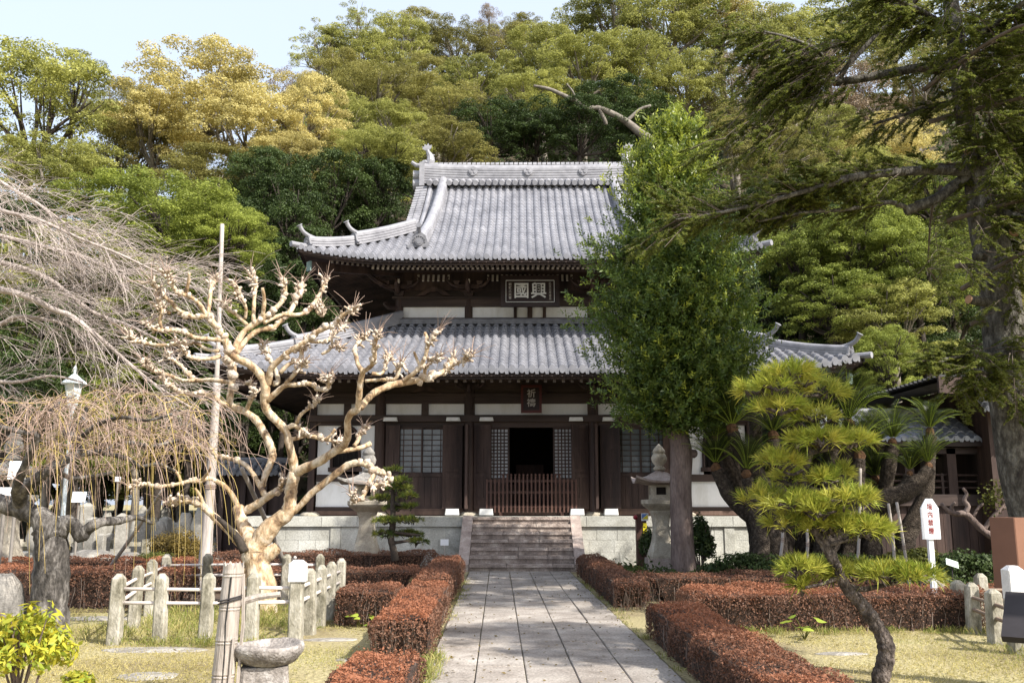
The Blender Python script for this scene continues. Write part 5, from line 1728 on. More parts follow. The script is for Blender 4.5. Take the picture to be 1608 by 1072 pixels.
m = MB()                                     # split sticks beside the stump
m.tube([(.125, -.01, -.02), (.15, .0, .62), (.135, 0, 1.02)], [.016, .016, .012], 5)
m.tube([(.10, .08, .78), (.24, .12, .82), (.42, .14, .84)], [.03, .028, .024], 7)
m.box((.09, -.085, .24), (.02, .015, .55), (0, R(3), 0))
m.build("sticks", M['bamboo'], bs_)
m = MB()                                     # dark crack down the culm
m.tube([(.025, -.0945, .02), (.035, -.091, .4), (.03, -.090, .62), (.055, -.084, 1.0)], [.004, .005, .006, .008], 4)
m.build("crack", M['signblack'], bs_)

M['flatstone'] = surf("lawn_stone", [(.3, (.15, .135, .115)), (.5, (.27, .25, .22)), (.72, (.40, .38, .34))], 5, .95, .8, 30, fine=(30, .3))
def rock(label, c, s, seed, mat=M['stonedk'], name="rock", cat="stone", group=None, sink=0.0):
    c = Vector(c) + Vector((0, 0, sink))
    m = MB(); m.blob((0, 0, s[2] * .55), 1.0, random.Random(seed), 11, 8, s, .10)
    o = m.build(name, mat, None, True, c); tag(o, label, cat, group); return o
rock("tall rough grey rock at the left edge by the yellow leaved bush", G(-4, 1005), (.30, .25, .52), 4)
rock("flat pale stone half sunk in the lawn at the bottom left", G(232, 1062), (.30, .22, .025), 5, M['flatstone'], "flat_stone", "stone", None, -.012)
rock("flat stone in the dry grass beside the basin", G(575, 1035), (.34, .2, .018), 6, M['flatstone'], "flat_stone", "stone", None, -.012)
rock("flat stone right of the stone bowl, near the hedge", G(520, 1004), (.36, .16, .018), 7, M['flatstone'], "flat_stone", "stone", None, -.012)
rock("long grey stone lying in the lawn by the cherry trunk", G(150, 972), (.55, .25, .030), 8, M['flatstone'], "flat_stone", "stone", None, -.012)
rock("grey stone slab in the lawn in front of the post fence", G(240, 1020), (.6, .22, .020), 9, M['flatstone'], "flat_stone", "stone", None, -.012)
rock("small stone in the right lawn near the bent pine", G(1320, 1026), (.3, .12, .018), 10, M['flatstone'], "flat_stone", "stone", None, -.012)

# ================================================================ lamp post, signs
lb = P(93, 880, 19.5); lb.z = 0
lp = thing("lamp_post", "pale blue lamp post with a tapering glass lantern left of the pollarded tree", "lamp", lb)
ht = P(112, 640, 19.5).z
m = MB(); m.lathe([(.085, 0), (.085, .35), (.058, .45), (.052, 1.2), (.056, 1.22), (.046, 1.3), (.040, ht - .12), (.055, ht - .10), (.05, ht - .05), (.075, ht - .02), (.075, ht)], 12); m.build("pole", M['lampblue'], lp, True)
m = MB(); m.lathe([(.085, ht), (.175, ht + .50), (.18, ht + .51)], 6); m.build("lamp_glass", M['lampglass'], lp)
m = MB(); m.lathe([(.275, ht + .50), (.27, ht + .53), (.17, ht + .60), (.07, ht + .69), (.03, ht + .72), (.028, ht + .80), (.045, ht + .83), (.01, ht + .9)], 6)
for i in range(6):
    a = 2 * PI * i / 6
    m.tube([(.088 * math.cos(a), .088 * math.sin(a), ht), (.18 * math.cos(a), .18 * math.sin(a), ht + .505)], .012, 4)
m.build("lamp_cap", M['lampblue'], lp)

sb_ = G(1471, 984)
sg_ = thing("white_sign", "white pointed sign board with red characters on a white post", "sign", sb_, R(3))
sg_.scale = (1.0, 1.0, 1.16)
m = MB(); m.bx(-.032, .032, -.03, .03, 0, 1.02); m.build("post", M['signwhite'], sg_)
m = MB()
out = [(-.125, .98), (.125, .98), (.125, 1.33), (.045, 1.44), (-.045, 1.44), (-.125, 1.33)]
r0 = [(x, -.034, z) for x, z in out]
m.rings([r0, [(x, -.052, z) for x, z, in out]]); m.build("board", M['signwhite'], sg_)
for i, ch in enumerate("境内禁煙"):
    text_mesh(ch, .078, .002, M['ink_red'], sg_, "character", (0, -.055, 1.345 - i * .092), (PI / 2, 0, 0), .001)
gs = P(1495, 884, 14.2)
g2 = thing("plant_label", "small pale green label plate tilted in the dark planting on the right", "sign", (gs.x, gs.y, 0), R(5))
m = MB(); m.box((0, 0, gs.z), (.20, .012, .11), (R(-30), R(18), 0)); m.build("plate", surf("pale_green_plate", [(.3, (.45, .58, .48)), (.7, (.52, .64, .54))], 3, .5, 0), g2)
m = MB(); m.tube([(0, .02, 0), (0, .01, gs.z)], .01, 5); m.build("stake", M['darkmetal'], g2)
ls = P(698, 851, 21.9)
g2 = thing("plant_label", "small blank white plate on a stake before the platform wall", "sign", (ls.x, ls.y, 0))
m = MB(); m.box((0, 0, ls.z), (.19, .015, .14)); m.build("plate", M['signwhite'], g2)
m = MB(); m.tube([(0, .015, 0), (0, .015, ls.z)], .012, 5); m.build("stake", M['pole'], g2)
def white_board(label, u, v, Y, w_, h_, rz=0):
    q = P(u, v, Y)
    t = thing("notice_board", label, "sign", (q.x, q.y, 0), rz)
    m = MB(); m.box((0, 0, q.z), (w_, .03, h_), (R(-12), 0, 0)); m.build("board", M['signwhite'], t)
    m = MB(); m.tube([(0, .03, 0), (0, .03, q.z)], .03, 6); m.build("post", M['pole2'], t)
white_board("white notice board with bent top at the far left behind the cherry trunk", 28, 738, 17, .30, .33, .2)
white_board("white square board at the left edge below the notice board", 7, 778, 16, .20, .28, .1)
white_board("small white board standing on the far lawn behind the hanging twigs", 124, 780, 24, .34, .27, 0)
white_board("tiny white plate among the graves on the left", 185, 752, 27, .16, .14, 0)

pb = G(1008, 897); 
ps = thing("marker_post", "brown wooden marker post with a blue and yellow sticker before the platform", "post", pb)
m = MB(); m.bx(-.12, .12, -.10, .10, 0, 1.36); m.build("post", M['woodred'], ps)
m = MB(); m.bx(-.0, .17, -.118, -.104, 1.20, 1.38); o = m.build("sticker_plate", M['signwhite'], ps)
m = MB(); m.rings([[(.015, -.121, 1.25), (.155, -.121, 1.365), (.015, -.121, 1.365)], [(.015, -.124, 1.25), (.155, -.124, 1.365), (.015, -.124, 1.365)]]); m.build("blue_half", M['signblue'], o)
m = MB(); m.rings([[(.02, -.121, 1.24), (.155, -.121, 1.24), (.155, -.121, 1.35)], [(.02, -.124, 1.24), (.155, -.124, 1.24), (.155, -.124, 1.35)]]); m.build("yellow_half", M['signyellow'], o)
m = MB(); m.bx(.035, .13, -.114, -.104, .90, 1.15); m.build("yellow_tag", M['signyellow'], ps)
m = MB(); m.blob((-.14, -.09, 1.28), .06, random.Random(1), 8, 6, (1, 1, 1), .03); m.build("red_lamp", surf("red_lens", [(.3, (.2, .012, .02)), (.7, (.25, .02, .03))], 3, .3, 0), ps, True)

q = P(1592, 885, 13.2)
t = thing("brown_info_pillar", "plain brown square information pillar at the right edge", "pillar", (q.x, q.y, 0), R(28))
m = MB(); m.frustum((0, 0, 0), (.20, .20), (.19, .19), P(1592, 812, 13.2).z, .012); m.build("body", M['brownbox'], t)
m = MB(); m.frustum((0, 0, -.01), (.26, .26), (.25, .25), .06); m.build("foot", M['granite'], t)
q = G(1664, 1090)
t = thing("slanted_info_stand", "dark slanted information stand cut by the lower right edge", "sign", q, R(-38))
m = MB(); m.box((0, 0, .62), (.75, .52, .07), (R(42), 0, 0)); m.build("panel", M['darkmetal'], t)
m = MB(); m.bx(-.05, .05, -.0, .10, 0, .60); m.build("leg", M['darkmetal'], t)
# ================================================================ pollarded tree on the left
PB = G(408, 962)
PT = thing("pollarded_tree", "leafless pollarded tree with smooth pale bark and knobbly fists inside the post fence", "tree", PB)
PY_ = PB.y
rgp = random.Random(21)
BR = [
 [(412, 985, 30), (411, 930, 27), (404, 890, 24), (398, 865, 22), (408, 849, 18), (429, 823, 16), (452, 804, 14), (456, 782, 11.5), (458, 762, 11), (463, 742, 12.5)],
 [(392, 985, 16), (388, 930, 14), (390, 890, 13)],
 [(463, 742, 12), (459, 718, 10), (454, 697, 9.5), (449, 677, 9), (434, 660, 9.5), (420, 645, 10), (415, 628, 10.5), (417, 610, 11.5), (410, 590, 9.5), (392, 572, 8.5), (371, 562, 8.5), (357, 548, 8), (352, 530, 7), (335, 507, 7), (325, 496, 7), (306, 498, 5.5), (284, 489, 5), (268, 474, 5), (250, 458, 5), (239, 444, 3.5)],
 [(325, 497, 6), (312, 476, 5.2), (296, 465, 5), (277, 458, 5), (267, 441, 5), (260, 428, 3)],
 [(327, 494, 5.5), (330, 466, 4.5), (332, 449, 4.2), (338, 440, 3)],
 [(292, 461, 4.5), (296, 443, 4.2), (297, 428, 3)],
 [(268, 492, 4.5), (257, 486, 4.5), (250, 478, 3.5)],
 [(351, 534, 5.5), (325, 532, 5.2), (307, 530, 5), (289, 521, 5), (276, 518, 5), (256, 519, 5), (241, 516, 4), (233, 509, 3)],
 [(254, 517, 4.5), (251, 503, 4.5), (254, 487, 4), (248, 478, 3)],
 [(344, 551, 4.8), (325, 548, 4.6), (310, 539, 4.2), (298, 538, 4.2), (276, 540, 3.8), (251, 542, 4), (219, 537, 4), (203, 529, 3)],
 [(346, 559, 5), (332, 563, 4.8), (312, 563, 4.5), (298, 561, 4.6), (289, 550, 4.2), (283, 540, 3)],
 [(368, 556, 8), (372, 539, 7.2), (386, 518, 7), (408, 503, 6.8), (424, 491, 6), (442, 474, 5.2), (448, 454, 5), (443, 438, 4.5)],
 [(412, 499, 5.5), (415, 472, 4.6), (412, 452, 3.5)],
 [(398, 503, 5), (399, 471, 4.6), (401, 443, 5), (393, 432, 3.5)],
 [(388, 510, 4.5), (371, 494, 4), (357, 484, 4), (353, 476, 3)],
 [(385, 500, 4), (386, 483, 4), (377, 463, 4.2), (368, 446, 3)],
 [(371, 556, 6.5), (388, 532, 6), (408, 518, 6), (430, 514, 5.8), (442, 501, 5.6), (457, 487, 6), (468, 462, 6), (473, 447, 4)],
 [(414, 507, 5), (430, 499, 5), (446, 494, 5), (469, 494, 5), (485, 487, 5), (496, 472, 5), (505, 456, 5), (513, 440, 3)],
 [(496, 486, 3.5), (500, 492, 3.8), (506, 494, 4), (503, 484, 3.5)],
 [(420, 604, 9), (423, 590, 8.5), (426, 578, 8), (441, 563, 6.5), (455, 551, 6), (480, 536, 6), (500, 520, 5.8), (525, 509, 5.6), (536, 496, 5), (555, 486, 3)],
 [(482, 535, 4), (498, 537, 4), (514, 534, 4), (523, 526, 4), (540, 512, 3)],
 [(505, 556, 3.5), (516, 550, 4), (524, 541, 3.5), (534, 548, 3)],
 [(440, 585, 6), (453, 572, 5.6), (471, 563, 5), (475, 546, 5), (482, 536, 4)],
 [(430, 602, 7), (437, 598, 6), (430, 574, 5), (417, 551, 4.5), (413, 543, 3)],
 [(420, 628, 8), (432, 618, 6.6), (448, 605, 6), (466, 604, 5.6), (485, 602, 5), (500, 610, 5), (513, 610, 4.6), (518, 597, 4.2), (514, 592, 3)],
 [(449, 602, 5), (460, 590, 5), (471, 577, 4.6), (478, 568, 3)],
 [(463, 742, 12.5), (480, 734, 11), (502, 724, 10), (523, 710, 9.5), (541, 698, 8.5), (546, 682, 8.5), (546, 660, 8.5), (552, 648, 9), (561, 643, 8), (564, 621, 7.4), (567, 594, 7.2), (572, 580, 6)],
 [(570, 584, 5.5), (562, 572, 5.4), (559, 558, 5.2), (557, 546, 4), (566, 535, 3.8), (574, 528, 3)],
 [(571, 583, 5.4), (583, 574, 5.6), (588, 562, 5.6), (588, 545, 5.2), (593, 524, 5)],
 [(566, 640, 9), (574, 630, 8.5), (587, 617, 8.2), (610, 606, 8), (630, 601, 8.2), (659, 596, 7.6), (682, 590, 7), (701, 580, 6), (711, 564, 5)],
 [(699, 582, 4.8), (714, 572, 4.4), (727, 565, 4.2), (740, 558, 3)],
 [(630, 600, 6), (642, 592, 5.6), (655, 581, 5.4), (667, 562, 5.2), (673, 541, 4.6), (688, 520, 4)],
 [(672, 545, 4.2), (671, 532, 4), (667, 522, 3.4)],
 [(667, 594, 4.4), (668, 578, 4.4), (678, 566, 4), (690, 560, 3)],
 [(660, 576, 4), (654, 562, 3.8), (650, 552, 3)],
 [(573, 598, 4), (597, 596, 4.2), (620, 595, 4.2), (627, 580, 4), (630, 570, 3)],
 [(584, 586, 4), (600, 586, 4), (606, 570, 3.8), (612, 560, 3)],
 [(530, 709, 6), (548, 706, 5.4), (568, 702, 5.4), (582, 696, 6.4)],
 [(556, 700, 5), (563, 690, 4.6), (566, 680, 4), (572, 672, 3)],
 [(452, 690, 6), (469, 687, 5.4), (482, 683, 5), (506, 689, 4.6), (522, 692, 4), (536, 694, 3.4)],
 [(511, 690, 3.6), (520, 682, 3.6), (526, 673, 3)],
 [(451, 672, 7), (462, 668, 6), (475, 676, 5), (480, 682, 4)], [(466, 664, 4.4), (473, 650, 4), (490, 638, 3.4), (497, 630, 3)],
 [(460, 804, 8), (473, 792, 7.6), (488, 775, 8), (508, 759, 8), (531, 741, 8.4), (551, 728, 8), (572, 728, 7.4), (590, 738, 6.6), (606, 745, 5.4), (613, 752, 4.4), (604, 759, 4.2), (586, 762, 3.8)],
 [(589, 742, 6), (577, 763, 5.8), (568, 781, 4.6), (557, 785, 4), (554, 774, 3.2)],
 [(580, 760, 4), (574, 774, 4), (571, 782, 2)],
 [(394, 850, 16), (388, 836, 14), (379, 818, 11.5), (374, 797, 10.5)],
 [(378, 806, 10.5), (391, 799, 10), (406, 790, 9.4), (420, 780, 9), (434, 770, 7), (441, 764, 6), (446, 752, 4)],
 [(436, 768, 4), (448, 755, 3.4), (452, 750, 2.6)],
 [(374, 796, 7.5), (364, 776, 5.8), (353, 763, 5.4), (343, 757, 5.4), (330, 751, 5), (313, 755, 4.6), (298, 755, 4.4), (272, 761, 4.2), (247, 763, 4), (222, 759, 3.4), (205, 764, 2.6)],
 [(285, 757, 3.6), (279, 744, 3.4), (272, 736, 3)], [(316, 754, 3.4), (328, 740, 3), (330, 732, 2.4)],
 [(416, 778, 7), (403, 753, 5.8), (387, 731, 5.4), (366, 721, 5), (343, 716, 4.6), (327, 706, 4), (312, 703, 3.4), (296, 694, 2.6)],
 [(412, 764, 7), (416, 748, 8), (424, 728, 9), (428, 714, 9.2), (424, 698, 9), (413, 676, 9), (401, 658, 9), (384, 646, 8.6), (363, 636, 8.4), (362, 616, 8), (366, 592, 7), (367, 577, 6.4), (355, 563, 5)],
 [(361, 600, 5.4), (345, 598, 5.2), (330, 596, 5), (307, 597, 4.8), (296, 588, 4.4), (285, 575, 4.2), (270, 565, 4), (262, 560, 3)],
 [(307, 597, 4.4), (287, 597, 4.4), (268, 590, 4.4), (252, 585, 4.2), (234, 579, 4), (226, 566, 3)],
 [(366, 638, 6), (350, 634, 5.4), (334, 622, 6), (312, 617, 4.8), (296, 618, 4.6), (281, 614, 4.4), (266, 605, 4), (256, 596, 3)],
 [(385, 648, 5.5), (392, 632, 5), (400, 615, 5), (392, 605, 3.6)],
 [(390, 860, 14), (381, 855, 12), (366, 838, 11), (350, 823, 9), (332, 807, 8), (316, 792, 8), (305, 787, 7.2), (283, 786, 6.4), (264, 789, 5)],
 [(320, 793, 5), (314, 778, 4), (306, 766, 3.4)],
 [(404, 885, 16), (418, 872, 14), (429, 864, 12), (436, 858, 9)],
]
wood = MB(); knob = MB(); spk = MB()
known = []
def depth_near(u, v):
    if not known: return 0.0
    return min(known, key=lambda k: (k[0] - u) ** 2 + (k[1] - v) ** 2)[2]
for bi, br in enumerate(BR):
    d0 = depth_near(br[0][0], br[0][1])
    ln = sum(math.hypot(br[i + 1][0] - br[i][0], br[i + 1][1] - br[i][1]) for i in range(len(br) - 1))
    d1 = d0 + rgp.uniform(-1, 1) * min(1.4, ln / 130)
    if bi < 2: d1 = d0
    pts = []
    for i, q in enumerate(br):
        d = d0 + (d1 - d0) * (i / (len(br) - 1))
        pts.append((q[0], q[1], q[2], d)); known.append((q[0], q[1], d))
    p, r = traced(wood, pts, PY_, 10 if br[0][2] > 7 else 8, 4, .66 if br[0][2] < 15 else .84, PB, .12, rgp)
    if len(br) >= 4 and br[-1][2] <= 5:
        if br[-1][1] > 800: continue
        p = list(p)
        n = len(p)
        for i in range(int(n * .40), n):      # swollen knuckles along the outer part
            if rgp.random() < .30 or r[i] > .052: continue
            rr = max(r[i], .024) * rgp.uniform(.85, 1.35) * (1 + .25 * i / n)
            off = Vector((rgp.uniform(-1, 1), rgp.uniform(-1, 1), rgp.uniform(-.7, 1))) * r[i] * .75
            knob.blob(p[i] + off, rr, rgp, 7, 5, (1, 1, 1.15), .38)
        ax = (p[-1] - p[-4]).normalized()
        for _ in range(20):                   # the fist: a burst of short blunt stubs
            d = (ax * .7 + Vector((rgp.gauss(0, .8), rgp.gauss(0, .8), rgp.gauss(.25, .8)))).normalized()
            s0 = p[-1 - rgp.randint(0, min(5, n - 2))] + Vector((rgp.gauss(0, 1), rgp.gauss(0, 1), rgp.gauss(0, 1))) * .02
            L = rgp.uniform(.05, .135); w_ = rgp.uniform(.013, .024)
            md = s0 + d * L * .55 + Vector((rgp.uniform(-1, 1), rgp.uniform(-1, 1), rgp.uniform(-.5, 1))) * .015
            knob.tube([s0, md, s0 + d * L * .9, s0 + d * L], [w_, w_ * .8, w_ * 1.15, w_ * .5], 6)
            if rgp.random() < .7:
                e_ = s0 + d * L
                d2 = (d + Vector((rgp.gauss(0, .6), rgp.gauss(0, .6), rgp.gauss(.2, .5)))).normalized()
                spk.tube([e_, e_ + d2 * rgp.uniform(.03, .08)], [.008, .003], 4)
        for _ in range(9):                    # wispy shoots
            d = (ax * .4 + Vector((rgp.gauss(0, 1), rgp.gauss(0, 1), rgp.gauss(.6, .6)))).normalized()
            L = rgp.uniform(.12, .40)
            a = p[-1] + d * .03
            spk.tube([a, a + d * L * .5 + Vector((0, 0, .02)), a + d * L], [.0055, .004, .0025], 3, False)
wood.build("trunk", M['bark_pale'], PT, True)
M['bark_knob'] = surf("knobbly_bark", [(.25, (.24, .16, .105)), (.45, (.45, .36, .27)), (.65, (.66, .59, .51))], 9, .85, .9, 40, fine=(40, .25))
knob.build("fists", M['bark_knob'], PT, True)
spk.build("shoots", M['twig_brown'], PT)
mm = MB()                                    # black rotten streak on the dead limb
traced(mm, [(384, 866, 7, -.20), (374, 846, 6.5, -.19), (362, 832, 5.5, -.16), (348, 818, 4, -.13), (336, 808, 2.5, -.10)], PY_, 6, 3, 1, PB)
mm.build("rotten_streak", M['bark_dark'], PT, True)

# ================================================================ supports and tall poles
def pole(label, a, b, Y0, Y1, ra, rb, mat, group="wooden props"):
    p0 = P(a[0], a[1], Y0); p1 = P(b[0], b[1], Y1)
    if p0.z < .5: p0.z = -.02
    base = Vector((p0.x, p0.y, 0))
    t = thing("wooden_pole", label, "pole", base, 0, group)
    m = MB(); mid = (p0 + p1) / 2 + Vector((.015, 0, 0))
    p, r = smooth_path([p0 - base, mid - base, p1 - base], [ra * PXM(Y0), (ra + rb) / 2 * PXM((Y0 + Y1) / 2), rb * PXM(Y1)], 5)
    m.tube(p, r, 9); m.build("shaft", mat, t, True)
    m = MB(); k = len(p) // 2
    for dz in (-.03, 0, .03): m.tube([p[k] + Vector((r[k] * 1.15 * math.cos(x), r[k] * 1.15 * math.sin(x), dz)) for x in np.linspace(0, 2 * PI, 10)], .008, 4)
    m.build("rope", M['twig_brown'], t)
    return t
pole("very tall thin weathered grey pole rising behind the pollarded tree", (328, 892), (349, 352), 17.4, 17.4, 4.4, 3.2, M['pole'])
pole("thick weathered grey post beside the tall thin pole", (319, 890), (341, 600), 17.2, 17.2, 9.5, 5.5, M['pole'])
pole("slanted grey prop leaning left under the weeping cherry", (173, 890), (256, 768), 15.5, 14.5, 3, 2.6, M['pole2'])
pole("dark slanted prop under the middle stem of the pollarded tree", (450, 893), (379, 734), 16.2, 14.6, 4, 3.4, M['pole2'])
pole("short pale stake leaning behind the fence by the pollarded trunk", (450, 890), (464, 874), 16.3, 16.2, 2.6, 2.6, M['pole'])
for lab, u0, v0, u1, v1, Y in (("thin bamboo prop left under the big cycads", 1226, 873, 1229, 822, 18), ("thin bamboo prop behind the lower pads of the bent pine", 1267, 878, 1267, 830, 18),
                         ("thin bamboo prop right behind the lower pads of the bent pine", 1347, 882, 1351, 735, 18), ("bamboo prop under the leaning cycad trunk, left one of the pair", 1405, 884, 1395, 790, 17.5),
                         ("bamboo prop under the leaning cycad trunk, right one of the pair", 1426, 888, 1408, 788, 17.5)):
    pole(lab, (u0, v0), (u1, v1), Y, Y, 2.4, 2.2, M['pole'], "bamboo props under the cycads")

# ================================================================ weeping cherry at the left
WB = G(72, 1004)
WT = thing("weeping_cherry", "leafless weeping cherry with rough grey trunk and hanging yellow twigs at the left", "tree", WB)
wy = WB.y
m = MB(); r5 = random.Random(33)
LIMB = [
 [(74, 1030, 30), (76, 985, 28), (78, 940, 26), (81, 890, 25), (80, 850, 24), (72, 828, 22)],
 [(84, 845, 22), (66, 815, 17), (40, 802, 15), (10, 792, 14), (-25, 780, 14), (-70, 760, 13)],
 [(92, 838, 15), (104, 820, 12), (117, 826, 11), (127, 843, 10), (136, 832, 9), (156, 820, 8), (189, 817, 6, .3), (215, 812, 4, .5), (240, 822, 2, .8)],
 [(30, 795, 11), (36, 770, 10, -.3), (60, 750, 9, -.4), (84, 733, 8, -.4), (100, 724, 7, -.3), (122, 708, 7, 0), (112, 683, 6.4, .2), (104, 678, 6, .2), (131, 663, 5, .3), (134, 645, 3, .4), (150, 630, 2, .4)],
 [(28, 790, 8), (26, 765, 7, -.5), (44, 720, 6, -.8), (58, 684, 5, -1), (40, 680, 4, -1), (10, 672, 4, -1.1), (-30, 668, 3, -1.2)],
 [(115, 714, 6), (145, 710, 5, .2), (168, 710, 5, .3), (172, 702, 4.4, .4), (205, 695, 4, .6), (240, 700, 3, .9), (280, 690, 2, 1.2)],
 [(168, 712, 4), (186, 716, 4, .3), (204, 722, 4, .5), (219, 732, 3.4, .7), (250, 728, 2.4, 1.0), (275, 740, 2, 1.2)],
 [(120, 695, 4.4), (150, 668, 3.6, -.2), (190, 655, 3, -.4), (230, 660, 2.4, -.5), (270, 650, 2, -.6)],
 [(60, 690, 4), (70, 660, 3.4, -.7), (90, 635, 2.6, -.7), (120, 620, 2, -.6)],
 [(84, 733, 4), (110, 750, 3.6, .8), (140, 748, 3, 1), (175, 742, 2, 1.2)],
]
lpts = []
for br in LIMB:
    p, r = traced(m, br, wy, 10 if br[0][2] > 10 else 7, 4, 1, WB, .10, r5)
    for q in (br[3:] if br[0][2] > 20 else br[2:]):
        lpts.append((q[0], q[1], q[3] if len(q) > 3 else 0))
m.build("trunk", M['bark_grey'], WT, True)
def twig(mb, px, Y, base, r0, r1, n=3, k=3):
    pts = [P(q[0], q[1], Y + q[2]) - base for q in px]
    p, r = smooth_path(pts, [r0 + (r1 - r0) * i / (len(pts) - 1) for i in range(len(pts))], k)
    mb.tube(p, r, n, False)
tb = MB(); ty = MB()
for i in range(300):
    q = r5.choice(lpts[4:])
    if q[1] > 805: continue
    if q[0] < 140 and q[1] < 660 and r5.random() < .7: continue
    sg = -1 if r5.random() < .42 else 1
    dx = sg * abs(r5.gauss(0, 80)); rise = r5.uniform(8, 62) * (1 if q[1] > 650 else .6)
    drop = r5.uniform(5, 85) if r5.random() < .78 else r5.uniform(80, 235)
    dz = r5.gauss(0, .8)
    u, v = q[0] + r5.uniform(-12, 12), q[1] + r5.uniform(-5, 5)
    px = [(u, v, q[2]), (u + dx * .35, v - rise, q[2] + dz * .4), (u + dx * .8, v - rise * .7, q[2] + dz * .8), (u + dx * 1.05, v + drop * .4, q[2] + dz), (u + dx * 1.08 + r5.uniform(-6, 6), min(v + drop, 965), q[2] + dz)]
    px = [(a_, max(b_, 632 if a_ < 150 else 608), c_) for a_, b_, c_ in px]
    yel = r5.random() < (.75 if drop > 85 else .12)
    twig(ty if yel else tb, px, wy, WB, .0042 if yel else .0055, .0022)
    for _ in range(3):
        if yel and _: break
        a = px[r5.choice((1, 2, 2))]; d2 = r5.uniform(-70, 70); dd = r5.uniform(-30, 60)
        twig(ty if yel else tb, [a, (a[0] + d2 * .5, a[1] - r5.uniform(0, 22), a[2] + r5.uniform(-.3, .3)), (a[0] + d2, a[1] + dd * .3, a[2]), (a[0] + d2 * 1.1, a[1] + dd, a[2])], wy, WB, .0038, .002)
tb.build("brown_twigs", M['twig_brown'], WT); ty.build("yellow_twigs", M['twig_yellow'], WT)

# ================================================================ big grey bare cherry reaching in from the left
GB = Vector((P(-330, 700, 17.5).x, 17.5, 0))
GT = thing("bare_cherry", "big bare cherry whose mauve grey boughs sweep in from the upper left edge", "tree", GB)
gm = MB(); gt_ = MB(); r6 = random.Random(44); gy = 17.5
MAIN = [
 [(-330, 960, 30), (-320, 800, 28), (-300, 650, 26), (-260, 560, 22)],
 [(-290, 620, 20), (-170, 455, 14), (-60, 400, 9), (0, 412, 6), (44, 424, 5), (80, 440, 4.6), (111, 464, 4.2), (148, 491, 3.6), (200, 510, 3), (260, 540, 2)],
 [(-270, 580, 18), (-150, 480, 12), (-50, 452, 9), (0, 455, 7.5), (44, 466, 6.6), (87, 487, 5.6), (114, 497, 5), (161, 534, 4), (208, 575, 3.2), (250, 608, 2.4), (300, 640, 2)],
 [(-270, 570, 14), (-120, 510, 9), (-40, 515, 6), (0, 509, 5), (27, 497, 4.6), (67, 501, 4), (104, 510, 3), (140, 540, 2)],
 [(-290, 600, 16), (-180, 380, 10), (-70, 300, 7), (0, 330, 5), (60, 345, 4), (120, 372, 3.2), (190, 400, 2.6), (250, 428, 2), (300, 440, 1.6)],
 [(-290, 600, 16), (-170, 330, 9), (-60, 240, 6), (0, 285, 4), (60, 320, 3), (110, 355, 2.2), (160, 372, 1.6)],
 [(-270, 580, 14), (-140, 430, 9), (-40, 370, 6), (20, 375, 4.4), (90, 392, 3.6), (150, 410, 3), (230, 452, 2.2), (310, 470, 1.6)],
 [(-260, 570, 14), (-130, 560, 9), (-40, 590, 6), (20, 600, 4), (80, 590, 3), (130, 600, 2)],
]
for bi, br in enumerate(MAIN):
    off = r6.uniform(-1.2, 1.2) if bi else 0
    pts = [(q[0], q[1], q[2], off * min(1, i / 4)) for i, q in enumerate(br)]
    traced(gm, pts, gy, 8 if bi < 3 else 6, 4, .78 if bi else 1, GB, .05, r6)
    if bi == 0: continue
    for i in range(2, len(br) - 1):
        a, b = br[i], br[i + 1]
        if max(a[0], b[0]) < -60: continue
        ln = math.hypot(b[0] - a[0], b[1] - a[1])
        ang = math.atan2(b[1] - a[1], b[0] - a[0])
        for k in range(int(ln / 7.5)):
            t = r6.random()
            u, v = a[0] + (b[0] - a[0]) * t, a[1] + (b[1] - a[1]) * t
            s2 = r6.choice((-1, 1)); aa = ang + s2 * r6.uniform(.25, .85)
            L = r6.uniform(45, 135); dz = off + r6.uniform(-1.1, 1.1)
            e = (u + L * math.cos(aa), v + L * math.sin(aa) * .75 + L * .12)
            if 82 < (u + e[0]) / 2 < 142 and 570 < (v + e[1]) / 2 < 690: continue
            mid = ((u + e[0]) / 2 + r6.uniform(-6, 6), (v + e[1]) / 2 - L * .10)
            twig(gt_, [(u, v, off), (mid[0], mid[1], (off + dz) / 2), (e[0], e[1], dz)], gy, GB, .008, .0035, 4)
            for j in range(r6.randint(6, 11)):
                t2 = r6.uniform(.2, 1)
                uu, vv = u + (e[0] - u) * t2, v + (e[1] - v) * t2 - L * .1 * math.sin(PI * t2)
                a3 = aa + r6.choice((-1, 1)) * r6.uniform(.2, .9); l3 = r6.uniform(18, 75)
                e3 = (uu + l3 * math.cos(a3), vv + l3 * math.sin(a3) * .75 + l3 * .15)
                if 82 < (uu + e3[0]) / 2 < 142 and 572 < (vv + e3[1]) / 2 < 690: continue
                d3 = off + (dz - off) * t2
                twig(gt_, [(uu, vv, d3), ((uu + e3[0]) / 2, (vv + e3[1]) / 2 - l3 * .08, d3 + r6.uniform(-.2, .2)), (e3[0], e3[1], d3 + r6.uniform(-.4, .4))], gy, GB, .0046, .0026, 3, 2)
gm.build("trunk", M['twig_grey'], GT, True); gt_.build("twigs", M['twig_grey'], GT)

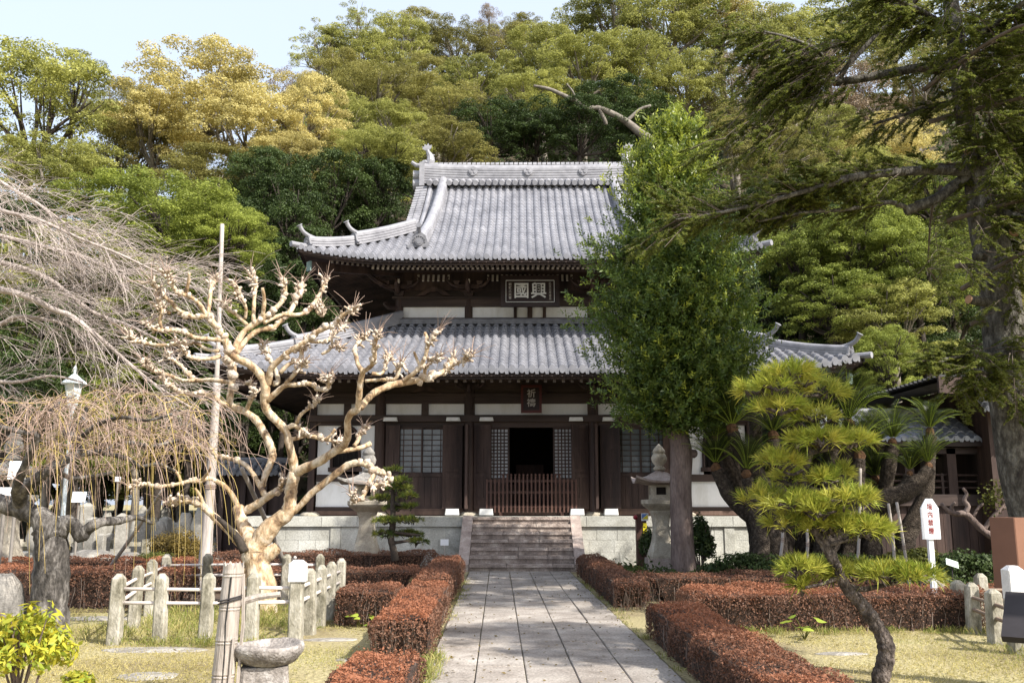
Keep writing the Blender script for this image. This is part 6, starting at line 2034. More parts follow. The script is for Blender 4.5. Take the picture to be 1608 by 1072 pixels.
# ================================================================ conical evergreen before the hall
CY_ = 19.6
CB = Vector((P(1074, 900, CY_).x, CY_, 0))
CT = thing("conical_evergreen", "tall conical dark green broadleaf evergreen hiding the right half of the hall", "tree", CB)
m = MB()
traced(m, [(1074, 925, 23), (1074, 900, 20), (1071, 840, 17.5), (1069, 760, 17), (1070, 710, 17), (1064, 680, 15), (1050, 640, 12), (1052, 560, 9), (1056, 450, 7), (1060, 300, 4), (1063, 215, 2)], CY_, 12, 4, 1, CB, .03, random.Random(2))
for px in ([(1064, 680, 11), (1046, 650, 9), (1030, 625, 8), (1015, 612, 6)], [(1066, 690, 9), (1085, 650, 7), (1100, 600, 6), (1120, 540, 4)], [(1052, 560, 5), (1000, 520, 4), (950, 490, 3)], [(1054, 500, 5), (1100, 450, 4), (1140, 420, 3)], [(1054, 450, 5), (1010, 420, 4), (955, 395, 2.5)]):
    traced(m, px, CY_, 7, 4, 1, CB)
m.blob(P(1087, 712, CY_ - .05) - CB, .13, random.Random(8), 8, 6, (1, .8, .8), .15)
m.build("trunk", M['bark_brown'], CT, True)
OUT = np.array([(172, 1060, 1066), (182, 1048, 1078), (200, 1016, 1104), (240, 1002, 1112), (280, 988, 1118), (320, 982, 1120), (345, 978, 1128), (366, 985, 1142), (384, 945, 1158), (400, 940, 1166), (440, 945, 1174), (480, 930, 1184), (520, 945, 1188), (560, 952, 1188), (600, 958, 1182), (640, 968, 1150), (658, 990, 1112), (672, 1015, 1075)], float)
rng = np.random.default_rng(77)
cen = []
for i in range(150):
    v = 200 + 462 * ((i + rng.uniform()) / 150) ** .85
    l, r_ = np.interp(v, OUT[:, 0], OUT[:, 1]), np.interp(v, OUT[:, 0], OUT[:, 2])
    uc, hw = (l + r_) / 2, (r_ - l) / 2 * .80
    th = i * 2.399 + rng.uniform(-.35, .35)
    if math.sin(th) > .35 and rng.uniform() < .6: th = -th
    cen.append((uc, v, hw * rng.uniform(.68, 1.0), th))
for v, th, k in ((392, PI, 1.12), (480, PI, 1.12), (500, PI - .3, 1.02), (560, PI, 1.0), (620, PI + .3, .98), (300, PI + .4, 1), (260, PI, 1), (400, 0, 1.02), (470, .1, 1.02), (560, 0, 1.0)):
    l, r_ = np.interp(v, OUT[:, 0], OUT[:, 1]), np.interp(v, OUT[:, 0], OUT[:, 2])
    cen.append(((l + r_) / 2, v, (r_ - l) / 2 * k * .93, th))
LC, LN, LA, LT = [], [], [], []
bo = MB()
for uc, v, hw, th in cen:
    c = np.array(P(uc, v, CY_) - CB); rad = hw * PXM(CY_)
    h = np.array([math.cos(th), math.sin(th), 0])
    rise = rng.uniform(.25, .55)
    tip = c + h * rad + np.array([0, 0, 0.0])
    root = c - np.array([0, 0, rise * rad + .15])
    bo.tube([Vector(root), Vector((root + tip) / 2 - np.array([0, 0, .05])), Vector(tip)], [.022, .014, .005], 4, False)
    ns = int(32 + 46 * rad)
    for k in range(ns):
        t = rng.uniform(.42, 1.04)
        spread = .10 + .30 * (1 - abs(t - .7)) * min(1, rad)
        s0 = root + (tip - root) * t + rng.normal(size=3) * np.array([spread, spread, spread * .55])
        d = h * .8 + np.array([0, 0, .75 + .4 * (v < 290)]) + rng.normal(size=3) * .40; d /= np.linalg.norm(d)
        L = rng.uniform(.16, .36)
        n = 10
        tt = np.linspace(.1, 1, n)[:, None]
        pos = s0 + d * tt * L
        ang = rng.uniform(0, 2 * PI) + np.arange(n) * 2.4
        a = np.cross(d, [0.3, .2, 1.0]); a /= np.linalg.norm(a); b = np.cross(d, a)
        la = (a * np.cos(ang)[:, None] + b * np.sin(ang)[:, None]) * .8 + d * .75
        LC.append(pos + la * .045); LA.append(la); LN.append(np.cross(la, rng.normal(size=(n, 3))) + h * .5 + np.array([0, 0, .3]))
        tp = (rng.uniform() < .07) * .8 + (v < 310) * rng.uniform(0, .85) + (t > .85) * rng.uniform(0, .4)  # yellow-green tips; sunlit highlights are also painted into the upper crown
        LT.append(np.clip(tp * np.linspace(.3, 1, n), 0, 1))
for k in range(60):                          # leader
    s0 = np.array(P(1062 + rng.normal() * 5, rng.uniform(178, 230), CY_) - CB); d = np.array([rng.normal() * .3, rng.normal() * .3, 1.0]); d /= np.linalg.norm(d)
    n = 10; tt = np.linspace(.1, 1, n)[:, None]; pos = s0 + d * tt * .3
    ang = rng.uniform(0, 6) + np.arange(n) * 2.4
    la = np.stack([np.cos(ang), np.sin(ang), ang * 0 + .8], -1)
    LC.append(pos + la * .045); LA.append(la); LN.append(rng.normal(size=(n, 3)) + np.array([0, -.4, .3])); LT.append(np.full(n, .5))
bo.build("boughs", M['bark_brown'], CT)
LC = np.concatenate(LC); LN = np.concatenate(LN); LA = np.concatenate(LA); LT = np.concatenate(LT)
vv = leaf_quads(LC, LN, rng.uniform(.075, .135, len(LC)), rng.uniform(.030, .046, len(LC)), rng, along=LA)
link_mesh("crown", np_mesh("conical_crown", vv, 4, LT), M['lf_conic'], CT)

# ================================================================ big fir on the right
FY = 15.2
FB = G(1640, 955); FB = Vector((P(1655, 930, FY).x, FY, 0))
FT = thing("fir_tree", "big leaning fir with lichen spotted trunk and long dark boughs on the right", "tree", FB)
m = MB(); r7 = random.Random(55)
traced(m, [(1660, 960, 46), (1640, 860, 40), (1612, 760, 36), (1596, 680, 34), (1580, 560, 32), (1570, 460, 31), (1560, 400, 30), (1547, 350, 26), (1536, 300, 20), (1528, 250, 17), (1518, 200, 16), (1508, 130, 15), (1500, 60, 14), (1490, -20, 12), (1480, -120, 9), (1470, -260, 4)], FY, 14, 4, 1, FB, .025, r7)
FL = [
 [(1525, 275, 11), (1500, 268, 9, -.2), (1440, 268, 8, -.5), (1390, 272, 7, -.8), (1340, 278, 6.4, -1.1), (1300, 290, 5, -1.4), (1250, 304, 4, -1.7), (1200, 318, 3.4, -1.9), (1130, 334, 2.6, -2.2), (1060, 345, 1.6, -2.5)],
 [(1525, 275, 11), (1500, 290, 9, -.1), (1470, 312, 8.6, -.2), (1440, 324, 8.6, -.3), (1422, 332, 7.6, -.3)],
 [(1428, 328, 4.4, -.3), (1400, 318, 4, -.5), (1370, 322, 3.6, -.7), (1320, 330, 3, -1), (1260, 334, 2.4, -1.3), (1190, 348, 1.6, -1.6)],
 [(1512, 100, 10), (1470, 105, 9, .3), (1436, 108, 8, .5), (1395, 116, 8.4, .7), (1350, 124, 7, .8), (1312, 130, 7.4, .9)],
 [(1318, 126, 5, .9), (1330, 105, 4.4, .8), (1360, 72, 4, .7), (1390, 40, 3.6, .6), (1415, 15, 3, .5), (1440, -20, 2.4, .4)],
 [(1312, 128, 4.6, .9), (1300, 110, 3.6, .7), (1285, 80, 3, .4), (1240, 60, 2.4, .1), (1200, 50, 1.8, -.2)],
 [(1505, 60, 8), (1480, 40, 6, -.3), (1450, 20, 5, -.6), (1420, 5, 4, -.9), (1380, -20, 3, -1.2)],
 [(1520, 70, 7, -.1), (1560, 40, 6, -.6), (1600, 10, 5, -1.1), (1650, -20, 4, -1.5)],
 [(1510, 110, 7), (1550, 90, 5, .5), (1600, 75, 4, 1), (1660, 60, 3, 1.4)],
 [(1540, 330, 8), (1580, 335, 6, -.5), (1625, 350, 5, -1), (1680, 380, 4, -1.4)],
 [(1575, 480, 10), (1556, 476, 8.6, -.2), (1522, 470, 7, -.4)],
 [(1558, 405, 8), (1540, 402, 7, -.2), (1528, 404, 6, -.2)],
 [(1520, 210, 6), (1560, 190, 4.6, .3), (1620, 180, 3, .6)],
 [(1515, 160, 6), (1470, 165, 4, .3), (1420, 180, 3, .5), (1370, 196, 2, .8)],
 [(1585, 560, 5), (1545, 556, 4, -.5), (1500, 560, 3, -.9), (1470, 570, 2, -1.1)],
 [(1590, 600, 5), (1560, 590, 4, -.8), (1530, 580, 3, -1.2)],
]
for br in FL: traced(m, br, FY, 8, 4, 1, FB, .04, r7)
m.build("trunk", M['bark_fir'], FT, True)
M['sawn'] = surf("sawn_wood", [(.3, (.32, .17, .10)), (.7, (.45, .28, .17))], 8, .8, .2)   # pale sawn ends
for u, v, d, ax, rad, th in ((1521, 470, -.4, (-1, -.3, .15), .075, .012), (1311, 130, .9, (-1, -.2, -.1), .075, .012),
                             (1593, 364, -.3, (-.2, -1, .1), .085, .03), (1519, 238, -.3, (-.2, -1, .1), .07, .03), (1579, 252, -.3, (-.2, -1, .1), .06, .03)):
    ct = MB(); q = P(u, v, FY + d) - FB; ct.disk(q - Vector(ax).normalized() * .005, rad, ax, 12, th)
    ct.build("sawn_end", M['sawn'], FT)
# sprays: boughs of flat needle twigs
rng = np.random.default_rng(99)
tw = MB(); NC, NN, NA, NT_ = [], [], [], []
def spray(u, v, d, ang, L, n2=9, droop=.12, dens=1.0, depthdir=0.0, wood=True):
    """one bough from pixel u,v at depth offset d, heading ang (pixel plane, y down), L px long"""
    a0 = np.array(P(u, v, FY + d) - FB); sc = PXM(FY + d)
    dirv = np.array([math.cos(ang), depthdir, -math.sin(ang)])
    e = a0 + dirv * L * sc; e[2] -= droop * L * sc
    mid = (a0 + e) / 2 + np.array([0, 0, .06 * L * sc])
    if wood: tw.tube([Vector(a0), Vector(mid), Vector(e)], [.009, .006, .003], 4, False)
    ax = (e - a0) / np.linalg.norm(e - a0)
    side = np.cross(ax, [0, 0, 1.0]); side /= np.linalg.norm(side) + 1e-9
    for k in range(n2):
        t = rng.uniform(.15, 1)
        q = (1 - t) ** 2 * a0 + 2 * t * (1 - t) * mid + t * t * e
        sg = rng.choice((-1, 1))
        d2 = ax * .75 + side * sg * rng.uniform(.3, .9) + np.array([0, 0, rng.normal() * .22 - .06]); d2 /= np.linalg.norm(d2)
        l2 = rng.uniform(.20, .46) * (1.15 - .5 * t)
        m_ = int(52 * dens)
        tt = rng.uniform(.1, 1, m_)[:, None]
        pos = q + d2 * tt * l2
        pos[:, 2] -= .12 * l2 * tt[:, 0] ** 2
        s2 = np.cross(d2, [0, 0, 1.0]); s2 /= np.linalg.norm(s2) + 1e-9
        sgn = np.where(rng.uniform(size=(m_, 1)) < .5, -1, 1)
        la = d2 * .7 + s2 * sgn * .8 + rng.normal(size=(m_, 3)) * .22
        NC.append(pos + la * .022); NA.append(la); NN.append(np.array([0, -.25, 1.0]) + rng.normal(size=(m_, 3)) * .45)
        NT_.append(np.clip(rng.normal(.12, .22, m_) + .25 * (tt[:, 0] > .8), 0, 1))
        if wood and rng.uniform() < .6: tw.tube([Vector(q), Vector(q + d2 * l2 * .95)], [.005, .0025], 3, False)
def along(br, n, amin, amax, L0, L1, n2=9, up=.5, dens=1.0):
    k = len(br) - 1
    for i in range(n):
        t = rng.uniform(.15, 1) * k; j = min(int(t), k - 1); f = t - j
        a, b = br[j], br[j + 1]
        da = a[3] if len(a) > 3 else 0; db = b[3] if len(b) > 3 else 0
        u, v, d = a[0] + (b[0] - a[0]) * f, a[1] + (b[1] - a[1]) * f, da + (db - da) * f
        spray(u, v, d, rng.uniform(amin, amax), rng.uniform(L0, L1), n2, rng.uniform(0, .2), dens, rng.uniform(-.8, .8))
along(FL[0], 105, PI - .75, PI + .75, 35, 105)
along(FL[2], 46, PI - .4, PI + .8, 30, 80)
along(FL[4], 34, PI - .6, PI + .9, 40, 110)
along(FL[5], 46, PI - 1.0, PI + .4, 40, 120)
along(FL[6], 44, PI - .8, PI + .6, 40, 110)
along(FL[3], 5, PI / 2 - .4, PI + .4, 20, 60)
along(FL[13], 16, PI - .9, PI + .8, 30, 70)
along(FL[7], 26, -.6, .9, 40, 90); along(FL[8], 30, -.5, 1.1, 40, 90); along(FL[9], 26, -.5, 1.1, 40, 90); along(FL[12], 26, -.5, 1.2, 40, 90)
along(FL[14], 22, PI - .5, PI + .5, 25, 55); along(FL[15], 16, PI - .9, PI + .3, 25, 55)
# fans sweeping down-left from the cut limb
for i in range(62):
    u = rng.uniform(1240, 1335); v = rng.uniform(60, 150)
    spray(u, v, rng.uniform(-.3, 1.0), PI - rng.uniform(.35, .95), rng.uniform(70, 150), 10, rng.uniform(0, .1), 1.0, rng.uniform(-.5, .3))
for i in range(60):
    u = rng.uniform(1120, 1260); v = rng.uniform(40, 240)
    if v < 300 - .95 * (u - 1080) - 60: continue
    spray(u, v, rng.uniform(-.5, .6), PI - rng.uniform(.1, .9), rng.uniform(50, 110), 10, rng.uniform(0, .12), 1.0, rng.uniform(-.5, .5))
# boughs on the far side of the trunk from the path (they reach out of the frame and shade the garden)
RB = []
for k, (z0, az, L) in enumerate(((4.6, -.2, 4.6), (5.6, .5, 4.2), (6.4, -.7, 4.6), (7.4, .1, 5.0), (8.2, -.45, 4.4), (9.2, .6, 4.2), (9.8, -.1, 4.6), (11.0, -.6, 4.0), (11.8, .3, 3.8), (12.8, -.2, 3.4), (10.4, -1.3, 3.6), (8.8, -1.2, 3.8), (7.0, 1.2, 4.0), (12.0, 1.3, 3.4), (5.2, -1.3, 3.4))):
    vv_ = 536 - (z0 - 1.6) * F_PX / FY + 255
    s = Vector((np.interp(z0, [1.6, 4, 6, 8, 10, 13], [8.4, 8.05, 7.75, 7.55, 7.4, 7.2]), FY, z0)) - FB
    e = s + Vector((math.cos(az) * L, math.sin(az) * L, -.25 * L + .5))
    md = (s + e) / 2 + Vector((0, 0, .45))
    pp, rr_ = smooth_path([s, md, e], [.045, .026, .008], 6)
    tw.tube(pp, rr_, 6)
    for j in range(26):
        i_ = rng.integers(3, len(pp)); c0 = pp[i_] + FB
        dd = CAM_M.transposed() @ (c0 - EYE)
        u_, v_ = 804 + F_PX * dd.x / -dd.z, 536 - F_PX * dd.y / -dd.z
        spray(u_, v_, c0.y - FY, rng.uniform(-.9, .9), rng.uniform(50, 110), 10, rng.uniform(.05, .25), .8, rng.uniform(-1.2, 1.2))
# needle twigs clothing the trunk and the right side
for i in range(190):
    v = rng.uniform(0, 300); uc = np.interp(v, [0, 60, 130, 200, 250, 300, 400, 560], [1490, 1500, 1508, 1518, 1528, 1536, 1560, 1580])
    u = uc + rng.normal(0, 16) + abs(rng.normal(0, 36)) + 4
    spray(u, v, rng.uniform(-1.2, .4), rng.uniform(-.6, PI + .6), rng.uniform(30, 75), 8, rng.uniform(0, .25), 1.0, rng.uniform(-1, .3))
for i in range(90):
    u = rng.uniform(1540, 1700); v = rng.uniform(40, 420)
    spray(u, v, rng.uniform(-1.4, 1.0), rng.uniform(-.7, 1.0), rng.uniform(40, 90), 8, rng.uniform(.05, .25), 1.0, rng.uniform(-.6, .6))
for u, v, n in ((1560, 340, 10), (1590, 395, 6), (1500, 415, 8), (1590, 470, 8), (1596, 610, 14), (1540, 560, 18), (1600, 545, 10), (1510, 590, 9)):
    for k in range(n): spray(u + rng.normal(0, 16), v + rng.normal(0, 12), rng.uniform(-1.1, -.4), rng.uniform(-.3, PI + .3), rng.uniform(22, 50), 6, rng.uniform(0, .2), 1.0, rng.uniform(-1, 0))
tw.build("twigs", M['twig_dark'], FT)
NC = np.concatenate(NC); NN = np.concatenate(NN); NA = np.concatenate(NA); NT_ = np.concatenate(NT_)
vv = leaf_quads(NC, NN, rng.uniform(.05, .09, len(NC)), rng.uniform(.013, .022, len(NC)), rng, along=NA)
link_mesh("crown", np_mesh("fir_needles", vv, 4, NT_), M['lf_fir'], FT)

# ================================================================ pines trained into pads
def pine(name, label, base, Y, trunk, limbs, pads, bark, mat, seed, nl=.13, nw=.0075, tuft=26, per=.011, thick=.45):
    t = thing(name, label, "pine tree", base)
    rr = random.Random(seed); rng = np.random.default_rng(seed)
    m = MB()
    traced(m, trunk, Y, 13, 7, 1, base, .10, rr)
    for br in limbs: traced(m, br, Y, 7, 3, 1, base, .08, rr)
    B_, D_, T_ = [], [], []
    pads = [(q[0], q[1], q[2] * .92, q[3] * .9) + tuple(q[4:]) for q in pads]
    for (u, v, w_, h_, *dd) in pads:
        d0 = dd[0] if dd else rr.uniform(-.25, .25)
        c = np.array(P(u, v, Y + d0) - base); s = PXM(Y + d0)
        rx, rz_ = w_ * s * .92, h_ * s
        n = max(10, int(w_ * w_ * per * 1.15))
        for k in range(n):
            a = rng.uniform(0, 2 * PI); q = rng.uniform(0, 1) ** .55
            x, y = rx * q * math.cos(a), rx * .8 * q * math.sin(a)
            z = rz_ * (.55 * (1 - q * q) + rng.uniform(-.5, .25) * thick) - .25 * rz_
            b = c + np.array([x, y, z])
            up = np.array([x / rx * .8, y / rx * .8, .75]) + rng.normal(size=3) * .25; up /= np.linalg.norm(up)
            d = norm(up + rng.normal(size=(tuft, 3)) * .55)
            B_.append(b + rng.normal(size=(tuft, 3)) * .012); D_.append(d)
            T_.append(np.clip(np.full(tuft, rng.normal(.25, .25)) + (rng.uniform(size=tuft) < .08) * .5, 0, 1))
            if k % 4 == 0: m.tube([Vector(b), Vector(b - up * .10 - np.array([x, y, 0]) * .25)], [.008, .012], 4, False)
        for k in range(5):                   # twigs under the pad
            a = rr.uniform(0, 2 * PI)
            m.tube([Vector(c - np.array([0, 0, rz_ * .5])), Vector(c + np.array([rx * .7 * math.cos(a), rx * .6 * math.sin(a), -rz_ * .1]))], [.016, .008], 5, False)
    m.build("trunk", bark, t, True)
    B_ = np.concatenate(B_); D_ = np.concatenate(D_); T_ = np.concatenate(T_)
    vv = blades(B_, D_, rng.uniform(nl * .7, nl * 1.15, len(B_)), nw, rng, .10)
    link_mesh("crown", np_mesh("pine_crown", vv, 4, T_), mat, t)
    return t
M['bark_pine'] = surf('pine_bark', [(.36, (.025, .02, .018)), (.5, (.085, .068, .058)), (.64, (.20, .165, .145))], 14, .95, 1.0, 34, fine=(50, .4), stretch=(1, 1, .6), bdist=.06)
NB = G(1382, 1074)
pine("bent_pine", "young bent pine with curved dark trunk and bright needle pads in the right foreground", NB, NB.y,
     [(1383, 1090, 14), (1382, 1067, 13), (1390, 1037, 13.5), (1390, 1008, 12.5), (1374, 978, 11), (1352, 947, 10), (1326, 917, 9), (1314, 890, 8), (1296, 856, 8), (1273, 818, 6.4), (1267, 785, 5.6), (1265, 756, 5), (1267, 728, 5), (1272, 711, 4.6), (1262, 690, 4), (1255, 672, 4), (1242, 645, 3.6), (1238, 620, 3.2), (1239, 590, 2.6)],
     [[(1330, 920, 5.5), (1355, 925, 4.6), (1385, 919, 3.6), (1420, 912, 2.4)], [(1318, 905, 4), (1295, 915, 3), (1265, 922, 2)], [(1296, 856, 4), (1320, 850, 3), (1345, 845, 2)], [(1272, 815, 4), (1250, 800, 3), (1230, 790, 2.4)],
      [(1265, 762, 4), (1285, 770, 3.4), (1315, 768, 3), (1330, 790, 2)], [(1270, 712, 4), (1300, 705, 3), (1330, 702, 2)], [(1266, 735, 3), (1245, 745, 2.4), (1230, 740, 2)], [(1240, 640, 3), (1265, 655, 2.4), (1280, 655, 2)], [(1238, 615, 3), (1215, 622, 2), (1192, 616, 1.6)], [(1238, 612, 3), (1265, 622, 2), (1285, 620, 1.6)], [(1268, 800, 3), (1240, 820, 2.4)]],
     [(1241, 584, 44, 26), (1262, 598, 34, 18), (1188, 611, 30, 16), (1214, 604, 30, 16), (1287, 612, 42, 24), (1225, 640, 46, 22), (1277, 652, 34, 20), (1292, 690, 50, 22), (1334, 690, 42, 24), (1250, 692, 30, 16), (1224, 722, 42, 26), (1245, 750, 46, 28, .4), (1297, 753, 32, 18), (1319, 743, 20, 12), (1196, 780, 38, 28), (1244, 788, 48, 24), (1290, 800, 40, 20), (1330, 781, 52, 24),
      (1238, 820, 36, 22), (1305, 826, 50, 22), (1345, 826, 50, 22), (1374, 834, 34, 16), (1252, 892, 40, 20), (1295, 896, 48, 18), (1345, 897, 52, 17), (1395, 900, 50, 16), (1438, 902, 38, 15), (1262, 918, 24, 11)],
     M['bark_pine'], M['lf_pine'], 5, .15, .0085, 36, .012)
SBp = Vector((P(622, 868, 20.2).x, 20.2, 0))
pine("small_pine", "small tiered garden pine beside the left stone lantern", SBp, 20.2,
     [(621, 880, 6), (618, 864, 5.5), (614, 845, 5), (617, 820, 4.6), (617, 790, 4), (618, 765, 3), (622, 745, 2.4)],
     [[(616, 835, 3), (640, 838, 2.4), (660, 840, 1.8)], [(616, 832, 3), (596, 838, 2)], [(617, 812, 3), (645, 812, 2)], [(617, 812, 3), (600, 812, 2)], [(618, 790, 3), (640, 795, 2)], [(618, 852, 3), (645, 848, 2)]],
     [(618, 738, 14, 9), (632, 754, 16, 8), (628, 766, 24, 9), (600, 782, 20, 9, .3), (640, 778, 16, 8), (622, 797, 22, 8), (645, 795, 12, 6), (608, 817, 24, 8), (645, 816, 22, 7), (606, 838, 22, 8), (642, 838, 24, 8), (655, 850, 18, 6)],
     M['bark_dark'], M['lf_pine2'], 9, .13, .012, 22, .07)

# ================================================================ cycads
def frond_crown(seed, n=34, L=1.15):
    rng = np.random.default_rng(seed)
    C_, A_, N_, T_ = [], [], [], []
    rib = MB()
    for i in range(n):
        az = i * 2.399 + rng.uniform(-.2, .2); el = rng.uniform(.55, 1.4) if i > 7 else rng.uniform(1.15, 1.5)
        l = L * rng.uniform(.75, 1.1); h = np.array([math.cos(az), math.sin(az), 0])
        k = 13; t = np.linspace(0, 1, k)
        e = el - t * t * rng.uniform(.7, 1.2)
        dx = np.cumsum(np.cos(e)) / k * l; dz = np.cumsum(np.sin(e)) / k * l
        pts = h[None] * dx[:, None] + np.array([0, 0, 1.0])[None] * dz[:, None]
        rib.tube([Vector(p) for p in pts[::2]], list(np.linspace(.012, .004, len(pts[::2]))), 4, False)
        side = np.cross(h, [0, 0, 1.0])
        tint = rng.uniform(0, .35) if rng.uniform() < .4 else 0
        for j in range(1, k):
            ax = pts[j] - pts[j - 1]; ax /= np.linalg.norm(ax)
            up = np.cross(side, ax)
            for f in (0, .5):
                b = pts[j - 1] + (pts[j] - pts[j - 1]) * f
                for sg in (-1, 1):
                    ll = .17 * math.sin(PI * min(.95, (j - 1 + f) / k * .85 + .12)) + .03
                    la = side * sg * .85 + ax * .5 + up * .35
                    la /= np.linalg.norm(la)
                    C_.append(b + la * ll * .5); A_.append(la); N_.append(up + side * sg * -.3); T_.append((ll, tint))
    C_ = np.array(C_); A_ = np.array(A_); N_ = np.array(N_); T_ = np.array(T_)
    v = leaf_quads(C_, N_, T_[:, 0], .017, rng, along=A_)
    me = np_mesh("fronds", v, 4, T_[:, 1]); me.materials.append(M['lf_cycad'])
    rm = rib.mesh("frond_ribs"); rm.materials.append(M['lf_lime'])
    return me, rm
FRD = [frond_crown(200 + i) for i in range(4)]
M['cycadbark'] = surf("cycad_trunk", [(.3, (.018, .013, .010)), (.5, (.05, .038, .028)), (.72, (.13, .105, .08))], 16, .95, 1.0, 40, fine=(60, .4), bdist=.05)
M['cycadtop'] = surf("cycad_crown_base", [(.3, (.05, .025, .012)), (.7, (.16, .085, .04))], 14, .9, .8, 40)
CYC = [
 ("tallest cycad head behind the conical tree trunk, pale fronds", (1152, 655), [(1195, 850, 22), (1165, 745, 15), (1140, 690, 13), (1136, 655, 13)], 20.5, .95),
 ("cycad with thick curved trunk, left front of the clump", (1150, 672), [(1215, 850, 24), (1196, 760, 18), (1172, 725, 14), (1158, 700, 13), (1151, 678, 12)], 19.0, 1.0),
 ("lowest left cycad bending outward by the white wall", (1124, 732), [(1200, 830, 20), (1155, 790, 14), (1135, 760, 12), (1125, 738, 12)], 19.2, .8),
 ("cycad head just above the outward bending one", (1121, 690), [(1190, 830, 18), (1150, 745, 12), (1132, 705, 11), (1122, 694, 11)], 20.2, .8),
 ("cycad directly behind the bent pine", (1214, 682), [(1230, 850, 20), (1222, 760, 15), (1217, 710, 13), (1214, 690, 13)], 20.0, .95),
 ("upright cycad right of the bent pine top", (1308, 655), [(1300, 870, 20), (1303, 760, 16), (1306, 690, 14), (1308, 664, 14)], 20.6, 1.1),
 ("cycad with raised fronds under the lower eave corner", (1332, 664), [(1330, 870, 20), (1332, 760, 15), (1332, 690, 13), (1332, 672, 13)], 20.0, 1.05),
 ("cycad before the left end of the gallery roof", (1402, 692), [(1360, 870, 20), (1385, 790, 15), (1398, 720, 13), (1402, 698, 13)], 20.4, .78),
 ("cycad before the middle of the gallery roof", (1460, 676), [(1420, 850, 20), (1452, 780, 15), (1459, 710, 13), (1460, 684, 13)], 20.4, .78),
 ("cycad on the end of the long leaning trunk", (1458, 730), [(1300, 850, 22), (1360, 795, 20), (1415, 775, 18), (1448, 752, 15), (1459, 735, 13)], 19.4, .72),
 ("small cycad head above the leaning trunk", (1429, 742), [(1370, 850, 16), (1400, 790, 14), (1422, 765, 12), (1429, 748, 12)], 19.6, .6),
 ("cycad in the dark middle of the clump", (1349, 714), [(1330, 870, 18), (1340, 800, 14), (1348, 740, 12), (1349, 720, 12)], 19.8, 1.0),
 ("cycad low in the shade left of the leaning trunk", (1310, 770), [(1310, 870, 16), (1310, 820, 13), (1310, 778, 12)], 20.6, .9),
 ("cycad behind the pads of the bent pine, right side", (1185, 640), [(1200, 850, 18), (1190, 740, 14), (1186, 670, 12), (1185, 648, 12)], 21.2, .9),
 ("young cycad low beside the outward bending one", (1172, 742), [(1195, 850, 16), (1182, 790, 12), (1173, 750, 11)], 18.8, .8),
 ("cycad between the bent pine top and the hall wall", (1238, 648), [(1235, 850, 18), (1237, 740, 14), (1238, 656, 12)], 21.4, 1.0),
 ("cycad behind the middle pads of the bent pine", (1278, 700), [(1270, 850, 18), (1276, 770, 13), (1278, 708, 12)], 21.0, 1.0),
 ("cycad low in the shade under the leaning trunk", (1375, 752), [(1372, 860, 16), (1374, 800, 12), (1375, 760, 11)], 20.8, .9),
 ("cycad in deep shade right of the upright one", (1372, 700), [(1365, 860, 18), (1370, 770, 13), (1372, 708, 12)], 21.2, .95),
 ("cycad among the lower pads of the bent pine", (1262, 740), [(1262, 870, 16), (1262, 790, 13), (1262, 748, 12)], 20.8, .9),
]
for i, (lab, head, tr, Y, sc) in enumerate(CYC):
    b = Vector((P(tr[0][0], 860, Y).x, Y, 0))
    t = thing("cycad", lab, "cycad", b, 0, "cycads on the right of the hall")
    m = MB()
    p, r = traced(m, [(tr[0][0], 890, tr[0][2] * 1.1)] + tr, Y, 11, 6, .82, b, .09, random.Random(i))
    m.build("trunk", M['cycadbark'], t, True)
    hd_ = P(head[0], head[1], Y) - b
    m = MB(); m.blob(hd_ - Vector((0, 0, .03)), .125 * sc, random.Random(i), 9, 6, (1, 1, 1.15), .18); m.build("crown_base", M['cycadtop'], t)
    me, rm = FRD[i % 4]
    for nm, mesh in (("fronds", me), ("frond_ribs", rm)):
        o = bpy.data.objects.new(nm, mesh); COL.objects.link(o); o.parent = t
        o.location = hd_ + Vector((0, 0, .05)); o.rotation_euler = (random.Random(i).uniform(-.15, .15), random.Random(i + 9).uniform(-.15, .15), i * 1.3); o.scale = (sc, sc, sc)
# ================================================================ roofed gallery and side hall on the right
def simple_tiles(mb, x0, x1, pw, pos, run, course, **k):
    n = int((x1 - x0) / pw)
    tile_roof(mb, [x0 + pw * (i + .5) for i in range(n)], lambda u: run, pos, course, pw=pw, **k)
GX0, GX1, GYF, GYB = P(1296, 690, 26.2).x, P(1606, 690, 26.2).x, 26.2, 29.4
ze, zg = P(1450, 688, 26.2).z, P(1450, 652, 27.8).z
gal = thing("roofed_gallery", "dark timber gallery with bluish tiled roof and railings between the cycads and the fir", "gallery", ((GX0 + GX1) / 2, GYF, 0))
gb = Vector(((GX0 + GX1) / 2, GYF, 0)); gw2 = (GX1 - GX0) / 2
M['tileblue'] = surf("bluish_roof_tile", [(.25, (.17, .185, .22)), (.5, (.26, .275, .315)), (.75, (.35, .365, .41))], 2.3, .35, .15, 30, fine=(9, .2), spec=.6)
m = MB()
simple_tiles(m, -gw2, gw2, .30, lambda u, s: (u, s, ze + (zg - ze) * s / 1.6), 1.6, .32, bump=.055)
simple_tiles(m, -gw2, gw2, .30, lambda u, s: (u, 3.2 - s, ze + (zg - ze) * s / 1.6), 1.6, .8, bump=.055)
rf = m.build("roof", M['tileblue'], gal)
m = MB(); sweep(m, [(x, 1.6, zg - .03) for x in np.linspace(-gw2, gw2, 5)], .26, .16, 2); m.build("ridge", M['tile2'], rf)
m = MB(); m.add([(-gw2, .05, ze - .09), (gw2, .05, ze - .09), (gw2, 1.6, zg - .12), (-gw2, 1.6, zg - .12)], [(0, 1, 2, 3)]); m.add([(-gw2, 3.15, ze - .09), (gw2, 3.15, ze - .09), (gw2, 1.6, zg - .12), (-gw2, 1.6, zg - .12)], [(0, 1, 2, 3)])
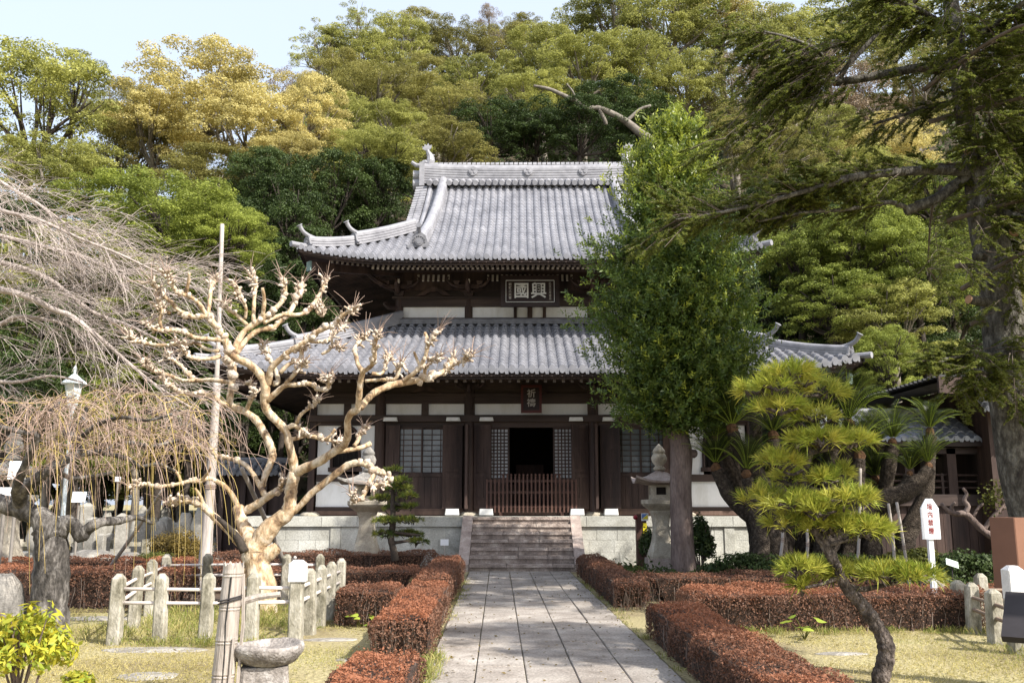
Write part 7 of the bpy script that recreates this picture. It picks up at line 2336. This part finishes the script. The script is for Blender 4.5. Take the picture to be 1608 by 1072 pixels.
m.bx(-gw2, gw2, .04, .10, ze - .22, ze - .07); m.bx(-gw2, gw2, .32, .52, ze - .42, ze - .24); m.bx(-gw2, gw2, 2.6, 2.8, ze - .42, ze - .24)
m.build("eave_beams", M['woodh'], gal)
zf = P(1450, 777, 26.5).z
for u in (1305, 1360, 1425, 1492, 1543, 1580):
    x = P(u, 720, 26.6).x - gb.x
    m = MB(); m.bx(x - .13, x + .13, .32, .52, 0, ze - .26); m.build("pillar", M['wood'], gal)
    x2 = x * .98
    m = MB(); m.bx(x2 - .13, x2 + .13, 2.6, 2.8, 0, ze - .26); m.build("pillar", M['wood'], gal)
m = MB(); m.bx(-gw2, gw2, .25, 2.85, zf - .24, zf); m.bx(-gw2, gw2, .20, .248, zf - .30, zf + .02); m.build("floor", M['woodh'], gal)
for y in (.42, 2.7):
    m = MB()
    for z in (.22, .40, .58): m.tube([(-gw2, y, zf + z + .03), (gw2, y, zf + z - .03)], .032, 6)
    x = -gw2 + .3
    while x < gw2: m.bx(x - .035, x + .035, y - .03, y + .03, zf, zf + .62); x += 1.05
    m.build("railing", M['wood'], gal)
m = MB(); x = -gw2
while x < gw2 - .02: m.bx(x + .006, min(x + .24, gw2) - .006, .35, .40, 0, zf - .245); x += .24
m.build("skirt_boards", M['wood'], gal)

q = P(1472, 592, 24.2)
SX, SY, SZ = q.x, 24.2, q.z
sh_ = thing("side_hall", "dark side hall with upturned eave corner behind the fir trunk at the right edge", "temple", (SX + 5, SY + 2.5, 0))
ox = lambda x: x - 5
M['oldtile'] = surf('old_dark_tile', [(.3, (.03, .03, .03)), (.7, (.075, .075, .078))], 4, .85, .2, spec=.1)
# gable end toward the yard: curved dark barge boards, slopes falling to both sides
def prof(t):                                   # t: 0 at the eave tip, 1 at the ridge
    return (-5.0 + 4.4 * t, SZ - .30 + .30 * (1 - t) ** 4 + 1.35 * t ** 1.2)
ts = np.linspace(0, 1, 14)
m = MB()
for sg in (-1, 1):
    L_ = [prof(t) for t in ts]; q0 = [(x if sg < 0 else -1.2 - x, z) for x, z in L_]
    for i in range(13):
        (xa, za), (xb, zb) = q0[i], q0[i + 1]
        m.add([(xa, -2.5, za), (xb, -2.5, zb), (xb, 6, zb), (xa, 6, za)], [(0, 1, 2, 3)])
        m.add([(xa, -2.5, za - .14), (xb, -2.5, zb - .14), (xb, 6, zb - .14), (xa, 6, za - .14)], [(0, 1, 2, 3)])
    for j in range(30):
        y = -2.45 + j * .28
        m.tube([(x, y, z + .03) for x, z in q0], .06, 6)
m.build("roof", M['oldtile'], sh_)
m = MB()
for sg in (-1, 1):
    for i in range(13):
        (xa, za), (xb, zb) = prof(ts[i]), prof(ts[i + 1])
        if sg > 0: xa, xb = -1.2 - xa, -1.2 - xb
        m.rings([[(xa, -2.56, za - .42), (xb, -2.56, zb - .42), (xb, -2.56, zb + .02), (xa, -2.56, za + .02)], [(xa, -2.46, za - .42), (xb, -2.46, zb - .42), (xb, -2.46, zb + .02), (xa, -2.46, za + .02)]])
m.build("barge_board", M['wood'], sh_)
m = MB(); m.bx(-2.9, 1.7, -.9, -.75, 0, SZ + .1); m.bx(-2.9, -2.75, -.75, 6, 0, SZ + .1); m.bx(1.55, 1.7, -.75, 6, 0, SZ + .1)
m.rings([[(-3.2, -1.0, SZ - .1), (1.9, -1.0, SZ - .1), (-.6, -1.0, SZ + .85)], [(-3.2, -.92, SZ - .1), (1.9, -.92, SZ - .1), (-.6, -.92, SZ + .85)]])
m.build("wall", M['wood'], sh_)
m = MB()
zp0, zp1 = P(1530, 645, 25.6).z, P(1530, 620, 26.4).z
simple_tiles(m, -3.4, 5.5, .27, lambda u, s: (u, .2 - 1.9 + s * .8, zp0 + (zp1 - zp0) * s / .8), .8, .2)
m.build("pent_roof", M['tileblue'], sh_)

# low tiled wall left of the hall
q = P(440, 722, 31)
lw = thing("tile_topped_wall", "low dark wall with blue grey tile coping at the left corner of the hall", "wall", (q.x - .8, 31, 0))
m = MB(); simple_tiles(m, -1.2, 1.2, .27, lambda u, s: (u, -.7 + s, q.z - .45 + .5 * s), .75, .25); simple_tiles(m, -1.2, 1.2, .27, lambda u, s: (u, .8 - s, q.z - .45 + .5 * s), .75, .4); m.build("coping_tiles", M['tiledk'], lw)
m = MB(); sweep(m, [(-1.2, .05, q.z - .1), (1.2, .05, q.z - .1)], .22, .12, 2); m.build("coping_ridge", M['tiledk'], lw)
m = MB(); m.bx(-1.1, 1.1, -.1, .2, 0, q.z - .4)
for x in (-1, -.3, .4, 1): m.bx(x - .08, x + .08, -.3, -.102, 0, q.z - .35)
m.build("boards", M['wood'], lw)

# ================================================================ graves and stone work on the left
rg2 = random.Random(71)
def grave(u, v, Y, h, kind, label, group):
    q = P(u, v, Y); q.z = 0
    t = thing("grave_stone", label, "grave stone", q, rg2.uniform(-.3, .3), group)
    m = MB(); w_ = h * rg2.uniform(.24, .36)
    m.frustum((0, 0, -.02), (w_ * .95, w_ * .8), (w_ * .92, w_ * .78), h * .16, .02); m.frustum((0, 0, h * .14), (w_ * .7, w_ * .6), (w_ * .66, w_ * .56), h * .14, .02); m.build("plinth", M['gravestone'], t)
    m = MB()
    if kind == 0: m.frustum((0, 0, h * .28), (w_ * .46, w_ * .42), (w_ * .42, w_ * .38), h * .66, .02); m.frustum((0, 0, h * .94), (w_ * .42, w_ * .38), (w_ * .1, w_ * .1), h * .06)
    elif kind == 1: m.lathe([(w_ * .40, h * .28), (w_ * .50, h * .5), (w_ * .52, h * .68), (w_ * .42, h * .86), (w_ * .2, h * .96), (.01, h)], 12)
    else: m.blob((0, 0, h * .62), 1, rg2, 9, 6, (w_ * .62, w_ * .5, h * .42), .14)
    m.build("stone", M['gravestone'], t, kind > 0)
    return t
for i in range(34):
    u = rg2.uniform(118, 335); Y = rg2.uniform(26, 37)
    grave(u, 800, Y, rg2.uniform(.7, 1.7), rg2.choice((0, 0, 1, 2)), "weathered grey stone in the crowded grave rows behind the hanging cherry twigs", "grave stones on the left slope")
for i in range(9):
    u = rg2.uniform(-5, 110); Y = rg2.uniform(24, 30)
    grave(u, 800, Y, rg2.uniform(.7, 1.5), rg2.choice((0, 1, 2)), "pale worn grave stone near the left edge, beyond the lamp post", "grave stones at the left edge")
q = P(14, 790, 19.5); q.z = 0
lantern(q, 'square', "pale stone lantern at the far left edge behind the white notice boards", (M['gravestone'], M['stonelt'], M['gravestone'], M['stonelt'], M['gravestone'], M['gravestone']), 1.05)
rl = thing("stone_railing", "low pale stone railing far back on the left beyond the gravel yard", "railing", (P(185, 780, 27).x, 27, 0))
for i in range(7):
    m = MB(); m.frustum((-2.7 + .9 * i, 0, 0), (.10, .10), (.09, .09), .62, .01); m.build("post", M['granite'], rl)
m = MB(); m.bx(-2.7, 2.7, -.05, .05, .42, .54); m.bx(-2.7, 2.7, -.04, .04, .12, .20); m.build("rails", M['granite'], rl)
q = P(30, 865, 16.8)
kw = thing("low_stone_kerb", "low pale concrete kerb at the left edge behind the cherry trunk", "kerb", (q.x, 16.8, 0))
m = MB(); m.bx(-2.2, 1.4, -.15, .15, -.02, .42); m.bx(-2.2, 1.4, -.19, .19, .42, .50); m.build("wall", M['gravestone'], kw)
rock("grey garden boulder in the gravel yard, left of the rounded bushes", P(205, 838, 23) * 1 - Vector((0, 0, P(205, 838, 23).z)), (.5, .4, .3), 31)
rock("low garden boulder before the far stone railing", P(150, 820, 25) - Vector((0, 0, P(150, 820, 25).z)), (.7, .4, .28), 32)

# ================================================================ bushes and small plants
def bush(name, label, base, R3, leaf, mat, seed, n=5000, group=None, tint=None, k=26):
    t = thing(name, label, "bush", base, 0, group)
    rng = np.random.default_rng(seed); rr = random.Random(seed)
    C_, N_ = [], []
    for i in range(k):
        d = rng.normal(size=3); d /= np.linalg.norm(d); d[2] = abs(d[2]) * 1.0 - .25
        c = d * np.array(R3) * rng.uniform(.45, .82) + np.array([0, 0, R3[2] * .95])
        m_ = n // k
        e = norm(rng.normal(size=(m_, 3)))
        C_.append(c + e * np.array(R3) * (.34 if k == 26 else .22) * rng.uniform(.5, 1, (m_, 1))); N_.append(e + np.array([0, -.1, .4]) + rng.normal(size=(m_, 3)) * .4)
    c = np.concatenate(C_); c[:, 2] = np.maximum(c[:, 2], .04)
    L = leaf * rng.uniform(.6, 1.3, len(c))
    tn = rng.uniform(0, 1, len(c)) * (tint or 0)
    link_mesh("leaves", np_mesh("bush_leaves", leaf_quads(c, np.concatenate(N_), L, L * (.5 if k == 26 else .34), rng), 4, tn), mat, t)
    m = MB()
    for i in range(14):
        e = Vector((rr.uniform(-.7, .7) * R3[0], rr.uniform(-.7, .7) * R3[1], R3[2] * rr.uniform(.9, 1.6)))
        m.tube([Vector((rr.uniform(-.1, .1) * R3[0], rr.uniform(-.1, .1) * R3[1], 0)), e * .5 + Vector((0, 0, .05)), e], [.02 * R3[2] + .004, .012 * R3[2] + .003, .004], 5, False)
    m.build("stems", M['bark_brown'], t)
    return t
def gp(u, Y):
    q = P(u, 800, Y); return Vector((q.x, Y, 0))
bush("round_bush", "russet rounded bush left behind the pollarded tree", gp(283, 21.5), (.82, .7, .60), .05, M['lf_brownbush'], 1, 9000)
bush("round_bush", "smaller olive rounded bush in front of the russet bush", gp(246, 20.3), (.52, .5, .36), .045, M['lf_bush'], 2, 6000)
bush("evergreen_bush", "glossy dark green bush right of the conical tree trunk", gp(1097, 20.8), (.42, .4, .80), .08, M['lf_dark'], 3, 4000)
bush("evergreen_bush", "dark leafy bush between the marker post and the right lantern", gp(1018, 22.4), (.30, .3, .62), .07, M['lf_dark'], 4, 2200)
bush("evergreen_bush", "small fresh green weed clump at the foot of the marker post", G(1004, 906), (.18, .16, .14), .05, M['lf_bright'], 5, 700)
bush("evergreen_bush", "dark bush under the gallery behind the white sign", gp(1420, 19.5), (1.0, .6, .42), .08, M['lf_bush'], 6, 4000)
bush("evergreen_bush", "dark bush in the shade before the gallery, left of the brown pillar", gp(1520, 18.8), (.9, .5, .40), .08, M['lf_dark'], 7, 4000)
bush("evergreen_bush", "shaded brown green bush at the foot of the cycads", gp(1170, 18.6), (1.0, .6, .40), .07, M['lf_dark'], 8, 4200)
bush("evergreen_bush", "dark leafy bush at the foot of the cycad clump behind the bent pine", gp(1300, 18.4), (1.2, .6, .38), .07, M['lf_dark'], 9, 4200)
bush("evergreen_bush", "ivy clump climbing the right side of the brown pillar", gp(1612, 13.6), (.2, .2, .55), .06, M['lf_dark'], 10, 1500)
bush("evergreen_bush", "low green plants beside the white stone post on the right", G(1578, 935), (.12, .12, .16), .05, M['lf_bush'], 11, 500)
# yellow leaved bush in the left foreground
q = G(30, 1120)
yb = bush("yellow_bush", "bush with bright yellow green leaves in the lower left corner", q, (.44, .34, .50), .085, M['lf_yellow'], 12, 2000, None, .9, 60)
bush("yellow_bush", "low sprig of yellow green leaves at the bottom left, right of the yellow bush", G(120, 1085), (.17, .15, .10), .07, M['lf_yellow'], 13, 260, None, .9)

def broad_plant(label, base, n, L, mat, seed, up=.9, name="leafy_plant", wid=.42):
    t = thing(name, label, "plant", base)
    rr = random.Random(seed); lv = MB(); st = MB()
    for i in range(n):
        az = i * 2.399 + rr.uniform(-.3, .3); el = rr.uniform(.5, 1.25) * up
        d = Vector((math.cos(az) * math.cos(el), math.sin(az) * math.cos(el), math.sin(el)))
        s = L * rr.uniform(.5, 1.1); e = d * s
        st.tube([Vector((0, 0, 0)), e * .5 + Vector((0, 0, s * .1)), e], [.006, .005, .004], 4, False)
        a = Vector((d.x, d.y, -.15)).normalized(); sd = Vector((-d.y, d.x, 0)).normalized(); nz = a.cross(sd)
        l = L * rr.uniform(.4, .65); w_ = l * wid
        ring = [e + a * (l * .5 * (1 - math.cos(x))) + sd * (w_ * math.sin(x)) + Vector((0, 0, -.12 * l * (abs(math.sin(x)) ** 2) + .04)) for x in np.linspace(0, 2 * PI, 12, endpoint=False)]
        ctr = e + a * l * .5 + Vector((0, 0, .05))
        k = len(lv.v); lv.v += [tuple(p) for p in ring] + [tuple(ctr)]
        lv.f += [(k + j, k + (j + 1) % 12, k + 12) for j in range(12)]
    lv.build("leaves", mat, t, True); st.build("stalks", M['lf_bush'], t)
    return t
broad_plant("leopard plant with big round pale edged leaves before the right cross hedge", G(1264, 1004), 7, .26, M['lf_lime'], 1, 1.0, wid=.5)
broad_plant("yellow leaved plant growing out of the right cross hedge", G(1440, 985) + Vector((0, -.12, .03)), 11, .22, M['lf_yellow'], 2, 1.1)
broad_plant("small yellow sprig in the right cross hedge beside the bent trunk", G(1396, 985) + Vector((0, -.12, .03)), 6, .20, M['lf_yellow'], 7, 1.2)
broad_plant("fresh lime green plant at the foot of the left hedge by the fence", G(566, 984), 9, .20, M['lf_lime'], 3, .8)
broad_plant("yellow and green striped plant in the left hedge beside the fence", G(604, 972) + Vector((0, -.15, 0)), 8, .24, M['lf_yellow'], 4, 1.1)
broad_plant("low lime plant right of the lime plant at the left hedge", G(592, 990), 6, .15, M['lf_lime'], 5, .7)
broad_plant("green weed sprouting beside the path at the right hedge tip", G(990, 905), 9, .25, M['lf_bush'], 6, .9)

# crooked bare garden tree on the right
cb = gp(1582, 16.2)
ct_ = thing("crooked_bare_tree", "small crooked bare garden tree in the shade before the gallery", "tree", cb)
m = MB(); r8 = random.Random(3)
for br in ([(1590, 900, 7), (1575, 855, 6.5), (1560, 843, 6), (1544, 833, 5.5), (1527, 816, 5), (1515, 806, 5), (1498, 806, 4), (1486, 799, 3.4), (1478, 790, 2.4)], [(1515, 806, 4), (1520, 795, 4), (1514, 785, 3.4), (1518, 775, 2.6), (1512, 766, 2)],
           [(1498, 806, 3), (1494, 796, 2.6), (1500, 788, 2)], [(1544, 833, 4), (1556, 815, 3.4), (1570, 800, 3), (1578, 785, 2.4)], [(1570, 800, 3), (1590, 790, 2.4), (1600, 775, 2)], [(1527, 816, 3), (1534, 800, 2.4), (1544, 790, 2)]):
    traced(m, br, 16.2, 7, 3, 1, cb, .12, r8)
m.build("trunk", M['bark_brown'], ct_, True)
rng = np.random.default_rng(5)
c = np.array([P(u, v, 16.2) - cb for u, v in ((1560, 778), (1572, 770), (1588, 772), (1600, 768), (1556, 790))])
c = np.repeat(c, 120, 0) + rng.normal(size=(600, 3)) * .10
link_mesh("leaves", np_mesh("crooked_leaves", leaf_quads(c, rng.normal(size=c.shape) + np.array([0, 0, .8]), .06, .03, rng), 4), M['lf_bush'], ct_)

# ================================================================ grass, weeds and ground cover (uncountable)
rng = np.random.default_rng(123)
def field(x0, x1, y0, y1, n, keep=None):
    x = rng.uniform(x0, x1, n); y = y0 + (y1 - y0) * rng.uniform(size=n) ** 1.25
    if keep is not None:
        k = keep(x, y); x, y = x[k], y[k]
    return x, y
def lump(x, y): return np.sin(x * 1.3 + 1.7 * np.sin(y * .7)) + np.sin(y * 1.9 - .8 * x) + .6 * np.sin(x * 4.1 + y * 3.3)
X1, Y1 = field(-8.5, -1.0, 6.2, 15.5, 110000)
X2, Y2 = field(2.2, 9.5, 6.2, 14.0, 80000)
x = np.concatenate([X1, X2]); y = np.concatenate([Y1, Y2])
lm = lump(x, y)
k = (lm + rng.normal(size=len(x)) * .6) > -.75
x, y, lm = x[k], y[k], lm[k]
b = np.stack([x, y, np.zeros_like(x)], -1)
d = rng.normal(size=(len(x), 3)) * .65 + np.array([0, 0, .55]); d[:, 2] = np.abs(d[:, 2]) + .1
gl = rng.uniform(.025, .06, len(x)) * (1 + .25 * np.clip(lm, -1, 2))
tint = np.clip(.16 + .38 * (np.sin(x * .9 + 2) * np.sin(y * .8)) + rng.normal(size=len(x)) * .18, 0, 1)
vv = blades(b, d, gl, .0055, rng, .15)
tag(link_mesh("lawn_grass", np_mesh("lawn_grass", vv, 4, tint), M['lf_grass']), kind='stuff')
# taller weeds: round the fence, at hedge feet, along the path
px_, py_, ln_ = [], [], []
def clump(cx, cy, r, n, L):
    px_.append(cx + rng.normal(size=n) * r); py_.append(cy + rng.normal(size=n) * r); ln_.append(rng.uniform(.4, 1.1, n) * L)
for i in range(60): clump(rng.uniform(-5.0, -2.4), rng.uniform(11.0, 14.6), .08, 55, .30)
for i in range(26): clump(rng.uniform(-4.4, -2.4), 11.05 + rng.uniform(-.15, .1), .06, 40, .18)
for i in range(30): clump(-.66 + rng.uniform(-.05, .05), rng.uniform(7, 20), .05, 26, .12)
for i in range(24): clump(1.74 + rng.uniform(-.05, .05), rng.uniform(8, 20), .05, 26, .11)
for i in range(18): clump(-.66, rng.uniform(7.9, 10), .06, 45, .22)
for i in range(26): clump(rng.uniform(2.5, 6.2), 12.0 + rng.uniform(-.15, .05), .07, 40, .16)
for i in range(16): clump(rng.uniform(5.5, 6.4), rng.uniform(9.8, 12.2), .08, 40, .2)
for i in range(40): clump(rng.uniform(-8, -5), rng.uniform(11, 14), .15, 40, .16)
for i in range(30): clump(rng.uniform(-7, -4.4), rng.uniform(7, 11), .10, 40, .12)
for i in range(22): clump(rng.uniform(-4.4, -1.6), rng.uniform(18.2, 20.5), .12, 40, .2)
x = np.concatenate(px_); y = np.concatenate(py_); L = np.concatenate(ln_)
d = rng.normal(size=(len(x), 3)) * .38 + np.array([0, 0, 1.0])
tint = np.clip(rng.normal(.55, .35, len(x)), 0, 1)
tag(link_mesh("weeds", np_mesh("weeds", blades(np.stack([x, y, x * 0], -1), d, L, .008, rng, .3), 4, tint), M['lf_grass']), kind='stuff')
# shaded planting ground on the right and at the foot of the platform
n = 42000
x = rng.uniform(2.4, 15, n); y = rng.uniform(16.8, 25.5, n)
k = ~((x < 6.4) & (y > 22.5)) & (np.abs(lump(x * .7, y * .7)) > .25)
x, y = x[k], y[k]; n = len(x)
z = np.abs(rng.normal(size=n)) * .12
tag(link_mesh("ground_cover", np_mesh("ground_cover", leaf_quads(np.stack([x, y, z], -1), rng.normal(size=(n, 3)) + np.array([0, -.3, 1.0]), rng.uniform(.08, .2, n), rng.uniform(.02, .06, n), rng), 4), M['lf_dark']), kind='stuff')
m = MB(); m.add([(2.35, 16.75, .006), (16, 16.75, .006), (16, 26, .006), (8.7, 26, .006), (8.7, 24.4, .006), (2.35, 24.4, .006)], [(0, 1, 2, 3, 4, 5)])
tag(m.build("planting_bed", M['soil']), kind='structure')
m = MB(); m.add([(-9, 14.4, .006), (-.8, 14.4, .006), (-.8, 25, .006), (-9, 25, .006)], [(0, 1, 2, 3)])
tag(m.build("planting_bed", M['soil']), kind='structure')

# fallen leaves and twigs on the path and the lawns
n = 2600
x = np.concatenate([rng.uniform(-.7, 1.75, n // 2), rng.uniform(-6, 7, n // 2)]); y = rng.uniform(6.5, 22, n // 2 * 2)
z = np.where((x > -.7) & (x < 1.7), .040, .03)
edge = np.abs(x - .5) > .9
k = edge | (rng.uniform(size=len(x)) < .35)
x, y, z = x[k], y[k], z[k]; n = len(x)
tag(link_mesh("fallen_leaves", np_mesh("fallen_leaves", leaf_quads(np.stack([x, y, z], -1), rng.normal(size=(n, 3)) * .3 + np.array([0, 0, 1.0]), rng.uniform(.02, .06, n), rng.uniform(.012, .03, n), rng), 4), M['lf_brownbush']), kind='stuff')
